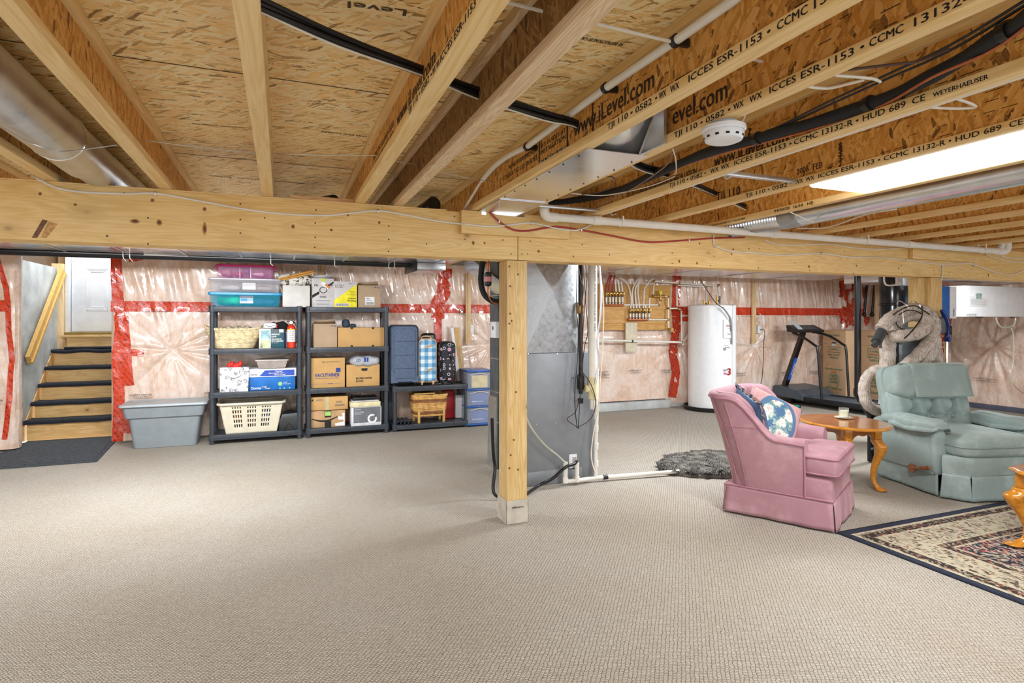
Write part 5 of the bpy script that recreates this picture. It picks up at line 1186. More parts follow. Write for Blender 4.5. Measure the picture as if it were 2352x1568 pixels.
tote('pink lidded clear craft tote on top of the tote stack', 494, 632, 608, 639, zb2 + .001, clear('pink_clear', '#d98cc4', .35), pm('pink_lid', '#e0348c', .3), Y=6.74, dep=.3,
     contents=[(.3, .45, .1, .5, pm('red_spool', '#c22b3a', .5)), (.6, .82, .15, .55, pm('pink_paper', '#eec7d6', .6)), (.08, .26, .1, .8, pm('tan_item', '#b98c8a', .6)), (.45, .55, .4, .85, pm('purple_item', '#6d3fa0', .6))], taper=.02, rimh=.02, latch=True,
     label_=lambda t_, x0, x1, Y, zb_, zt_: [part('divider', MB().box(x0 + u * (x1 - x0), x0 + u * (x1 - x0) + .006, Y + .004, Y + .012, zb_ + .004, zt_ - .02), clear('frost_rim', '#dcdbe6', .75), t_, world=True) for u in (.4, .58)])
M_WBOX = pm('white_carton', '#d9d6d2', .6, var=.03)
wbx = carton('open white carton with floral pillow, top of left shelves', 649, 712, 655, 1.43, M_WBOX, Y=6.74, dep=.3)
q = onY(676, 636, 6.86)
pz = zy(680, 655, 6.74)
mb = MB().sq((q.x + .01, 6.88, pz + .065), (.19, .10, .075), .8, .8, 24, 14, T=None)
M_TOILE = NT('toile_fabric'); v = M_TOILE.coord(); f1 = M_TOILE.noise(v, 22, 4, .6, .8); M_TOILE.color(M_TOILE.ramp(f1, [(.5, '#e6e4dc'), (.55, '#5d5242')], 'CONSTANT')); M_TOILE.setp(Roughness=.9)
solo('cushion', mb, M_TOILE.m, 'white pillow with brown floral print bulging out of the white carton', 'cushion', soft=True)
for k, (a, b, lab) in enumerate((((634, 642), (721, 621), 'upper wooden drumstick lying over the floral pillow'), ((637, 645), (722, 626), 'lower wooden drumstick lying over the floral pillow'))):
    p, q_ = onY(*a, 6.76), onY(*b, 6.76); mb = MB().tube([p, p.lerp(q_, .9), p.lerp(q_, .96), q_], [.008, .010, .007, .011], 10); solo('drumstick', mb, pm('maple', '#d79a3e', .4), lab, 'drumstick')
# --- top of the right unit
def ex_vodka(t_, x0, x1, Y, z0, z1):
    W_, h_ = x1 - x0, z1 - z0; P = lambda u, v: (x0 + u * W_, Y - .0015, z0 + v * h_)
    part('printed_band', MB().prism([P(.02, .32), P(.02, .42), P(.34, .56), P(.34, .46)], (0, .001, 0)).prism([P(.62, .66), P(.62, .72), P(.98, .9), P(.98, .84)], (0, .001, 0)), M_INK, t_, world=True)
    c = P(.52, .6); mb = MB(); mb.tube([(c[0] + .16 * W_ * cos(a), Y - .002, c[2] + .1 * h_ * sin(a)) for a in [2 * pi * k / 24 for k in range(24)]], .004, 5, loop=True); part('printed_dial', mb, M_INK, t_, world=True)
    rect(t_, 'tape_label', pm('lime_tape', '#c8dc50', .5), x0 + .42 * W_, x0 + .62 * W_, z0 + .88 * h_, z1, Y, .003)
    T = Matrix.Translation(P(.6, .76)) @ Matrix.Rotation(radians(45), 4, 'Y')
    part('sticker', MB().box(-.05, .05, -.002, -.001, -.022, .022, T=T), M_PAPER, t_, world=True); part('sticker', MB().box(-.005, .055, -.003, -.0025, -.0, .024, T=T), M_ORANGE, t_, world=True)
carton('grey white vodka carton, leftmost on the right shelving unit', 716, 767, 639, 1.43, pm('grey_carton', '#cfcccb', .6, var=.03), texts=[('PR', .12, .72, .07, .16, M_INK), ('IGOR', .66, .73, .07, .28, M_INK), ('EXTREME', .35, .42, .02, .3, M_RED), ('VODKA', .35, .33, .06, .3, M_INK), ('6 TIMES DISTILLED', .18, .22, .03, .64, M_GREY), ('FOR EXTREME PURITY', .22, .1, .025, .56, M_GREY)], extra=ex_vodka, flaps=True)
def ex_yel(t_, x0, x1, Y, z0, z1):
    W_, h_ = x1 - x0, z1 - z0; P = lambda u, v: (x0 + u * W_, Y - .0016, z0 + v * h_)
    part('yellow_panel', MB().prism([P(.01, .01), P(.99, .01), P(.99, .9), P(.01, .27)], (0, .001, 0)), pm('yellow_print', '#efe21a', .5), t_, world=True)
    rect(t_, 'barcode_label', M_PAPER, x0 + .07 * W_, x0 + .66 * W_, z0 + .05 * h_, z0 + .16 * h_, Y, .002)
    mb = MB(); [mb.box(x0 + (.1 + k * .036) * W_, x0 + (.115 + k * .036) * W_, Y - .0042, Y - .0032, z0 + .06 * h_, z0 + .15 * h_) for k in range(15)]; part('lettering', mb, M_INK, t_, world=True)
carton('yellow and grey spirits carton between vodka carton and plain carton', 767, 820, 646, 1.43, pm('grey_carton', '#cfcccb', .6), texts=[('6 x 1.75 L', .05, .82, .05, .38, M_INK), ('11.1 KG', .05, .75, .05, .32, M_INK), ('SHATTER-', .66, .6, .03, .28, pm('olive_ink', '#9c8f1a', .5)), ('PROOF', .76, .55, .03, .18, MATS['olive_ink']), ('INCASSABLE', .58, .48, .03, .36, MATS['olive_ink']), ('Golden', .6, .32, .07, .34, M_INK), ('Wedding', .57, .23, .07, .38, M_INK), ('118239', .62, .9, .03, .2, M_GREY)], extra=ex_yel)
def ex_bar(t_, x0, x1, Y, z0, z1):
    W_, h_ = x1 - x0, z1 - z0; rect(t_, 'shipping_label', M_PAPER, x0 + .3 * W_, x0 + .72 * W_, z0 + .12 * h_, z0 + .48 * h_, Y, .002)
    mb = MB(); [mb.box(x0 + (.36 + k * .024) * W_, x0 + (.368 + k * .024) * W_, Y - .0042, Y - .0032, z0 + .14 * h_, z0 + .26 * h_) for k in range(14)]; mb.box(x0 + .36 * W_, x0 + .5 * W_, Y - .0042, Y - .0032, z0 + .4 * h_, z0 + .42 * h_); mb.box(x0 + .36 * W_, x0 + .6 * W_, Y - .0042, Y - .0032, z0 + .33 * h_, z0 + .345 * h_); part('lettering', mb, M_INK, t_, world=True)
carton('tan carton with white shipping label, rightmost on the right shelving unit', 823, 874, 655, 1.43, M_TAN, texts=[('18 kg', .7, .88, .06, .24, M_NAVY)], extra=ex_bar, flaps=True)
# --- tier 3
def basket(name, lab, c, rx0, ry0, rx1, ry1, h, mat, n=72, rows=20, e=.8, rim=True, sup=False, dk=None, dkrows=(), parent_cat='basket'):
    t_ = thing(name, lab, parent_cat, c); mb = MB(); mbd = MB()
    def sh(a, t):
        rx, ry = rx0 + (rx1 - rx0) * t, ry0 + (ry1 - ry0) * t
        ca, sa = cos(a), sin(a); ex = .35 if sup else .75
        return Vector((rx * math.copysign(abs(ca) ** ex, ca), ry * math.copysign(abs(sa) ** ex, sa), 0))
    for r in range(rows):
        t = (r + .5) / rows; z = .006 + t * (h - .012); P = []
        for k in range(n):
            a = 2 * pi * k / n; p = sh(a, t); m_ = 1 + (.014 if (k // 2 + r) % 2 else -.014); P.append(Vector((p.x * m_, p.y * m_, z + .0015 * sin(k * 2.1 + r))))
        (mbd if r in dkrows else mb).tube(P, h / rows * .56, 5, loop=True)
    mb.loft([[sh(2 * pi * k / 40, t) * .97 + ZU * (.004 + t * (h - .01)) for k in range(40)] for t in (0, .5, 1)], True, False)
    mb.loft([[sh(2 * pi * k / 40, 0) * .97 + ZU * .003 for k in range(40)], [sh(2 * pi * k / 40, 0) * .97 + ZU * .008 for k in range(40)]])
    part('basket_weave', mb, mat, t_)
    if dkrows: part('dark_weave', mbd, dk, t_, label='dark brown woven rows')
    else: mbd.bm.free()
    if rim:
        mb = MB()
        for s_ in (0, 1): mb.tube([sh(a, 1) * 1.03 + Vector((0, 0, h + .005 * sin(a * 24 + s_ * pi) + (.03 if rim == 2 else 0) * abs(cos(a)) ** 4)) for a in [2 * pi * k / 96 for k in range(96)]], .009, 6, loop=True)
        part('braided_rim', mb, mat, t_)
    return t_
M_WICK = pm('willow_wicker', '#e2cfa6', .6, var=.12, scale=25); M_WICKD = pm('dark_wicker', '#8a5a32', .6, var=.15, scale=25); M_WICK2 = pm('honey_wicker', '#d3a662', .55, var=.14, scale=22)
cx_ = (hx_(477, 6.9) + hx_(597, 6.9)) / 2
basket('wicker_basket', 'oval pale wicker laundry basket on the left shelves, third tier', (cx_, 6.9, .988), .19, .125, .268, .165, .205, M_WICK, 80, 15, rim=2)
mb = MB()
for k in range(16): mb.sq((cx_ - .12 + .018 * k, 6.86 + .03 * sin(k * 3), 1.2 + .01 * sin(k * 5)), (.03, .05, .022), .8, .8, 10, 6)
solo('knitted_blanket', mb, pm('oatmeal_knit', '#b9ac94', .95, var=.25, scale=60), 'oatmeal knitted blanket heaped in the pale wicker basket', 'blanket')
def ex_land(t_, x0, x1, Y, z0, z1):
    W_, h_ = x1 - x0, z1 - z0; rect(t_, 'printed_sky', pm('sky_print', '#9cc4dc', .5, var=.3, scale=16), x0 + .02, x1 - .01, z0 + .45 * h_, z0 + .93 * h_, Y, .002); rect(t_, 'printed_field', pm('field_print', '#c8cfa0', .5, var=.2, scale=20), x0 + .02, x1 - .01, z0 + .04 * h_, z0 + .45 * h_, Y, .002)
carton('small carton with a pale seascape print beside the teal coffee box', 595, 622, 755, .985, pm('cream_carton', '#e6e6dc', .5), Y=6.75, dep=.2, texts=[('100', .08, .2, .06, .2, M_INK), ('10', .08, .06, .1, .2, M_INK)], extra=ex_land, name='coffee_box')
def ex_teal(t_, x0, x1, Y, z0, z1):
    W_, h_ = x1 - x0, z1 - z0; rect(t_, 'barcode_label', M_PAPER, x0 + .62 * W_, x0 + .94 * W_, z0 + .82 * h_, z0 + .98 * h_, Y, .002)
carton('dark teal coffee box with white wording on the left shelves', 622, 653, 755, .985, pm('teal_carton', '#17505c', .45), Y=6.75, dep=.2, texts=[('KIRKLAND', .08, .88, .05, .45, M_RED), ('BREAKFAST', .05, .68, .075, .62, M_WINK), ('BLEND', .05, .57, .075, .36, M_WINK), ('M\u00c9LANGE DU', .05, .44, .075, .75, M_WINK), ('PETIT-D\u00c9JEUNER', .05, .34, .075, .88, M_WINK), ('arabica', .05, .27, .03, .5, M_WINK), ('\u2698', .08, .1, .06, None, M_GREEN)], extra=ex_teal, name='coffee_box')
q = onY(620, 748, 6.8)
gd = thing('kitchen_gadget', 'white dotted gadget with red trim lying on the seascape carton', 'gadget', tuple(q))
zc = zy(608, 755, 6.75)
mb = MB().sq((q.x, 6.82, zc + .035), (.065, .05, .03), .4, .4, 20, 10); part('gadget_body', mb, M_WHITE, gd, world=True)
mb = MB()
for k in range(9): mb.sq((q.x - .045 + .011 * k, 6.768, zc + .04 - .016 * sin(k * .4)), (.004, .004, .004), 1, 1, 8, 5)
part('button', mb, M_BLACK, gd, world=True, kind='stuff')
part('trim', MB().box(q.x + .055, q.x + .075, 6.78, 6.86, zc + .005, zc + .05, bev=.005), M_RED, gd, world=True)
mb = MB().sq((q.x + .1, 6.88, zc + .03), (.09, .05, .045), .7, .7, 16, 10, fn=lambda p: (p.x, p.y, p.z + .01 * sin(p.x * 60))); solo('black_pouch', mb, pm('black_fabric', '#1a1a1c', .9), 'crumpled black pouch behind the dotted gadget', 'pouch')
x0_, x1_ = hx_(654, 6.86), hx_(687, 6.86); dis = thing('document_box', 'white blue edged box standing behind the fire extinguisher', 'box', ((x0_ + x1_) / 2, 6.9, .988))
part('box_body', MB().box(x0_, x1_, 6.86, 7.02, .988, zy(670, 762, 6.86), bev=.004), pm('pale_carton', '#ccc8c2', .6), dis, world=True); part('edge_strip', MB().box(x0_ - .001, x0_ + .016, 6.857, 6.86, .99, zy(670, 763, 6.86)), M_NAVY, dis, world=True)
# fire extinguisher
ex_, ey_ = hx_(669, 6.79), 6.79
fe = thing('fire_extinguisher', 'red fire extinguisher with white instruction label on the left shelves', 'fire extinguisher', (ex_, ey_, .988))
M_FIRE = pm('extinguisher_red', '#e03a20', .25, var=.02); r = .044
part('cylinder', MB().lathe([(.038, 0), (r, .006), (r, .205), (.041, .228), (.03, .245), (.016, .252)], (0, 0, 0), 28), M_FIRE, fe)
part('instruction_label', MB().lathe([(r + .0008, .068), (r + .0008, .195)], (0, 0, 0), 28, caps=False), M_PAPER, fe)
part('label_stripe', MB().lathe([(r + .001, .196), (r + .001, .205)], (0, 0, 0), 28, caps=False), pm('yellow_print', '#efe21a', .5), fe)
part('neck', MB().lathe([(.015, .252), (.017, .27), (.012, .28)], (0, 0, 0), 16), M_BRASS, fe); part('gauge', MB().lathe([(.018, -.006), (.02, 0), (.018, .006)], (-.002, -.03, .276), 18, axis='Y'), M_CHROME, fe)
part('handle', MB().box(-.045, .03, -.009, .009, .282, .292, bev=.003).box(-.01, .02, -.01, .01, .262, .284, bev=.003), M_BLACK, fe); part('lever', MB().tube([(.0, 0, .296), (.04, 0, .308), (.075, 0, .33)], .006, 8).tube([(.01, 0, .276), (.05, 0, .262), (.08, 0, .244)], .005, 8), M_CHROME, fe)
part('hose', MB().tube(spline([(.01, .01, .272), (.04, .01, .268), (.058, 0, .22), (.056, -.01, .14), (.052, -.012, .1)], 5), .009, 10).cyl((.052, -.012, .1), (.051, -.012, .08), .012, 10, r2=.014), M_BLACK, fe)
mb = MB()
for k in range(5): mb.text('\u25b6', (.01, -r, .175 - .022 * k), XR, ZU, .012, .01, off=.003)
part('lettering', mb, M_RED, fe); mb = MB()
for k in range(5): mb.box(-.02, .004, -r - .0035, -r - .0025, .178 - .022 * k, .180 - .022 * k).box(-.02, .0, -r - .0035, -r - .0025, .184 - .022 * k, .186 - .022 * k)
part('lettering', mb, M_GREY, fe)
carton('narrow tan carton on the third tier of the right shelves', 720, 774, 743, .985, M_TAN, texts=[('18 kg', .74, .88, .06, .2, M_NAVY)], flaps=True)
def holes(pts):
    def f(t_, x0, x1, Y, z0, z1):
        mb = MB()
        for u, v in pts: mb.lathe([(.013, -.001), (.013, .0)], (x0 + u * (x1 - x0), Y - .001, z0 + v * (z1 - z0)), 14, axis='Y')
        part('finger_hole', mb, M_BLACK, t_, world=True)
    return f
cbw = carton('wide ochre carton with round finger holes, third tier', 776, 884, 752, .985, M_OCHRE, extra=holes([(.29, .97), (.74, .97), (.29, .04), (.74, .04)]))
q = onY(795, 748, 6.82); zc = zy(800, 752, 6.76)
mb = MB().sq((q.x, 6.85, zc + .045), (.045, .06, .05), .8, .8, 16, 10); mb.sq((q.x + .075, 6.85, zc + .02), (.04, .05, .022), .8, .8, 16, 10); solo('shoe', mb, pm('denim_shoe', '#333d4e', .7, var=.3, scale=40), 'dark blue shoe lying on the wide ochre carton', 'shoe')
# --- tier 2
M_DAMASK = NT('damask_paper'); v = M_DAMASK.coord(); vo = M_DAMASK.n('TexVoronoi'); vo.inputs['Scale'].default_value = 20; M_DAMASK.l(v, vo.inputs['Vector'])
nz = M_DAMASK.noise(v, 60, 3, .6, 1.5); f_ = M_DAMASK.math('MULTIPLY', M_DAMASK.math('LESS_THAN', vo.outputs['Distance'], .48), M_DAMASK.math('GREATER_THAN', nz, .5)); M_DAMASK.color(M_DAMASK.mix(f_, '#dcdcdf', '#7b7c84')); M_DAMASK.setp(Roughness=.5)
gx0, gx1 = hx_(505, 6.76), hx_(570, 6.76); gz = zy(537, 844, 6.76)
gb = thing('gift_bag', 'white patterned paper gift bag with rope handle on the left shelves', 'gift bag', ((gx0 + gx1) / 2, 6.82, .538))
part('bag_body', MB().prism([(gx0, 6.76, .538), (gx1, 6.76, .538), (gx1 + .008, 6.76, gz), (gx0 - .002, 6.76, gz + .004)], (0, .13, 0)), M_DAMASK.m, gb, world=True)
xm = (gx0 + gx1) / 2; part('handle', MB().tube(spline([(xm - .06, 6.757, gz - .06), (xm - .045, 6.75, gz - .085), (xm, 6.745, gz - .1), (xm + .05, 6.75, gz - .085), (xm + .065, 6.757, gz - .055)], 5), .009, 8), M_PVC, gb, world=True)
mb = MB()
for k in range(5): mb.sq((xm - .05 + .026 * k, 6.82, gz + .02 + .012 * sin(k * 2)), (.024, .03, .035), .9, .9, 10, 8, fn=lambda p: (p.x + .2 * p.z, p.y, p.z))
solo('tissue_paper', mb, pm('red_tissue', '#d23028', .6), 'red tissue paper sticking out of the white gift bag', 'tissue paper')
def ex_dom(t_, x0, x1, Y, z0, z1):
    W_, h_ = x1 - x0, z1 - z0; zl = z0 + .63 * h_
    part('lid', MB().box(x0 - .008, x1 + .012, Y - .008, Y + .3, zl, z1 + .004, bev=.003), pm('lid_white', '#e3e6ee', .5), t_, world=True)
    P = lambda u, v: (x0 + u * W_, Y - .0095, zl + v * (z1 - zl)); part('blue_panel', MB().prism([P(.22, .12), P(.98, .12), P(.98, .85), P(.34, .85)], (0, .001, 0)), pm('royal_print', '#2c52b8', .5), t_, world=True)
    mb = MB().text('"Copy that!"', P(.56, .6), XR, ZU, .016, .16 * W_, off=.003); mb.text('~ Allow us, follow their original ~', P(.4, .4), XR, ZU, .013, .36 * W_, off=.003); mb.text('\u201cAdditions, burn copies\u201d', P(.53, .2), XR, ZU, .013, .26 * W_, off=.003); part('lettering', mb, M_WINK, t_, world=True)
    mb = MB().text('Domtar', P(.05, .25), XR, ZU, .018, .13 * W_, off=.003); part('lettering', mb, M_GREY, t_, world=True)
    mb = MB()
    for u, v, r_ in ((.67, .28, .022), (.665, .06, .008), (.76, .065, .008), (.875, .07, .008)): mb.lathe([(r_, -.001), (r_, 0)], (x0 + u * W_, Y - .0015, z0 + v * h_ + .0), 18, axis='Y')
    part('printed_seal', mb, pm('seal_green', '#8fcf9a', .5), t_, world=True)
carton('bright blue copy paper box with white lid on the left shelves', 572, 678, 847, .535, pm('copier_blue', '#1b6fc0', .45), dep=.28, name='paper_box', texts=[('Domtar', .04, .06, .12, .23, M_WINK), ('Copy', .28, .14, .07, .1, M_WINK), ('Copie', .34, .06, .07, .11, M_WINK), ('Copier', .74, .33, .05, .09, M_WINK), ('Photocopieur', .74, .25, .05, .16, M_WINK)], extra=ex_dom)
zc = zy(625, 847, 6.76) + .004
tb = thing('plastic_bin', 'shallow taupe plastic bin on the blue copy paper box', 'storage box', (hx_(625, 6.78), 6.88, zc))
xa_, xb_ = hx_(587, 6.78), hx_(662, 6.78); zt2 = zy(625, 826, 6.78)
part('bin_body', MB().loft([[(xa_ + .03, 6.80, zc + .002), (xb_ - .03, 6.80, zc + .002), (xb_ - .03, 6.98, zc + .002), (xa_ + .03, 6.98, zc + .002)], [(xa_ + .008, 6.785, zt2 - .012), (xb_ - .008, 6.785, zt2 - .012), (xb_ - .008, 7.0, zt2 - .012), (xa_ + .008, 7.0, zt2 - .012)]]), pm('taupe_plastic', '#a59a95', .4), tb, world=True)
part('lid', MB().box(xa_ - .004, xb_ + .004, 6.775, 7.01, zt2 - .012, zt2, bev=.004), pm('taupe_lid', '#c9c3bd', .4), tb, world=True)
def ex_vac(t_, x0, x1, Y, z0, z1):
    W_, h_ = x1 - x0, z1 - z0; rect(t_, 'logo_block', M_NAVY, x0 + .74 * W_, x0 + .87 * W_, z0 + .52 * h_, z0 + .66 * h_, Y, .002); part('rule', MB().box(x0 + .08 * W_, x0 + .88 * W_, Y - .002, Y - .001, z0 + .13 * h_, z0 + .135 * h_), M_NAVY, t_, world=True)
carton('large ochre carton with blue wording on the right shelves, second tier', 713, 792, 822, .535, M_OCHRE, texts=[('Fragile \u2022 Glass \u2022 Handle with Care', .33, .86, .025, .5, M_INK), ('VACUTAINER', .12, .37, .12, .72, M_NAVY), ('Brand Evacuated Blood Collection Tubes', .14, .31, .028, .68, M_NAVY), ('BECTON', .52, .12, .035, .12, M_NAVY)], extra=ex_vac)
def ex_rec(t_, x0, x1, Y, z0, z1):
    W_, h_ = x1 - x0, z1 - z0; mb = MB(); a, b, z = x0 + .43 * W_, x0 + .64 * W_, z0 + .75 * h_
    mb.prism([(a, Y - .0015, z + .012), (a + .012, Y - .0015, z - .01), (b - .012, Y - .0015, z - .01), (b, Y - .0015, z + .012), (b - .01, Y - .0015, z + .02), (a + .01, Y - .0015, z + .02)], (0, .001, 0)); part('hand_hole', mb, M_BLACK, t_, world=True)
carton('records storage carton with hand hole on the right shelves', 796, 872, 837, .535, M_OCHRE, texts=[('RECORDS CENTER', .28, .33, .09, .48, M_INK), ('BOX NO.', .28, .2, .09, .23, M_INK)], extra=ex_rec)
zc = zy(835, 837, 6.76); q = onY(838, 826, 6.84)
mb = MB().sq((q.x, 6.86, zc + .035), (.17, .1, .058), .7, .7, 26, 14, fn=lambda p: (p.x, p.y, p.z * (1 + .12 * sin(p.x * 50) + .1 * sin(p.y * 60)))); pg = thing('plastic_bag', 'grey plastic bag with blue print bulging over the records carton', 'bag', (q.x, 6.86, zc)); part('bag_body', mb, pm('grey_bag', '#b5b8be', .35), pg, world=True, soft=True)
mb = MB().box(q.x - .02, q.x + .0, 6.757, 6.76, zc + .03, zc + .08).box(q.x + .01, q.x + .03, 6.757, 6.76, zc + .03, zc + .08).text('CO', (q.x - .11, 6.757, zc + .035), XR, ZU, .035, .05); part('lettering', mb, M_NAVY, pg, world=True)
# --- tier 1
bx0, bx1, by0, by1 = hx_(499, 6.72), hx_(654, 6.72), 6.70, 7.08; bz0, bz1 = .098, zy(577, 926, 6.72)
M_CREAM = pm('cream_plastic', '#ded7c0', .35, var=.03)
lb = thing('laundry_basket', 'cream plastic laundry basket with square holes on the lowest left shelf', 'basket', ((bx0 + bx1) / 2, 6.9, bz0))
W_ = bx1 - bx0
def bp_(u, v, side):
    t = .06 * (1 - v); z = bz0 + v * (bz1 - bz0); xa, xb, ya, yb = bx0 + .02 + t, bx1 - .02 - t, by0 + .02 + t * .5, by1 - .02 - t * .5
    return {'f': (xa + u * (xb - xa), ya, z), 'b': (xb + u * (xa - xb), yb, z), 'l': (xa, yb + u * (ya - yb), z), 'r': (xb, ya + u * (yb - ya), z)}[side]
def sk(i, j): # holes: five rows, three groups of columns
    return (i % 2 == 1) and (j % 3 == 1) and 3 < j < 16 and (9 <= i <= 16 or 21 <= i <= 28 or 33 <= i <= 40)
mb = MB(); mb.grid(lambda a, b: bp_(a, b, 'f'), 49, 19, skip=lambda i, j: (i % 2 == 1) and (j % 3 != 0) and 2 < j < 17 and (9 <= i <= 16 or 21 <= i <= 28 or 33 <= i <= 40))
for s_ in 'blr': mb.grid(lambda a, b: bp_(a, b, s_), 8, 4)
mb.poly([bp_(0, 0, 'f'), bp_(1, 0, 'f'), bp_(0, 0, 'b'), bp_(1, 0, 'b')], [(0, 1, 2, 3)])
part('basket_body', mb, M_CREAM, lb, world=True, solid=.004, soft=True)
rimp = []
for cxx, cyy, a0 in ((bx1 - .05, by1 - .05, 0), (bx0 + .05, by1 - .05, 90), (bx0 + .05, by0 + .05, 180), (bx1 - .05, by0 + .05, 270)):
    for k in range(6): a = radians(a0 + 18 * k); rimp.append((cxx + .05 * cos(a), cyy + .05 * sin(a), bz1 + .0))
part('basket_rim', MB().tube(rimp, .013, 8, loop=True), M_CREAM, lb, world=True)
for k, (u, zz_, m, lab, rr_) in enumerate(((.2, .7, pm('orange_toy', '#c8731e', .5, var=.3), 'orange item inside the cream laundry basket', .055), (.42, .6, pm('brown_toy', '#7a4a30', .6, var=.3), 'brown bundle inside the cream laundry basket', .07), (.62, .75, pm('grey_straps', '#7c756c', .6, var=.4, scale=30), 'grey tangled straps piled in the cream laundry basket', .07), (.82, .68, pm('blue_toy', '#4a7ea8', .6, var=.3), 'blue item inside the cream laundry basket', .06))):
    c = (bx0 + .08 + u * (W_ - .16), 6.82, bz0 + zz_ * (bz1 - bz0) - .04); mb = MB().sq(c, (rr_ * 1.3, rr_, rr_ * 1.1), .8, .8, 16, 10, fn=lambda p: (p.x + .008 * sin(p.z * 70), p.y, p.z + .008 * sin(p.x * 80)))
    if k == 2:
        for j in range(7): a = j * .9; mb.tube(spline([(c[0] - .06 + .015 * j, 6.78, c[2] + .05), (c[0] - .05 + .02 * j, 6.78, c[2] + .1 + .01 * (j % 3)), (c[0] + .0 + .015 * j, 6.79, c[2] + .09), (c[0] + .03 + .01 * j, 6.79, c[2] + .045)], 4), .006, 6)
    if k == 0: mb.tube(spline([(c[0] - .02, 6.78, c[2] + .03), (c[0] + .05, 6.78, c[2] + .09), (c[0] + .1, 6.79, c[2] + .12)], 4), .006, 6)
    solo('basket_item', mb, m, lab, 'clutter')
kx0, kx1 = hx_(641, 6.75), hx_(686, 6.75); kz = zy(663, 944, 6.75)
bb = thing('tote_bag', 'slouching black fabric bag on the lowest left shelf', 'bag', ((kx0 + kx1) / 2, 6.85, .098)); km = (kx0 + kx1) / 2
mb = MB().loft([[(kx0, 6.75, .099), (kx1, 6.75, .099), (kx1, 6.95, .099), (kx0, 6.95, .099)], [(kx0, 6.745, .2), (kx1 + .005, 6.75, .2), (kx1, 6.95, .2), (kx0, 6.95, .2)], [(kx0 + .03, 6.78, .27), (kx1 - .01, 6.77, .28), (kx1 - .02, 6.93, .28), (kx0 + .04, 6.93, .27)], [(km - .02, 6.84, kz), (km + .03, 6.83, kz + .01), (km + .02, 6.88, kz), (km - .02, 6.88, kz)]]); part('bag_body', mb, pm('black_nylon', '#1b1d20', .4, var=.2, bump=.5, bscale=14), bb, world=True)
part('piping', MB().tube([(kx0, 6.745, .2), (kx0, 6.745, .1), (kx1, 6.745, .1), (kx1, 6.745, .2)], .004, 6).tube([(km - .05, 6.743, .1), (km, 6.743, .18), (km + .06, 6.743, .1)], .003, 5), M_FOAM, bb, world=True)
za1 = .098
def ex_am(t_, x0, x1, Y, z0, z1):
    W_, h_ = x1 - x0, z1 - z0; P = lambda u, v: (x0 + u * W_, Y - .002, z0 + v * h_)
    L = [P(.06 + .72 * k / 16, .62 - .28 * sin(pi * (.05 + .9 * k / 16)) + .06 * (k / 16)) for k in range(17)]; mb = MB(); mb.loft([[(p[0], p[1], p[2] + .012 * sin(pi * (k + .5) / 17)), (p[0], p[1] + .001, p[2] + .012 * sin(pi * (k + .5) / 17)), (p[0], p[1] + .001, p[2] - .008), (p[0], p[1], p[2] - .008)] for k, p in enumerate(L)]); part('printed_smile', mb, M_INK, t_, world=True)
    rect(t_, 'tape_strip', M_INK, x0 + .42 * W_, x0 + .6 * W_, z0, z0 + .38 * h_, Y, .003); rect(t_, 'tape_strip', M_INK, x0 + .42 * W_, x0 + .6 * W_, z0 + .6 * h_, z1, Y, .003); rect(t_, 'green_sticker', pm('lime_sticker', '#9fd070', .5), x0 + .43 * W_, x0 + .59 * W_, z0 + .7 * h_, z0 + .96 * h_, Y, .004)
    part('torn_label', MB().prism([P(.72, .05), P(.98, .05), P(.98, .82), P(.9, .8), P(.93, .6), P(.8, .62), P(.8, .42), P(.95, .4), P(.95, .28), P(.7, .2)], (0, .001, 0)), M_PAPER, t_, world=True)
carton('tan parcel carton with black curved smile print, lowest right shelf', 711, 793, 943, .095, pm('parcel_cardboard', '#c09a70', .75), extra=ex_am, dep=.3)
zz1 = zy(752, 943, 6.76)
carton('ochre carton stacked on the smile print parcel', 711, 799, 911, zz1, M_OCHRE, texts=[('ACCO', .17, .7, .16, .17, M_GREY), ('54075', .68, .52, .13, .17, M_GREY), ('||||||||||||||', .66, .3, .13, .24, M_GREY), ('\u25e2', .03, .72, .2, None, M_INK)], tape_=2, dep=.3)
def ex_gr(t_, x0, x1, Y, z0, z1):
    W_, h_ = x1 - x0, z1 - z0; rect(t_, 'grey_panel', pm('slate_print', '#6d7176', .5), x0 + .07 * W_, x0 + .97 * W_, z0 + .17 * h_, z0 + .97 * h_, Y, .002)
    c = (x0 + .69 * W_, z0 + .36 * h_); mb = MB(); mb.loft([[(c[0] + r_ * cos(a), Y - .004 + o_, c[1] + r_ * sin(a)) for r_, o_ in ((.052, 0), (.032, 0), (.032, .001), (.052, .001))] for a in [radians(60 + 10 * k) for k in range(33)]]); part('printed_ring', mb, M_WINK, t_, world=True)
carton('white and slate carton with white ring logo, lowest right shelf', 807, 876, 934, .095, pm('white_print', '#dfe0e4', .5), Y=6.74, texts=[('unbelievable', .1, .86, .035, .22, M_WINK), ('smart  simple', .1, .74, .04, .3, M_WINK), ('connected', .1, .68, .035, .3, M_WINK), ('and easy', .1, .61, .035, .22, M_WINK)], extra=ex_gr)
zz2 = zy(842, 934, 6.74)
carton('flat cream box lying on the white and slate carton', 805, 874, 923, zz2, pm('cream_card', '#e3dab0', .6), Y=6.73, dep=.28)
zz3 = zy(842, 923, 6.73)
x0_, x1_ = hx_(809, 6.74), hx_(870, 6.74)
solo('binder', MB().box(x0_, x1_, 6.74, 6.98, zz3 + .003, zz3 + .017, bev=.003), pm('pale_grey_board', '#c9c6ca', .5), 'thin pale grey binder on the flat cream box', 'binder')
solo('binder', MB().box(x0_ + .01, x1_ - .005, 6.76, 7.0, zz3 + .019, zz3 + .05, bev=.004), M_BLACK, 'black binder on top of the pale grey binder', 'binder')
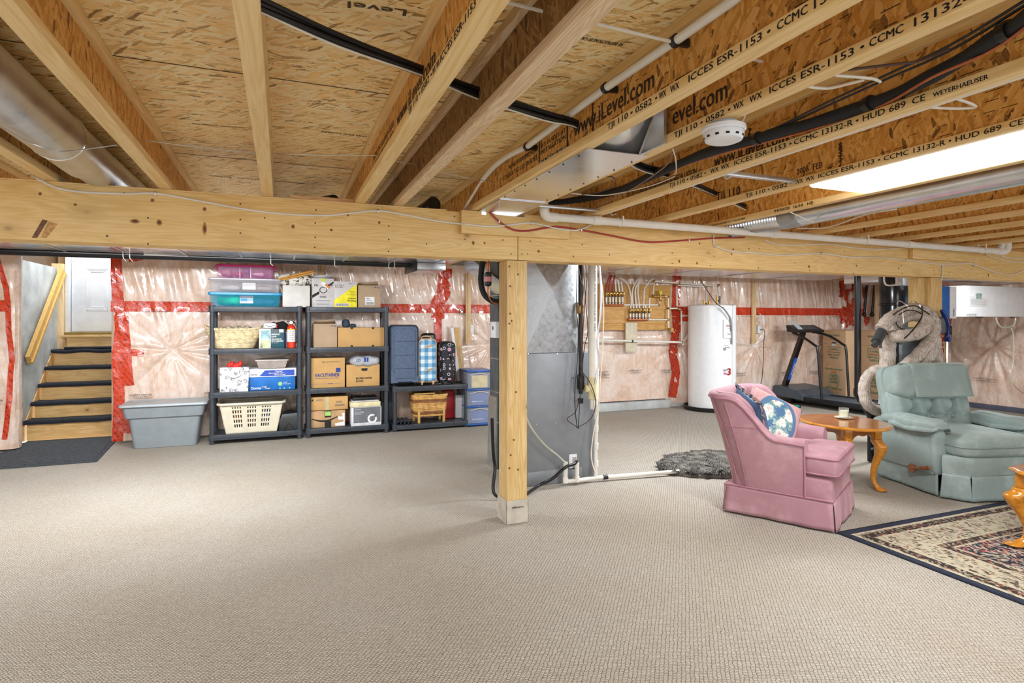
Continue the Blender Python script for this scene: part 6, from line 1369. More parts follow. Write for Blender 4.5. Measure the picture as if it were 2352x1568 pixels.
# --- low unit
M_SUIT = pm('slate_fabric', '#5a6a84', .8, var=.08, scale=60, bump=.2, bscale=300)
def suitcase(lab, px0, px1, pyt, mat, trim, z0=.518, Y=6.74, dep=.26, side=.14, wheel=M_BLACK, pyb=None):
    """stands upright, its broad face turned to the room; side shows on the right"""
    xa, xb = hx_(px0, Y), hx_(px1, Y); zt_ = zy((px0 + px1) / 2, pyt, Y); t_ = thing('suitcase', lab, 'suitcase', ((xa + xb) / 2, Y + dep / 2, z0))
    zb_ = z0 + .045; r = .05
    def rr(x0, x1, zb, zt, y, r=r):
        out = []
        for cxx, czz, a0 in ((x1 - r, zt - r, 0), (x0 + r, zt - r, 90), (x0 + r * .5, zb + r * .5, 180), (x1 - r * .5, zb + r * .5, 270)):
            rk = r if a0 < 180 else r * .5
            for k in range(6): a = radians(a0 + 18 * k); out.append((cxx + rk * cos(a), y, czz + rk * sin(a)))
        return out
    part('shell', MB().loft([rr(xa + .015, xb - .015, zb_ + .015, zt_ - .015, Y), rr(xa, xb, zb_, zt_, Y + .03), rr(xa, xb, zb_, zt_, Y + dep - .02), rr(xa + .01, xb - .01, zb_ + .01, zt_ - .01, Y + dep)]), mat, t_, world=True, sharp=50)
    for yy in (Y + .03, Y + dep * .62): part('zip_trim', MB().tube(rr(xa - .002, xb + .002, zb_ - .002, zt_ + .002, yy), .006, 6, loop=True), trim, t_, world=True)
    for xx in (xa + .035, xb - .035):
        for yy in (Y + .04, Y + dep - .05):
            mb = MB().lathe([(.024, -.009), (.026, 0), (.024, .009)], (xx, yy, z0 + .03), 16, axis='X'); part('wheel', mb, wheel, t_, world=True)
    part('wheel_housing', MB().box(xa + .02, xa + .055, Y + .01, Y + .07, zb_ - .01, zb_ + .03, bev=.006).box(xb - .055, xb - .02, Y + .01, Y + .07, zb_ - .01, zb_ + .03, bev=.006), trim, t_, world=True)
    return t_, xa, xb, zb_, zt_
t_, xa, xb, zb_, zt_ = suitcase('tallest suitcase, slate blue fabric, on the low shelving unit', 898, 961, 747, M_SUIT, M_FOAM)
part('front_pocket', MB().box(xa + .035, xb - .035, 6.728, 6.742, zb_ + .05, zt_ - .04, bev=.008), M_SUIT, t_, world=True)
for z in (.25, .48, .72): part('seam', MB().box(xa + .035, xb - .035, 6.726, 6.7285, zb_ + z * (zt_ - zb_), zb_ + z * (zt_ - zb_) + .003), M_FOAM, t_, world=True)
part('corner_guard', MB().prism([(xa + .002, 6.73, zb_), (xa + .08, 6.73, zb_ + .005), (xa + .02, 6.73, zb_ + .14), (xa + .002, 6.73, zb_ + .16)], (0, .02, 0)).prism([(xb - .002, 6.73, zb_), (xb - .08, 6.73, zb_ + .005), (xb - .02, 6.73, zb_ + .06), (xb - .002, 6.73, zb_ + .08)], (0, .02, 0)), M_SUIT, t_, world=True)
G = NT('gingham'); v = G.coord(); sp = G.n('SeparateXYZ'); G.l(v, sp.inputs[0])
def stripe(o, k=.088): return G.math('GREATER_THAN', G.math('FRACT', G.math('DIVIDE', o, k)), .5)
sx_, sz_ = stripe(sp.outputs[0]), stripe(sp.outputs[2]); G.color(G.ramp(G.math('DIVIDE', G.math('ADD', sx_, sz_), 2), [(0, '#eef2f4'), (.4, '#8dbfdf'), (.9, '#4f8fc0')], 'CONSTANT')); G.setp(Roughness=.6)
M_LEATHER = pm('tan_leather', '#d8b48c', .5)
t_, xa, xb, zb_, zt_ = suitcase('blue and white gingham suitcase between the slate and black ones', 964, 1003, 779, G.m, M_LEATHER, wheel=M_LEATHER)
for z in (.8, .25): part('strap_handle', MB().tube([(xa + .06, 6.725, zb_ + z * (zt_ - zb_)), (xa + .1, 6.715, zb_ + z * (zt_ - zb_) + .02), (xb - .05, 6.725, zb_ + z * (zt_ - zb_) + .035)], .009, 8), M_LEATHER, t_, world=True)
part('carry_handle', MB().tube(spline([(xa + .04, 6.85, zt_), (xa + .06, 6.85, zt_ + .03), (xb - .06, 6.85, zt_ + .03), (xb - .04, 6.85, zt_)], 4), .009, 8), M_LEATHER, t_, world=True)
mb = MB().sq((xb - .05, 6.97, zt_ + .0), (.09, .05, .07), .5, .5, 18, 10); solo('black_case', mb, M_BLACK, 'black rounded case top showing behind the gingham suitcase', 'case')
D_ = NT('circle_print'); v = D_.coord(); vo = D_.n('TexVoronoi'); vo.inputs['Scale'].default_value = 17; vo.inputs['Randomness'].default_value = .45; D_.l(v, vo.inputs['Vector']); se = D_.n('SeparateColor'); D_.l(vo.outputs['Color'], se.inputs[0])
ring_ = D_.math('MULTIPLY', D_.math('GREATER_THAN', vo.outputs['Distance'], .3), D_.math('LESS_THAN', vo.outputs['Distance'], .38)); c_ = D_.mix(ring_, '#22232b', '#d7d2d8'); dot_ = D_.math('MULTIPLY', D_.math('LESS_THAN', vo.outputs['Distance'], .33), D_.math('GREATER_THAN', se.outputs[0], .62)); D_.color(D_.mix(dot_, c_, '#d98ca6')); D_.setp(Roughness=.6)
t_, xa, xb, zb_, zt_ = suitcase('small black suitcase with pink and white circle print', 1012, 1046, 786, D_.m, M_FOAM, dep=.24)
part('front_pocket', MB().box(xa + .02, xb - .02, 6.72, 6.74, zb_ + .04, zb_ + .55 * (zt_ - zb_), bev=.008), D_.m, t_, world=True)
part('strap_handle', MB().tube(spline([(xb - .08, 6.73, zt_ - .12), (xb - .05, 6.72, zt_ - .16), (xb - .06, 6.72, zt_ - .25), (xb - .06, 6.72, zt_ - .3)], 4), .008, 6), M_BLACK, t_, world=True)
# hamper under
hc = hx_(984, 6.88)
hp2 = basket('wicker_hamper', 'two tone woven picnic hamper on wooden legs under the suitcases', (hc, 6.88, .15), .185, .11, .205, .125, .25, M_WICK2, 84, 12, sup=True, rim=True, dk=M_WICKD, dkrows=(1, 2, 8, 9), parent_cat='hamper')
for dx, dy in ((-.14, -.11), (.16, -.11), (-.16, .09), (.16, .09)): part('leg', MB().box(dx - .015, dx + .015, dy - .012, dy + .012, -.072, .09, bev=.003), M_RAIL, hp2)
part('lid', MB().box(-.19, .06, -.1, .11, .262, .278, bev=.003), M_RAIL, hp2)
for k, px in enumerate((916, 925, 934, 943)):
    x = hx_(px, 6.72); mb = MB(); mb.lathe([(.019, 0), (.019, .3), (.022, .3), (.022, 0)], (x, 6.71, .1), 18, axis='Y', caps=False); mb.loft([[(x + r_ * cos(a), 6.71, .1 + r_ * sin(a)) for a in [2 * pi * j / 18 for j in range(18)]] for r_ in (.019, .022)], caps=False)
    solo('plastic_tube', mb, M_SHELF, 'short grey plastic tube lying on the low shelf, %s of four from the left' % ('first', 'second', 'third', 'fourth')[k], 'tube', 'spare shelf tubes')
x = hx_(1036, 6.95)
solo('gift_bag', MB().box(x - .09, x + .05, 6.98, 7.06, .08, .42, bev=.01), pm('red_paper', '#b3242c', .4, var=.2), 'dark red bag behind the picnic hamper', 'bag')
solo('paper_stack', MB().box(x + .06, x + .15, 6.95, 7.06, .08, .36, bev=.004), M_PAPER, 'white papers standing at the right end behind the hamper', 'papers')
# leaning trims
for (a, b, w_, m, lab) in (((1040, 748), (1056, 880), .03, M_PAPER, 'white trim strip with red squares leaning by the suitcases'), ((1049, 752), (1066, 856), .035, M_RAIL, 'bundle of wooden trim boards leaning by the drawer tower')):
    p, q_ = onY(*a, 7.12), onY(*b, 7.04); t_ = thing('trim_board', lab, 'board', (q_.x, q_.y, .525)); q_.z = .525 if w_ == .03 else .3
    dd = Vector((w_, 0, 0)); part('board', MB().prism([p - dd, p + dd * .2, q_ + dd * .4, q_ - dd], (0, .012, 0)), m, t_, world=True)
    if w_ == .03:
        mb = MB()
        for k in range(3):
            for j in range(3): o = p + Vector((-.026 + .011 * j + .003 * k, -.0015, -.03 - .035 * k)); mb.box(o.x, o.x + .008, o.y - .001, o.y, o.z, o.z + .022)
        part('lettering', mb, M_RED, t_, world=True)
    else:
        for k in range(3): part('board', MB().prism([p + dd * (.3 + .35 * k), p + dd * (.55 + .35 * k), q_ + dd * (.75 + .35 * k), q_ + dd * (.5 + .35 * k)], (0, .01, 0)), M_STUD, t_, world=True)
# drawer tower
tx0, tx1, ty0, ty1 = hx_(1075, 6.72), hx_(1128, 6.72), 6.72, 7.08
dwt = thing('drawer_tower', 'clear plastic three drawer tower with blue frame beside the shelves', 'drawers', ((tx0 + tx1) / 2, 6.9, 0))
M_DB = pm('drawer_blue', '#2a5fae', .3); zz_ = [zy(1100, y, 6.72) for y in (970, 933, 894, 852)]; zz_[0] = .03
for i in range(4): part('frame', MB().box(tx0 - .012, tx1 + .012, ty0 - .006, ty1, zz_[i] - .012, zz_[i] + .006 if i < 3 else zz_[i] + .012, bev=.004), M_DB, dwt, world=True)
part('frame', MB().box(tx0 - .012, tx0 - .003, ty0 + .01, ty1, zz_[0], zz_[3]).box(tx1 + .003, tx1 + .012, ty0 + .01, ty1, zz_[0], zz_[3]).box(tx0, tx1, ty1 - .01, ty1, zz_[0], zz_[3]), clear('smoky_clear', '#9aa0ae', .6), dwt, world=True)
for i in range(3):
    a, b = zz_[i] + .012, zz_[i + 1] - .018; d_ = part('drawer', MB().box(tx0, tx1, ty0, ty0 + .012, a, b, bev=.004).box(tx0, tx1, ty0 + .012, ty1 - .02, a, a + .008), clear('frost_drawer', '#c9d4e6', .2), dwt, world=True)
    part('pull', MB().tube(spline([(tx0 + .03, ty0 - .003, b - .03), ((tx0 + tx1) / 2, ty0 - .008, b - .008), (tx1 - .03, ty0 - .003, b - .03)], 5), .005, 6), clear('frost_rim', '#dcdbe6', .75), d_, world=True)
    mb = MB().box(tx0 + .05, tx1 - .04, ty0 + .016, ty0 + .022, a + .01, b - .035); o = part('contents', mb, pm('yellow_envelope', '#ecd072', .6) if i == 2 else pm('blue_pack', '#3457a6', .5), dwt, world=True)
    if i < 2: mb = MB().text('bellevue photo', (tx0 + .06, ty0 + .015, a + .04), XR, ZU, .018, .14); part('lettering', mb, M_WINK, dwt, world=True)
for xx in (tx0 + .02, tx1 - .02): part('caster', MB().lathe([(.013, -.006), (.013, .006)], (xx, ty0 + .04, .0135), 12, axis='X'), M_BLACK, dwt, world=True); part('caster', MB().lathe([(.013, -.006), (.013, .006)], (xx, ty1 - .04, .0135), 12, axis='X'), M_BLACK, dwt, world=True)
# grey tote on the floor
gx0, gx1, gy0, gy1 = -1.40, -.80, 6.80, 7.10; gzt = .455
gt = thing('storage_tote', 'large grey lidded storage tote on the carpet left of the shelves', 'storage box', ((gx0 + gx1) / 2, 6.98, 0))
def rr4(x0, x1, y0, y1, z, r=.04):
    out = []
    for cxx, cyy, a0 in ((x1 - r, y1 - r, 0), (x0 + r, y1 - r, 90), (x0 + r, y0 + r, 180), (x1 - r, y0 + r, 270)):
        for k in range(6): a = radians(a0 + 18 * k); out.append((cxx + r * cos(a), cyy + r * sin(a), z))
    return out
M_GT = pm('grey_tote', '#8b9499', .4, var=.03)
part('tote_body', MB().loft([rr4(gx0 + .02, gx1 - .02, gy0, gy1, .003), rr4(gx0 + .015, gx1 - .015, gy0 - .003, gy1, .03), rr4(gx0 - .02, gx1 + .02, gy0 - .03, gy1 + .02, .30), rr4(gx0 - .05, gx1 + .045, gy0 - .05, gy1 + .03, .315), rr4(gx0 - .07, gx1 + .065, gy0 - .065, gy1 + .03, .42)]), M_GT, gt, world=True)
part('lid', MB().loft([rr4(gx0 - .085, gx1 + .08, gy0 - .08, gy1 + .03, .422), rr4(gx0 - .095, gx1 + .09, gy0 - .09, gy1 + .035, .43), rr4(gx0 - .09, gx1 + .085, gy0 - .085, gy1 + .03, .448), rr4(gx0 - .06, gx1 + .055, gy0 - .05, gy1 + .01, .455), rr4(gx0 - .055, gx1 + .05, gy0 - .045, gy1, .447), rr4(gx0 + .0, gx1, gy0 + .01, gy1 - .05, .447)]), pm('grey_tote_lid', '#a3adb3', .35, var=.03), gt, world=True)
# ================================================================ FURNITURE
def velvet(name, col, hi, dots=False):
    q = NT(name); v = q.coord(); n1 = q.noise(v, 3.2, 4, .6, .6); n2 = q.noise(v, 14, 3, .6)
    f = q.math('ADD', q.math('MULTIPLY', n1, .7), q.math('MULTIPLY', n2, .3)); c = q.ramp(f, [(.3, shade(col, .95)), (.5, col), (.75, hi)])
    if dots:
        vo = q.n('TexVoronoi'); vo.inputs['Scale'].default_value = 46; vo.inputs['Randomness'].default_value = .2; q.l(v, vo.inputs['Vector']); c = q.mix(q.ramp(vo.outputs['Distance'], [(.09, .4), (.14, 0.0)]), c, '#c9d6c8')
    q.color(c); q.setp(Roughness=.75, Sheen_Weight=.6, Sheen_Roughness=.35); q.b.inputs['Sheen Tint'].default_value = lin(hi)
    q.bump(q.noise(v, 22, 3, .6, .4), .12, .006); return q.m
M_PINK = velvet('rose_velvet', '#a97e88', '#c7a4ab'); M_PIPE = pm('rose_piping', '#a87684', .7)
M_SAGE = velvet('sage_velvet', '#90a19e', '#b9c8c7', dots=True); M_SAGEP = pm('sage_piping', '#8a9a94', .7)
# ---- pink armchair (local: front -y, x right)
F1, F2 = Vector((3.10, 2.56, 0)), Vector((3.65, 2.87, 0)); dx = (F2 - F1).normalized(); ang_ = atan2(dx.y, dx.x)
dep_ = .68; bk = Vector((-dx.y, dx.x, 0)); cen = (F1 + F2) / 2 + bk * dep_ / 2
ac = thing('armchair', 'pink velvet armchair with skirted base and piped rolled back', 'armchair', tuple(cen), ang_)
hw, hd = .315, .34
def upath(n=60):
    """centre line of the arm-and-back shell, from left arm front around the back to right arm front; returns point, outward normal, s"""
    hwA = .265; yb = .20; yf = -.185; R = .115
    segs = []; N = n
    pts = []
    L1 = (yb - 0) - yf
    for i in range(12): pts.append((Vector((-hwA, yf + (yb - R + .06 - yf) * i / 11, 0)), Vector((-1, 0, 0))))
    for i in range(1, 12):
        a = pi - (pi / 2) * i / 12; pts.append((Vector((-hwA + R + R * cos(a), yb - R + .06 + R * sin(a), 0)), Vector((cos(a), sin(a), 0))))
    for i in range(0, 9): x = (-hwA + R) + (2 * (hwA - R)) * i / 8; pts.append((Vector((x, yb + .06, 0)), Vector((0, 1, 0))))
    m = [(Vector((-p.x, p.y, 0)), Vector((-n_.x, n_.y, 0))) for p, n_ in pts[:23][::-1]]
    return pts + m
UP = upath(); NU = len(UP)
def ztop(y):
    t = max(0, min(1, (y + .03) / .17)); t = t * t * (3 - 2 * t); base = .535 + .015 * max(0, min(1, (y + .18) / .2))
    return base + (.80 - base) * t
def shell_pt(i, off, z):
    p, n_ = UP[i]; y = p.y; lean = (.02 + .13 * max(0, min(1, (y + .1) / .3)) ** 1.0) * max(0, (z - .2) / .6) ** 1.2
    return Vector((p.x + n_.x * (off + lean * .7), p.y + n_.y * off + lean * (1.0 if y > -.1 else .4), z))
rings = []
for i in range(NU):
    zt_ = ztop(UP[i][0].y); q = []
    prof = [(.045, .19), (.05, .30), (.05, (zt_ + .2) * .55), (.05, zt_ - .05), (.052, zt_ - .02), (.04, zt_ - .003), (.015, zt_ + .004), (-.015, zt_ - .001), (-.04, zt_ - .018), (-.052, zt_ - .05), (-.05, zt_ - .12), (-.045, .36), (-.04, .28), (-.035, .19)]
    for o_, z in prof: q.append(shell_pt(i, o_, z))
    rings.append(q)
part('shell', MB().loft(rings), M_PINK, ac, sharp=60)
pipe_o = [shell_pt(i, .054, ztop(UP[i][0].y) - .028) for i in range(NU)]
f0, f1 = [shell_pt(0, .054, z) for z in (.2, .3, .42)], [shell_pt(NU - 1, .054, z) for z in (.42, .3, .2)]
part('piping', MB().tube(f0 + pipe_o + f1, .0055, 6), M_PIPE, ac)
part('seam', MB().tube([shell_pt(12, .052, z) for z in (.2, .4, .6, .74)], .003, 5).tube([shell_pt(15, .052, z) for z in (.2, .4, .6, .76)], .0035, 5), M_PIPE, ac)
part('seam', MB().tube([shell_pt(i, .052, .59 + .0 * i) for i in range(8, 15)], .0025, 5), M_PIPE, ac)
# channelled inner back
rings = []
ins = [i for i in range(8, NU - 8)]
for j, i in enumerate(ins):
    zt_ = ztop(UP[i][0].y); th_c = .018 + .026 * abs(sin(pi * j / (len(ins) - 1) * 6)) ** .6; q = []
    for z, k in ((.44, .5), (.5, 1), (.6, 1.05), (.64, .8), (.68, 1), (zt_ - .06, 1), (zt_ - .015, .8), (zt_ + .008, .3)):
        z = min(z, zt_ + .01); q.append(shell_pt(i, -.048 - th_c * k, z))
    q += [shell_pt(i, -.01, zt_ + .004), shell_pt(i, -.03, .44)]
    rings.append(q)
part('inside_back', MB().loft(rings), M_PINK, ac, sharp=70)
# base, front rail
mb = MB().box(-.30, .30, -.335, .26, .17, .325, bev=.03, seg=4).box(-.312, .312, -.34, .312, .165, .192, bev=.006); part('base', mb, M_PINK, ac)
# seat cushion, T-shaped
def tcush(z0, z1):
    o = [(-.208, .2), (-.208, -.165), (-.302, -.175), (-.305, -.36), (.305, -.36), (.302, -.175), (.208, -.165), (.208, .2)]
    import itertools
    out = []
    for k in range(len(o)):
        a, b = Vector(o[k - 1]), Vector(o[k]); c = Vector(o[(k + 1) % len(o)]); r = .03
        p = b + (a - b).normalized() * r; q = b + (c - b).normalized() * r
        for t in (0, .33, .67, 1): out.append(p.lerp(b, t).lerp(b.lerp(q, t), t))
    return out
O = tcush(0, 0); cc = Vector((0, -.08))
def oring(z, ins_, dz=0): return [Vector((cc.x + (p.x - cc.x) * (1 - ins_), cc.y + (p.y - cc.y) * (1 - ins_), z)) for p in O]
part('seat_cushion', MB().loft([oring(.332, .3), oring(.328, .06), oring(.334, .015), oring(.345, 0), oring(.39, -.008), oring(.435, 0), oring(.447, .015), oring(.456, .06), oring(.468, .3), oring(.472, .7)]), M_PINK, ac, sharp=60)
for z in (.342, .440): part('piping', MB().tube(oring(z, -.006), .0055, 6, loop=True), M_PIPE, ac)
# skirt with kick pleats
def skirt(P, Q, n_, nm='skirt', ztop_=.185, flare=.014, amp=.005, zb=.012, par=None, mat_=None, seed=0):
    P, Q, n_ = Vector(P), Vector(Q), Vector(n_)
    L = (Q - P).length; nn = 24
    def f(a, b):
        w_ = amp * (sin(a * 9 + seed) + .6 * sin(a * 23 + seed * 2)) * (1 - b) ; e = (1 - b) * flare
        p = P.lerp(Q, a) + (Q - P).normalized() * ((a - .5) * 2 * (1 - b) * .012)
        return p + n_ * (e + w_) + ZU * (zb + (ztop_ - zb) * b)
    return part(nm, MB().grid(f, nn, 8), mat_ or M_PINK, par or ac, solid=.008, soft=True)
skirt((-.308, .30, 0), (-.308, -.335, 0), (-1, 0, 0), seed=1); skirt((-.305, -.342, 0), (.305, -.342, 0), (0, -1, 0), seed=2); skirt((.312, -.335, 0), (.312, .30, 0), (1, 0, 0), seed=3); skirt((.295, .312, 0), (-.295, .312, 0), (0, 1, 0), seed=4)
part('pleat_inset', MB().box(-.312, -.285, -.335, -.31, .015, .185, bev=.004).box(.285, .312, -.335, -.31, .015, .185, bev=.004).box(-.312, -.285, .29, .32, .015, .185, bev=.004), M_PINK, ac)
part('piping', MB().tube([(-.312, .315, .188), (-.316, -.34, .188), (.316, -.34, .188), (.312, .315, .188)], .0055, 6, loop=True), M_PIPE, ac)
part('swivel_base', MB().lathe([(.2, .003), (.2, .012), (.05, .02), (.05, .175)], (0, 0, 0), 24), M_BLACK, ac)
# cushions standing in the chair
def pillow_mesh(T, s=.21, th=.075, n=18, mats=2):
    mb = MB()
    for side in (1, -1):
        def f(a, b, side=side):
            u, v = 2 * a - 1, 2 * b - 1; k = (1 - abs(u) ** 2.6) * (1 - abs(v) ** 2.6); pin = 1 - .06 * (1 - abs(u)) * abs(v) ** 2 - .0; pin2 = 1 - .06 * (1 - abs(v)) * abs(u) ** 2
            return T @ Vector((s * u * pin, side * (th * k ** .55 + .002 * sin(u * 21 + v * 9) * k), s * v * pin2))
        mb.grid(f, n, n, m=0 if side < 0 else 1)
    return mb
AW = wmat(ac)
R_ = NT('rose_tapestry'); v = R_.coord(); sp = R_.n('SeparateXYZ'); R_.l(v, sp.inputs[0])
vo = R_.n('TexVoronoi'); vo.inputs['Scale'].default_value = 15; R_.l(v, vo.inputs['Vector']); nz = R_.noise(v, 38, 4, .65, 1.4)
# oval medallion in the pillow's own axes
OUT = []
Tp = AW @ Matrix.Translation((-.05, .09, .59)) @ Matrix.Rotation(radians(-42), 4, 'Z') @ Matrix.Rotation(radians(-20), 4, 'X') @ Matrix.Rotation(radians(28), 4, 'Y')
e1, e2 = (Tp.to_3x3() @ Vector((1, 0, 0))), (Tp.to_3x3() @ Vector((0, 0, 1)))
def dotp(ax):
    d_ = R_.n('VectorMath', operation='DOT_PRODUCT'); R_.l(v, d_.inputs[0]); d_.inputs[1].default_value = tuple(ax); return d_.outputs['Value']
def build_rose(center):
    a_ = R_.math('SUBTRACT', dotp(e1), Vector(center).dot(e1)); b_ = R_.math('SUBTRACT', dotp(e2), Vector(center).dot(e2))
    rr = R_.math('SQRT', R_.math('ADD', R_.math('POWER', R_.math('DIVIDE', a_, .15), 2), R_.math('POWER', R_.math('DIVIDE', b_, .185), 2)))
    mixf = R_.math('ADD', R_.math('MULTIPLY', vo.outputs['Distance'], .5), R_.math('MULTIPLY', nz, .6))
    inner = R_.ramp(mixf, [(.3, '#a8747c'), (.42, '#e6d3cf'), (.52, '#efe4dc'), (.58, '#8fb0a4'), (.68, '#4d7196')])
    edge = R_.ramp(nz, [(.4, '#d3a9a6'), (.6, '#c4969a')])
    c_ = R_.mix(R_.math('LESS_THAN', rr, .8), '#56789c', inner); c_ = R_.mix(R_.math('LESS_THAN', rr, 1.0), edge, c_)
    R_.color(c_); R_.setp(Roughness=.85)
mbp = pillow_mesh(Tp, .192)
vs2 = [x.co for x in mbp.bm.verts]; lo = Vector([min(c[i] for c in vs2) for i in range(3)]); hi = Vector([max(c[i] for c in vs2) for i in range(3)]); org = Vector(((lo.x + hi.x) / 2, (lo.y + hi.y) / 2, lo.z))
build_rose(Tp.translation - org)
solo('cushion', mbp, [R_.m, pm('pink_backing', '#c9a2a0', .8)], 'floral tapestry cushion with blue oval on the pink armchair', 'cushion', soft=True)
Tq = AW @ Matrix.Translation((-.11, .19, .60)) @ Matrix.Rotation(radians(38), 4, 'Z') @ Matrix.Rotation(radians(-14), 4, 'X') @ Matrix.Rotation(radians(-12), 4, 'Y')
STR = NT('striped_ruffle'); v2 = STR.coord(); STR.color(STR.ramp(STR.noise(v2, 30, 3), [(.42, '#44668c'), (.5, '#d9cfc6'), (.6, '#d9a48e')])); STR.setp(Roughness=.6)
cq = thing('cushion', 'blue satin cushion with striped ruffled edge behind the floral one', 'cushion', tuple(Tq.translation - ZU * .2)); mbq = pillow_mesh(Tq, .195, .06)
part('cushion_body', mbq, [pm('blue_satin', '#3f6490', .35, var=.12, scale=9), pm('blue_satin2', '#44688f', .35)], cq, world=True, soft=True)
mb = MB()
L = [(-1, -1), (1, -1), (1, 1), (-1, 1), (-1, -1)]; P_ = []
for (a, b) in zip(L[:-1], L[1:]):
    for k in range(20): t = k / 20; P_.append((a[0] + (b[0] - a[0]) * t, a[1] + (b[1] - a[1]) * t))
mb.loft([[Tq @ Vector((.193 * u, -.006 + .004 * sin(i * 2.1), .193 * w_)), Tq @ Vector((.213 * u, .004 * sin(i * 2.1), .213 * w_)), Tq @ Vector((.193 * u, .008 + .004 * sin(i * 2.1), .193 * w_))] for i, (u, w_) in enumerate(P_)], loop=True, closed=True)
part('ruffle', mb, STR.m, cq, world=True, label='striped satin ruffle')

# ---- queen anne tables
def wood(name, a, b): 
    q = NT(name); n = q.noise(q.coord(scale=(3, 14, 14)), 2.2, 4, .6, 1.2); q.color(q.ramp(n, [(.35, a), (.65, b)])); q.setp(Roughness=.22, Coat_Weight=.5, Coat_Roughness=.08); return q.m
M_OAK = wood('honey_oak', '#b2701a', '#d08c28'); M_OAKT = wood('oak_top', '#8f5a30', '#b5784a'); M_OAKD = wood('oak_apron', '#7e4a18', '#a8682a')
def qleg(t_, x, y, h, dirx, diry, sc=1.0, parent=True):
    """cabriole leg: block at the top, knee out, ankle in, pad foot"""
    d = Vector((dirx, diry, 0)).normalized(); rings = []
    for z, o_, r_ in ((h, .0, .030), (h - .02, .003, .033), (h * .86, .016, .036), (h * .74, .014, .029), (h * .55, .0, .0215), (h * .35, -.010, .0165), (h * .18, -.008, .0145), (h * .09, .004, .019), (h * .05, .016, .030), (h * .028, .018, .031), (h * .014, .014, .022), (.0025, .014, .024)):
        c = Vector((x, y, 0)) + d * o_ * 1.5 * sc; rings.append([c + Vector((r_ * sc * cos(a), r_ * sc * sin(a), z)) for a in [2 * pi * k / 16 + pi / 16 for k in range(16)]])
    cols_ = [spline([r[j] for r in rings], 4) for j in range(16)]; R2 = [[c[i] for c in cols_] for i in range(len(cols_[0]))]; return part('leg', MB().loft(R2), M_OAK, t_, sharp=80)
def table(lab, loc, rz, a, b, h, lx, ly, apron=.085, oval=True, sc=1.25):
    t_ = thing('end_table', lab, 'table', loc, rz)
    if oval: out = [(a * cos(t), b * sin(t)) for t in [2 * pi * k / 64 for k in range(64)]]
    else:
        out = []
        for k in range(4):
            sx__, sy__ = ((1, 1), (-1, 1), (-1, -1), (1, -1))[k]
            seq = [(a, b - .09), (a - .03, b - .06), (a - .045, b - .045), (a - .06, b - .03), (a - .09, b)]
            if sx__ * sy__ < 0: seq = seq[::-1]
            out += [(sx__ * p, sy__ * q) for p, q in seq]
    def rg(s_, z): return [(x - math.copysign(min(s_, abs(x)), x), y - math.copysign(min(s_, abs(y)), y), z) for x, y in out] if not oval else [(x * (1 - s_ / a), y * (1 - s_ / b), z) for x, y in out]
    part('table_top', MB().loft([rg(.018, h - .024), rg(.004, h - .022), rg(0, h - .014), rg(.002, h - .007), rg(.01, h - .002)]), M_OAK, t_)
    part('top_panel', MB().loft([rg(.0105, h - .0025), rg(.012, h)]), M_OAKT, t_, label='brown veneered top')
    za = h - .0245; lh = za - apron * .98
    for sx__ in (1, -1):
        for sy__ in (1, -1):
            qleg(t_, sx__ * lx, sy__ * ly, lh, sx__, sy__, sc); part('corner_block', MB().box(sx__ * lx - .028, sx__ * lx + .028, sy__ * ly - .028, sy__ * ly + .028, lh + .001, za, bev=.003), M_OAK, t_)
    def apr(p, q, n_):
        p, q, n_ = Vector(p), Vector(q), Vector(n_); L = []; m = 24
        for k in range(m + 1):
            t = k / m; z = za - apron * (.62 + .38 * (abs(2 * t - 1) ** 3) + .10 * cos(t * 4 * pi) * .6); L.append(p.lerp(q, t) + ZU * z)
        top_ = [q + ZU * za, p + ZU * za]
        mb = MB()
        for k in range(m): a0, a1 = L[k], L[k + 1]; b0, b1 = p.lerp(q, k / m) + ZU * za, p.lerp(q, (k + 1) / m) + ZU * za; mb.loft([[a0, b0, b0 - n_ * .014, a0 - n_ * .014], [a1, b1, b1 - n_ * .014, a1 - n_ * .014]], caps=False)
        part('apron', mb, M_OAKD, t_, soft=False)
    e = .029
    apr((-lx + e, -ly - .018, 0), (lx - e, -ly - .018, 0), (0, -1, 0)); apr((-lx + e, ly + .018, 0), (lx - e, ly + .018, 0), (0, 1, 0)); apr((-lx - .018, -ly + e, 0), (-lx - .018, ly - e, 0), (-1, 0, 0)); apr((lx + .018, -ly + e, 0), (lx + .018, ly - e, 0), (1, 0, 0))
    return t_
tc = Vector((4.11, 3.30, 0))
table('oval honey oak end table between pink armchair and green recliner', tuple(tc), radians(-14), .30, .36, .50, .122, .19)
# coffee table at the right edge
kt = onZ(2336, 1252, 0)
crz = radians(3)
table('honey oak coffee table with scalloped corners at the right edge', (kt.x + .425, kt.y - .245, .0105), crz, .52, .30, .44, .44, .225, oval=False, sc=1.55)
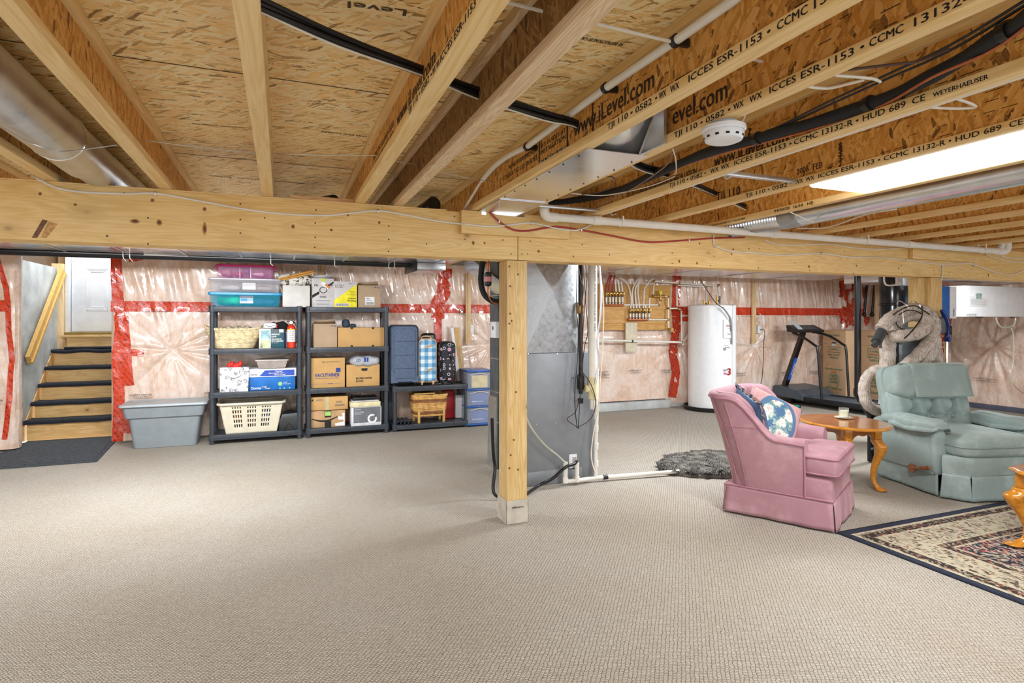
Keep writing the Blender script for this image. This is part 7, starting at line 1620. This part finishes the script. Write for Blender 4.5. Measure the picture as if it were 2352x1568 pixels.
# candle on a plate
pc = onZ(1938, 961, .50); pl = thing('plate', 'small white scalloped plate under the candle on the oval table', 'plate', (pc.x, pc.y, .501))
mb = MB(); rg_ = []
for r, z in ((.0, .0), (.03, .0), (.045, .004), (.066, .01), (.067, .012), (.045, .007), (.0, .004)): rg_.append([(r * (1 + (.05 * sin(14 * a) if r > .06 else 0)) * cos(a) + 1e-6, r * (1 + (.05 * sin(14 * a) if r > .06 else 0)) * sin(a), z) for a in [2 * pi * k / 56 for k in range(56)]])
mb.loft(rg_); part('plate_body', mb, pm('ivory_china', '#efece4', .2, var=.02), pl)
mb = MB()
for k in range(10): a = 2 * pi * k / 10; mb.sq((.055 * cos(a), .055 * sin(a), .011), (.006, .004, .001), 1, 1, 8, 4)
part('printed_leaf', mb, pm('leaf_glaze', '#5e7f68', .3), pl, kind='stuff')
cnd = thing('candle', 'cream candle in a clear glass jar on the small white plate', 'candle', (pc.x, pc.y, .509))
GL = NT('clear_glass'); GL.setp(Roughness=.03, Transmission_Weight=.9, IOR=1.3, Alpha=.45); GL.color(GL.ramp(GL.noise(GL.coord(), 4), [(0, '#f0f6f2'), (1, '#f6faf8')]))
part('glass_jar', MB().lathe([(.034, 0), (.0355, .003), (.0365, .078), (.0345, .078), (.0335, .006), (.001, .006)], (0, 0, 0), 36), GL.m, cnd, label='clear glass jar')
part('wax', MB().lathe([(.033, .007), (.0335, .055), (.03, .056), (.001, .054)], (0, 0, 0), 32), pm('cream_wax', '#eeeacf', .4, var=.02), cnd)
part('wick', MB().cyl((0, 0, .054), (.001, 0, .064), .0012, 6), M_BLACK, cnd)
part('jar_label', MB().loft([[(.0368 * cos(a), .0368 * sin(a), z) for z in (.015, .06)] for a in [radians(-60 + 8 * k) for k in range(9)]], closed=False), pm('teal_sticker', '#7fb0a6', .5), cnd)

# ---- recliner
th_r = radians(-15)
rc = thing('recliner', 'sage green velvet recliner with tufted back and wooden side lever', 'recliner', (4.90, 2.976, 0), th_r)
RW = wmat(rc)
def cush(c, r, e1=.35, e2=.35, fn=None, T=None, nu=40, nv=20, nm='cushion_pad', m=None, **kw):
    return part(nm, MB().sq(c, r, e1, e2, nu, nv, fn=fn, T=T), m or M_SAGE, rc, sharp=180, **kw)
# side panels
for s_ in (-1, 1):
    x = s_ * .365
    mb = MB(); prof = [(-.25, .16), (.30, .16), (.36, .47), (.30, .50), (-.19, .49), (-.262, .45)]
    mb.loft([[(x - s_ * o_ + s_ * 0, y * k, z) for y, z in prof] for o_, k in ((.055, .98), (.05, 1), (-.03, 1), (-.04, .97))])
    part('side_panel', mb, M_SAGE, rc, sharp=50)
    part('arm_front', MB().sq((x, -.255, .32), (.052, .028, .165), .5, .6, 20, 14), M_SAGE, rc)
    part('arm_pad', MB().sq((x, -.02, .505), (.078, .275, .042), .55, .35, 32, 16, fn=lambda p: (p.x, p.y, p.z + .006 * sin(p.y * 18))), M_SAGE, rc, soft=True)
    # loose cover draped on the arm
    def drape(a, b, x=x, s_=s_):
        y = -.305 + .44 * b; u = (a - .5) * 2 * (1 - .38 * max(0, 1 - b / .2) ** 2); z = .556 + .004 * sin(b * 9) - .07 * max(0, abs(u) - .55) ** 1.1 * 3.2 - (.05 * max(0, .14 - b) / .14) + .003 * sin(u * 7 + b * 8)
        return (x + u * .086 + .003 * sin(b * 12), y, z - .006)
    part('arm_cover', MB().grid(drape, 18, 26), M_SAGE, rc, solid=.007, soft=True)
# back
Tb = Matrix.Translation((0, .165, .365)) @ Matrix.Rotation(radians(-14), 4, 'X')
cush((-.01, .075, .27), (.355, .045, .30), .25, .3, T=Tb, nm='back_shell')
def tuft(p):
    d = 0
    for bx in (-.19, -.02, .17):
        r2 = ((p.x - bx) ** 2 + (p.z + .01) ** 2); d += .05 * math.exp(-r2 / .0016) + .022 * math.exp(-((p.x - bx) / .014) ** 2) * (1 if p.z > -.01 else .4) * math.exp(-max(0, -p.z) / .05)
        if p.z < 0: d += .014 * math.exp(-((abs(p.x - bx) + p.z * .9) / .02) ** 2)
    if p.y < 0: return (p.x, p.y + d, p.z)
    return p
def tback(a, b):
    u, v = 2 * a - 1, 2 * b - 1; k = max(0, (1 - abs(u) ** 8) * (1 - abs(v) ** 6)) ** .4; x, z = u * .345, v * .19
    d = 0
    for bx in (-.19, -.02, .16):
        r2 = (x - bx) ** 2 + (z + .02) ** 2; d += .08 * math.exp(-r2 / .003)
        d += .045 * math.exp(-((x - bx - .01 * sin(z * 30)) / .014) ** 2) * (1 if z > -.02 else .25)
        for sl in (.55, -.55, 1.3, -1.3):
            if z < -.02: d += .012 * math.exp(-((x - bx - sl * (z + .02)) / .012) ** 2)
    d += .02 * math.exp(-((z + .02) / .012) ** 2) * (1 if abs(x) < .2 else .35)
    puff = .012 * sin(x * 37 + 1) if z > 0 else 0
    return Tb @ Vector((x - .01, .04 - k * (.115 + puff) + min(d, .085) * k, z + .165))
part('tufted_back', MB().grid(tback, 110, 60).box(-.34, .33, .03, .07, -.02, .35, T=Tb), M_SAGE, rc, soft=True)
part('button', MB().sq((-.20, -.035, .145), (.012, .008, .012), 1, 1, 10, 8, T=Tb).sq((-.03, -.035, .145), (.012, .008, .012), 1, 1, 10, 8, T=Tb).sq((.15, -.035, .145), (.012, .008, .012), 1, 1, 10, 8, T=Tb), M_SAGE, rc)
cush((-.01, -.015, .425), (.345, .105, .145), .42, .35, fn=lambda p: (p.x * (1 - .05 * max(0, p.z) / .14), p.y, p.z + .003 * sin(p.x * 60) * (1 if abs(p.x) > .25 else 0)), T=Tb, nm='headrest')
def hcover(a, b):
    u = -.215 + .50 * a; t = b
    # wraps from the front lower edge over the top to the rear
    if t < .62: z = .29 + (.235) * t / .62; y = -.127 + .012 * sin(t * 4) - .004 * sin(a * 7)
    else:
        k = (t - .62) / .38 * pi * .85; z = .525 + .052 * sin(k); y = -.127 + .11 * (1 - cos(k))
    return Tb @ Vector((u, y, z))
part('headrest_cover', MB().grid(hcover, 20, 30), M_SAGE, rc, solid=.006, soft=True)
e_ = [hcover(a / 10, 0) for a in range(11)]; part('piping', MB().tube([hcover(0, b / 12) for b in range(12, 0, -1)] + e_ + [hcover(1, b / 12) for b in range(1, 13)], .004, 6), M_SAGEP, rc)
# seat
part('seat_cushion', MB().sq((0, -.13, .375), (.335, .31, .075), .4, .3, 60, 20, fn=lambda p: (p.x, p.y, p.z + .02 * (1 - (p.x / .34) ** 2) * (1 if p.z > 0 else 0))), M_SAGE, rc, soft=True)
part('piping', MB().tube([(.337 * math.copysign(abs(cos(a)) ** .3, cos(a)), -.13 + .313 * math.copysign(abs(sin(a)) ** .3, sin(a)), .385) for a in [2 * pi * k / 72 for k in range(72)]], .005, 6, loop=True), M_SAGEP, rc)
fr = [(-.375, -.30), (-.27, -.42), (.27, -.42), (.375, -.30)]
def frr(z, g=0.0): return [(x * (1 + g), y * (1 + g) if y < -.35 else y, z) for x, y in fr] + [(.31, -.25, z), (-.31, -.25, z)]
part('footrest', MB().loft([frr(.17), frr(.18, .01), frr(.25, .02), frr(.30, .01), frr(.312, -.01)]), M_SAGE, rc, sharp=60)
part('piping', MB().tube([(x * 1.005, y * 1.005, .188) for x, y in fr], .005, 6), M_SAGEP, rc)
sk_ = lambda P, Q, n_, s0: skirt(P, Q, n_, ztop_=.185, flare=.012, amp=.004, par=rc, mat_=M_SAGE, seed=s0)
sk_((-.385, .30, 0), (-.385, -.27, 0), (-1, 0, 0), 1); sk_((-.382, -.305, 0), (-.275, -.425, 0), (-.75, -.66, 0), 2); sk_((-.265, -.43, 0), (.265, -.43, 0), (0, -1, 0), 3); sk_((.275, -.425, 0), (.382, -.305, 0), (.75, -.66, 0), 5); sk_((.385, -.27, 0), (.385, .30, 0), (1, 0, 0), 4); sk_((.37, .33, 0), (-.37, .33, 0), (0, 1, 0), 6)
part('seat_box', MB().box(-.31, .31, -.24, .30, .06, .33, bev=.01), M_BLACK, rc)
part('glide_base', MB().box(-.25, .25, -.25, .28, .003, .06), M_BLACK, rc)
M_LEV = wood('walnut_lever', '#6e3516', '#9a5a2c')
part('lever', MB().lathe([(.032, -.012), (.036, 0), (.03, .012)], (-.43, -.09, .165), 20, axis='X').tube([(-.432, -.09, .165), (-.44, -.16, .182), (-.44, -.24, .205), (-.44, -.26, .212)], [.014, .012, .016, .012], 10).cyl((-.37, -.09, .165), (-.43, -.09, .165), .012, 10), M_LEV, rc, label='brown wooden lever')
part('hinge_tip', MB().tube([(-.33, .34, .22), (-.40, .35, .215), (-.42, .35, .215)], .01, 8), M_GREY, rc)

# ---- persian rug
def rugmat(name, stops, sc, seed=0, sharp=True):
    q = NT(name); v = q.coord(loc=(seed, seed, 0)); v_ = q.n('TexVoronoi'); v_.inputs['Scale'].default_value = sc; v_.inputs['Randomness'].default_value = .95
    mp = q.n('Mapping'); q.l(v, mp.inputs[0]); mp.inputs['Scale'].default_value = (1, .62, 1); n_ = q.n('TexNoise'); n_.inputs['Scale'].default_value = 18; q.l(mp.outputs[0], n_.inputs['Vector'])
    ds = q.n('VectorMath', operation='MULTIPLY_ADD'); q.l(n_.outputs['Color'], ds.inputs[0]); ds.inputs[1].default_value = (.06, .06, 0); q.l(mp.outputs[0], ds.inputs[2]); q.l(ds.outputs[0], v_.inputs['Vector'])
    se = q.n('SeparateColor'); q.l(v_.outputs['Color'], se.inputs[0]); c = q.ramp(se.outputs[0], stops, 'CONSTANT'); q.color(c); q.setp(Roughness=.95); q.bump(q.noise(v, 180, 2), .4, .004); return q.m
M_FIELD = rugmat('rug_field', [(0, '#1c2130'), (.40, '#b0a694'), (.66, '#a4504a'), (.75, '#1c2130'), (.86, '#a09684'), (.95, '#b56a5c')], 100)
M_BORD = rugmat('rug_border', [(0, '#b5ac96'), (.35, '#9c9480'), (.6, '#4a4438'), (.74, '#8a5a48'), (.8, '#b5ac96')], 85, 3)
M_GUARD = rugmat('rug_guard', [(0, '#2b2623'), (.42, '#a89e86'), (.6, '#8a4c40'), (.75, '#2b2623')], 110, 6)
M_CREAMR = rugmat('rug_cream', [(0, '#b8af98'), (.8, '#968c76')], 60, 9); M_BIND = pm('rug_binding', '#1e2638', .9, var=.2, scale=50, bump=.5)
rx0, rx1, ry0, ry1 = 3.12, 5.55, -.9, 2.55
bands = [(0, .05, 4), (.05, .075, 3), (.075, .135, 2), (.135, .155, 3), (.155, .33, 1), (.33, .35, 3), (.35, .40, 2), (.40, .415, 3)]
mb = MB()
def fr_(a, b, m):
    z = .008; o = [(rx0 + a, ry0 + a), (rx1 - a, ry0 + a), (rx1 - a, ry1 - a), (rx0 + a, ry1 - a)]; i = [(rx0 + b, ry0 + b), (rx1 - b, ry0 + b), (rx1 - b, ry1 - b), (rx0 + b, ry1 - b)]
    for k in range(4): mb.poly([(*o[k], z), (*o[(k + 1) % 4], z), (*i[(k + 1) % 4], z), (*i[k], z)], [(0, 1, 2, 3)], m)
for a, b, m in bands: fr_(a, b, m)
b = .415; mb.poly([(rx0 + b, ry0 + b, .008), (rx1 - b, ry0 + b, .008), (rx1 - b, ry1 - b, .008), (rx0 + b, ry1 - b, .008)], [(0, 1, 2, 3)], 0)
mb.poly([(rx0, ry0, .001), (rx1, ry0, .001), (rx1, ry1, .001), (rx0, ry1, .001)], [(3, 2, 1, 0)], 4)
for k in range(4):
    o = [(rx0, ry0), (rx1, ry0), (rx1, ry1), (rx0, ry1)]; mb.poly([(*o[k], .001), (*o[(k + 1) % 4], .001), (*o[(k + 1) % 4], .008), (*o[k], .008)], [(0, 1, 2, 3)], 4)
mb.tube([(rx0 + .004, ry0, .006), (rx0 + .004, ry1, .006), (rx1, ry1, .006), (rx1, ry0, .006)], .0065, 6, m=4, loop=True)
rug = solo('area_rug', mb, [M_FIELD, M_BORD, M_GUARD, M_CREAMR, M_BIND], 'dark patterned persian style rug with cream borders and black binding', 'rug')

# ---- grey sheepskin
fc = [onZ(x, y, 0) for x, y in ((1508, 1072), (1530, 1088), (1600, 1098), (1690, 1096), (1705, 1060), (1640, 1046), (1570, 1050), (1535, 1056))]
fcen = sum(fc, Vector()) / len(fc); rnd = random.Random(3)
mb = MB(); N = 64; outl = []
sp_ = spline(fc + [fc[0]], 8)[:-1]
mb.loft([[fcen + (p - fcen) * s_ + ZU * z for p in sp_] for s_, z in ((1, .003), (.97, .025), (.8, .05), (.5, .055), (.2, .05))])
def inside(p, poly):
    c = False; n = len(poly)
    for i in range(n):
        a, b = poly[i], poly[i - 1]
        if (a.y > p.y) != (b.y > p.y) and p.x < (b.x - a.x) * (p.y - a.y) / (b.y - a.y + 1e-12) + a.x: c = not c
    return c
lx0, lx1, ly0, ly1 = min(p.x for p in sp_), max(p.x for p in sp_), min(p.y for p in sp_), max(p.y for p in sp_)
cnt = 0
nzf = VN(9)
while cnt < 9000:
    p = Vector((rnd.uniform(lx0, lx1), rnd.uniform(ly0, ly1), 0))
    if not inside(p, sp_): continue
    cnt += 1; e = min((p - q).length for q in sp_[::4]); z0_ = .02 + min(.03, e * .4); a = 2 * pi * float(nzf(np.array(p.x * 7 + 50), np.array(p.y * 7 + 50))) * 2 + rnd.uniform(-.6, .6)
    l = rnd.uniform(.03, .06); d_ = Vector((cos(a), sin(a), 0)); s_ = Vector((-d_.y, d_.x, 0)) * .0035
    b0 = p + ZU * z0_; m_ = b0 + d_ * l * .5 + ZU * .018; t_ = b0 + d_ * l + ZU * rnd.uniform(-.005, .012)
    mb.poly([b0 - s_, b0 + s_, m_ + s_ * .8, m_ - s_ * .8, t_], [(0, 1, 2, 3), (3, 2, 4)])
FU = NT('grey_fur'); FU.color(FU.ramp(FU.noise(FU.coord(), 14, 4), [(.35, '#4c4a47'), (.5, '#68655f'), (.65, '#868279')])); FU.setp(Roughness=.9)
solo('sheepskin_rug', mb, FU.m, 'shaggy grey sheepskin rug on the carpet behind the pink armchair', 'rug', soft=True)

# ---- treadmill (local: walking deck runs toward -y, console at +y end)
A0, A1 = Vector((7.31, 5.54, 0)), Vector((7.22, 6.9, 0)); dd = (A1 - A0).normalized()
tr = thing('treadmill', 'black and grey treadmill with handrails in front of the insulated wall', 'treadmill', tuple((A0 + A1) / 2 + Vector((.34, 0, 0))), atan2(dd.y, dd.x) - pi / 2)
M_TB = pm('treadmill_black', '#17191c', .3); M_TG = pm('treadmill_grey', '#4b535c', .4); M_BELT = pm('treadmill_belt', '#4d5d70', .5, var=.05)
hwd = .33
part('deck_frame', MB().box(-hwd, -hwd + .07, -.95, .45, .07, .14, bev=.01).box(hwd - .07, hwd, -.95, .45, .07, .14, bev=.01).box(-hwd, hwd, -.98, -.90, .03, .11, bev=.01), M_TB, tr)
part('running_belt', MB().box(-hwd + .075, hwd - .075, -.9, .45, .115, .13, bev=.004), M_BELT, tr)
part('side_rail', MB().box(-hwd + .01, -hwd + .06, -.93, .40, .1405, .148, bev=.003).box(hwd - .06, hwd - .01, -.93, .40, .1405, .148, bev=.003), M_TG, tr)
part('motor_hood', MB().loft([[(x, y, z) for y, z in ((.30, .09), (.30, .16), (.42, .235), (.80, .27), (.84, .25), (.84, .12))] for x in (-hwd - .02, -hwd + .02, hwd - .02, hwd + .02)]), M_TG, tr, sharp=25)
part('lift_foot', MB().box(-hwd + .04, hwd - .04, .55, .75, .02, .12, bev=.01), M_TB, tr)
for s_ in (-1, 1):
    part('rear_foot', MB().box(s_ * .28 - .02, s_ * .28 + .02, -.94, -.9, .002, .03), M_TB, tr); part('front_wheel', MB().lathe([(.035, -.015), (.035, .015)], (s_ * .27, .7, .037), 16, axis='X'), M_TB, tr)
    part('handrail', MB().tube(spline([(s_ * .3, .02, .12), (s_ * .31, .05, .5), (s_ * .315, .08, .86), (s_ * .315, .14, .93), (s_ * .31, .34, 1.04), (s_ * .28, .52, 1.09), (s_ * .18, .54, 1.10)], 6), .018, 12), M_TB, tr)
U0, U1 = Vector((-.2, .74, .25)), Vector((-.05, .52, 1.12))
part('upright', MB().loft([[U0 + Vector((x, y, 0)), U1 + Vector((x * .8, y, 0))] for x, y in ((-.045, -.03), (.045, -.03), (.045, .03), (-.045, .03))], caps=False).loft([[U0 + Vector((x, y, 0)) for x, y in ((-.045, -.03), (.045, -.03), (.045, .03), (-.045, .03))], [U1 + Vector((x * .8, y, 0)) for x, y in ((-.045, -.03), (.045, -.03), (.045, .03), (-.045, .03))]]), pm('upright_brown', '#2b211f', .35), tr)
mb = MB(); ua, ub = U0.lerp(U1, .12), U0.lerp(U1, .52); mb.loft([[p + Vector((x, -.033, 0)) for x in (-.03, .035)] + [p + Vector((x, -.031, 0)) for x in (.035, -.03)] for p in (ua, ub)]); part('brand_strip', mb, pm('treadmill_blue', '#1f5fc4', .3), tr)
ud = (U1 - U0).normalized(); mb = MB().text('welslo', U0.lerp(U1, .2) + Vector((.03, -.035, 0)), ud, Vector((-1, 0, 0)), .04, .22, off=.002) if False else MB().text('weslo', U0.lerp(U1, .2) + Vector((.025, -.036, 0)), ud, (Vector((-1, 0, 0)) - ud * ud.dot(Vector((-1, 0, 0)))), .035, .2, off=.002); part('lettering', mb, M_WINK, tr)
part('console', MB().loft([[(x, y, z) for y, z in ((.42, 1.10), (.42, 1.135), (.60, 1.215), (.64, 1.205), (.62, 1.11))] for x in (-.29, -.25, .25, .29)]), M_TB, tr, sharp=25)
part('console_panel', MB().loft([[(x, .44, 1.146), (x, .58, 1.208), (x, .58, 1.212), (x, .44, 1.15)] for x in (-.2, .2)]), M_TG, tr)
part('instruction_card', MB().loft([[(-.27 + .1 * u, .43 + .16 * v, 1.15 + .13 * v) for u, v in ((0, 0), (1, 0), (1, 1), (0, 1))], [(-.27 + .1 * u, .435 + .16 * v, 1.147 + .13 * v) for u, v in ((0, 0), (1, 0), (1, 1), (0, 1))]]), clear('card_clear', '#cfe0ea', .8), tr)
# exercise stepper under it
q = onZ(1800, 935, 0); stp = thing('exercise_step', 'black and teal folding exercise frame on the carpet beside the treadmill', 'exerciser', tuple(q))
part('pedal', MB().box(q.x - .12, q.x + .12, q.y + .02, q.y + .16, .06, .075, bev=.004), M_TB, stp, world=True); part('frame', MB().tube([(q.x - .1, q.y - .06, .02), (q.x + .17, q.y - .12, .02)], .018, 8).box(q.x - .02, q.x + .02, q.y - .1, q.y + .1, .003, .062), pm('teal_metal', '#1b8c88', .35), stp, world=True); part('end_cap', MB().cyl((q.x + .17, q.y - .12, .02), (q.x + .19, q.y - .125, .02), .02, 10), M_TB, stp, world=True)
# ---- moving cartons
M_UH = pm('moving_carton', '#c7a683', .75, var=.04, scale=4); M_UG = pm('carton_green', '#3f7a58', .6)
def uhaul(lab, org_, W_, zt_, an):
    t_ = thing('moving_box', lab, 'box', (org_[0], org_[1], 0), an); x0, x1, y = 0, W_, 0; P = lambda u, z: (x0 + u * W_, y, z)
    part('carton_body', MB().box(x0, x1, y, y + .42, .003, zt_, bev=.004), M_UH, t_)
    part('top_band', MB().box(x0 + .003, x1 - .003, y - .002, y - .0005, zt_ * .80, zt_ * .805), pm('crease', '#a98c6c', .8), t_)
    c = P(.5, zt_ * .81); part('hand_hole', MB().box(c[0] - .05, c[0] + .05, y - .003, y - .001, c[2] - .0, c[2] + .022, bev=.0009), M_BLACK, t_); part('flap_tab', MB().box(c[0] - .045, c[0] + .045, y - .004, y - .003, c[2] - .035, c[2] + .0), pm('pale_tab', '#d5d8de', .6), t_)
    mb = MB(); T_ = lambda st, z, h, w_: mb.text(st, P(.5, z), XR, ZU, h, w_ * W_, align='C', off=.003)
    T_('REUSE THIS BOX', zt_ * .915, .03, .5); T_('See Bottom Panel for', zt_ * .875, .012, .32); T_('Move Suggestions', zt_ * .86, .012, .34); T_('EASY-TO-LIFT', zt_ * .635, .035, .5); T_('HANDLES', zt_ * .595, .035, .36); T_('NEED BOXES? TAKE PLENTY', zt_ * .435, .026, .76); T_('100%', zt_ * .33, .05, .27); T_('BUY BACK', zt_ * .29, .04, .32); T_('GUARANTEE', zt_ * .25, .036, .34); T_("We'll Buy Back the Extras.", zt_ * .165, .03, .72)
    T_('U-HAUL', zt_ * .71, .045, .42)
    mb.tube([P(.5, 0)[:2] + (zt_ * .29,)] and [(x0 + .5 * W_ + .125 * cos(a), y - .002, zt_ * .29 + .125 * sin(a)) for a in [2 * pi * k / 30 for k in range(30)]], .004, 4, loop=True)
    bx_, bz_ = .15, .045; mb.tube([(x0 + .5 * W_ + sx_ * bx_, y - .002, zt_ * .725 + sz_ * bz_) for sx_, sz_ in ((-1, -1), (1, -1), (1, 1), (-1, 1))], .003, 4, loop=True)
    mb.box(x0 + .3 * W_, x1, y - .003, y - .001, .04, .07)
    part('lettering', mb, M_UG, t_)
    part('orange_stripe', MB().box(x0 + .5 * W_ - .12, x0 + .5 * W_ + .12, y - .003, y - .001, zt_ * .70 - .012, zt_ * .70 - .004).box(x0 + .5 * W_ - .06, x0 + .5 * W_ + .06, y - .003, y - .001, zt_ * .29 + .13, zt_ * .29 + .155), M_ORANGE, t_)
    mb = MB()
    for u, z, a in ((.5, .565, 0), (.22, .52, .9)): mb.tube([(x0 + u * W_ + (.05 * cos(b) * cos(a) - .018 * sin(b) * sin(a)), y - .001, zt_ * z + (.05 * cos(b) * sin(a) + .018 * sin(b) * cos(a))) for b in [2 * pi * k / 20 for k in range(20)]], .0015, 4, loop=True)
    part('perforation', mb, MATS['crease'], t_); return t_
AB_ = atan2(-.965, -.26)
uhaul('tan moving carton standing left of the black stack, by the treadmill', (8.29, 7.04), .55, 1.13, AB_)
uhaul('tan moving carton standing right of the black stack, behind the hose', (8.335, 6.40), .60, 1.125, AB_)
# ---- coiled vacuum hose on the post
SK = NT('hose_sock'); v = SK.coord(); br = SK.n('TexBrick'); SK.l(v, br.inputs['Vector']); br.inputs['Scale'].default_value = 24; br.inputs['Mortar Size'].default_value = .03
br.inputs['Color1'].default_value = lin('#cfc3b6'); br.inputs['Color2'].default_value = lin('#b9aca0'); br.inputs['Mortar'].default_value = lin('#857871'); SK.color(SK.mix(.4, br.outputs['Color'], SK.ramp(SK.noise(v, 30, 4), [(.4, '#a89a8e'), (.55, '#d8cec4')]))); SK.setp(Roughness=.9); SK.bump(SK.noise(v, 60, 3, .6, .5), .25, .004)
hs = thing('vacuum_hose', 'long padded grey brown vacuum hose coiled on hooks against the far post', 'hose', tuple(onY(2090, 800, 3.3)))
def hp_(px, py, y): return onY(px, py, y)
Ys = 3.26
path1 = [(2025, 768, 3.2), (2045, 740, 3.2), (2070, 716, 3.22), (2100, 706, 3.24), (2130, 716, 3.26), (2150, 745, 3.28), (2155, 790, 3.3), (2158, 850, 3.3), (2160, 920, 3.3)]
def hose(pts, r=.052):
    L = spline([hp_(*p) for p in pts], 7); rr = [r * (1 + .05 * sin(i * 1.7)) for i in range(len(L))]; part('hose_run', MB().tube(L, rr, 14), SK.m, hs, world=True)
hose([(2024, 757, 3.42), (2040, 735, 3.42), (2062, 722, 3.42), (2096, 709, 3.38), (2128, 718, 3.36), (2144, 742, 3.34), (2140, 775, 3.32), (2112, 812, 3.32), (2075, 845, 3.38), (2045, 880, 3.44), (2032, 930, 3.46)])
hose([(2044, 930, 3.5), (2042, 860, 3.48), (2042, 800, 3.46), (2046, 775, 3.4), (2072, 771, 3.32), (2108, 765, 3.28), (2128, 745, 3.28), (2120, 728, 3.32), (2092, 724, 3.4), (2066, 736, 3.44), (2056, 758, 3.46), (2066, 778, 3.46)])
hose([(2152, 930, 3.37), (2152, 860, 3.37), (2148, 800, 3.37), (2138, 775, 3.33), (2146, 785, 3.30), (2132, 820, 3.31), (2108, 855, 3.36), (2088, 890, 3.42), (2080, 930, 3.45)])
hose([(2033, 800, 3.52), (2034, 860, 3.52), (2036, 930, 3.52)], .045)
hose([(2030, 850, 3.6), (2012, 850, 3.62), (1992, 865, 3.66), (1984, 892, 3.66), (1990, 925, 3.64), (2012, 942, 3.62), (2035, 940, 3.6)], .046)
a, b = hp_(2026, 760, 3.42), hp_(2013, 785, 3.40); part('hose_cuff', MB().tube([a, b], .04, 14).tube([b, b + (b - a) * .35], .026, 12), pm('cuff_grey', '#3c4043', .4), hs, world=True, label='dark grey plastic cuff')
bc = pipe('coil_cord', [hp_(x, y, 3.25 + .14 * (x < 2075)) for x, y in ((2118, 702), (2116, 730), (2085, 770), (2060, 784), (2043, 778), (2038, 750), (2050, 725), (2075, 708), (2100, 702), (2120, 712), (2135, 722))], .0055, M_BLACK, 'black cord looped around the coiled vacuum hose', 'cord', 8, 6)
pipe('coil_cord', [hp_(x, y, 3.30 + .08 * (x < 2075)) for x, y in ((2116, 720), (2100, 713), (2080, 714), (2064, 725), (2058, 740), (2066, 752), (2080, 757))], .0045, M_BLACK, 'inner black cord loop on the coiled vacuum hose', 'cord', 8, 6)
mb = MB()
for px in (2064, 2094): mb.tube(spline([hp_(px, 720, 3.50), hp_(px - 3, 697, 3.47), hp_(px + 3, 691, 3.38), hp_(px + 14, 697, 3.3), hp_(px + 24, 706, 3.26)], 5), .004, 8)
mb.tube([hp_(2072, 708, 3.33), hp_(2075, 742, 3.33)], .004, 8); mb.box(5.0, 5.34, 3.47, 3.478, 1.33, 1.36)
solo('wire_hook', mb, M_CHROME, 'bent chrome wire hooks holding the vacuum hose', 'hook')
# central vacuum canister behind the coil, wand and brush
cv = thing('plastic_board', 'grey blue plastic panel glimpsed through the coiled hose', 'panel', (5.15, 3.455, 0)); q = onY(2092, 830, 3.60)
part('panel_body', MB().box(4.98, 5.33, 3.437, 3.472, .003, 1.23, bev=.012), pm('canister_grey', '#7d8a90', .4), cv, world=True)
vw = thing('vacuum_wand', 'vacuum wand with dark blue curved handle right of the far post', 'vacuum wand', tuple(onY(2172, 900, 3.4)))
L = spline([onY(x, y, 3.38) for x, y in ((2162, 713), (2168, 722), (2176, 745), (2178, 770), (2175, 786))], 6)
part('handle', MB().tube(L, [.014 + .012 * min(1, i / 12) for i in range(len(L))], 12), pm('deep_blue_plastic', '#17276e', .2), vw, world=True, label='dark blue handle')
part('wand_tube', MB().tube([onY(2174, 784, 3.38), Vector((onY(2168, 905, 3.40).x, 3.40, .003))], .016, 14), M_CHROME, vw, world=True); part('switch', MB().box(*(lambda p: (p.x - .012, p.x + .012, p.y - .03, p.y - .022, p.z - .05, p.z + .03))(onY(2177, 755, 3.38)), bev=.003), M_BLACK, vw, world=True)
q = onY(2163, 747, 3.395); mb = MB().sq(tuple(q), (.06, .02, .075), .5, .6, 20, 12).box(q.x, q.x + .06, q.y - .01, q.y + .01, q.z - .01, q.z + .01); part('brush_head', mb, pm('floor_brush_grey', '#5b6266', .4), vw, world=True, label='grey rounded brush head')
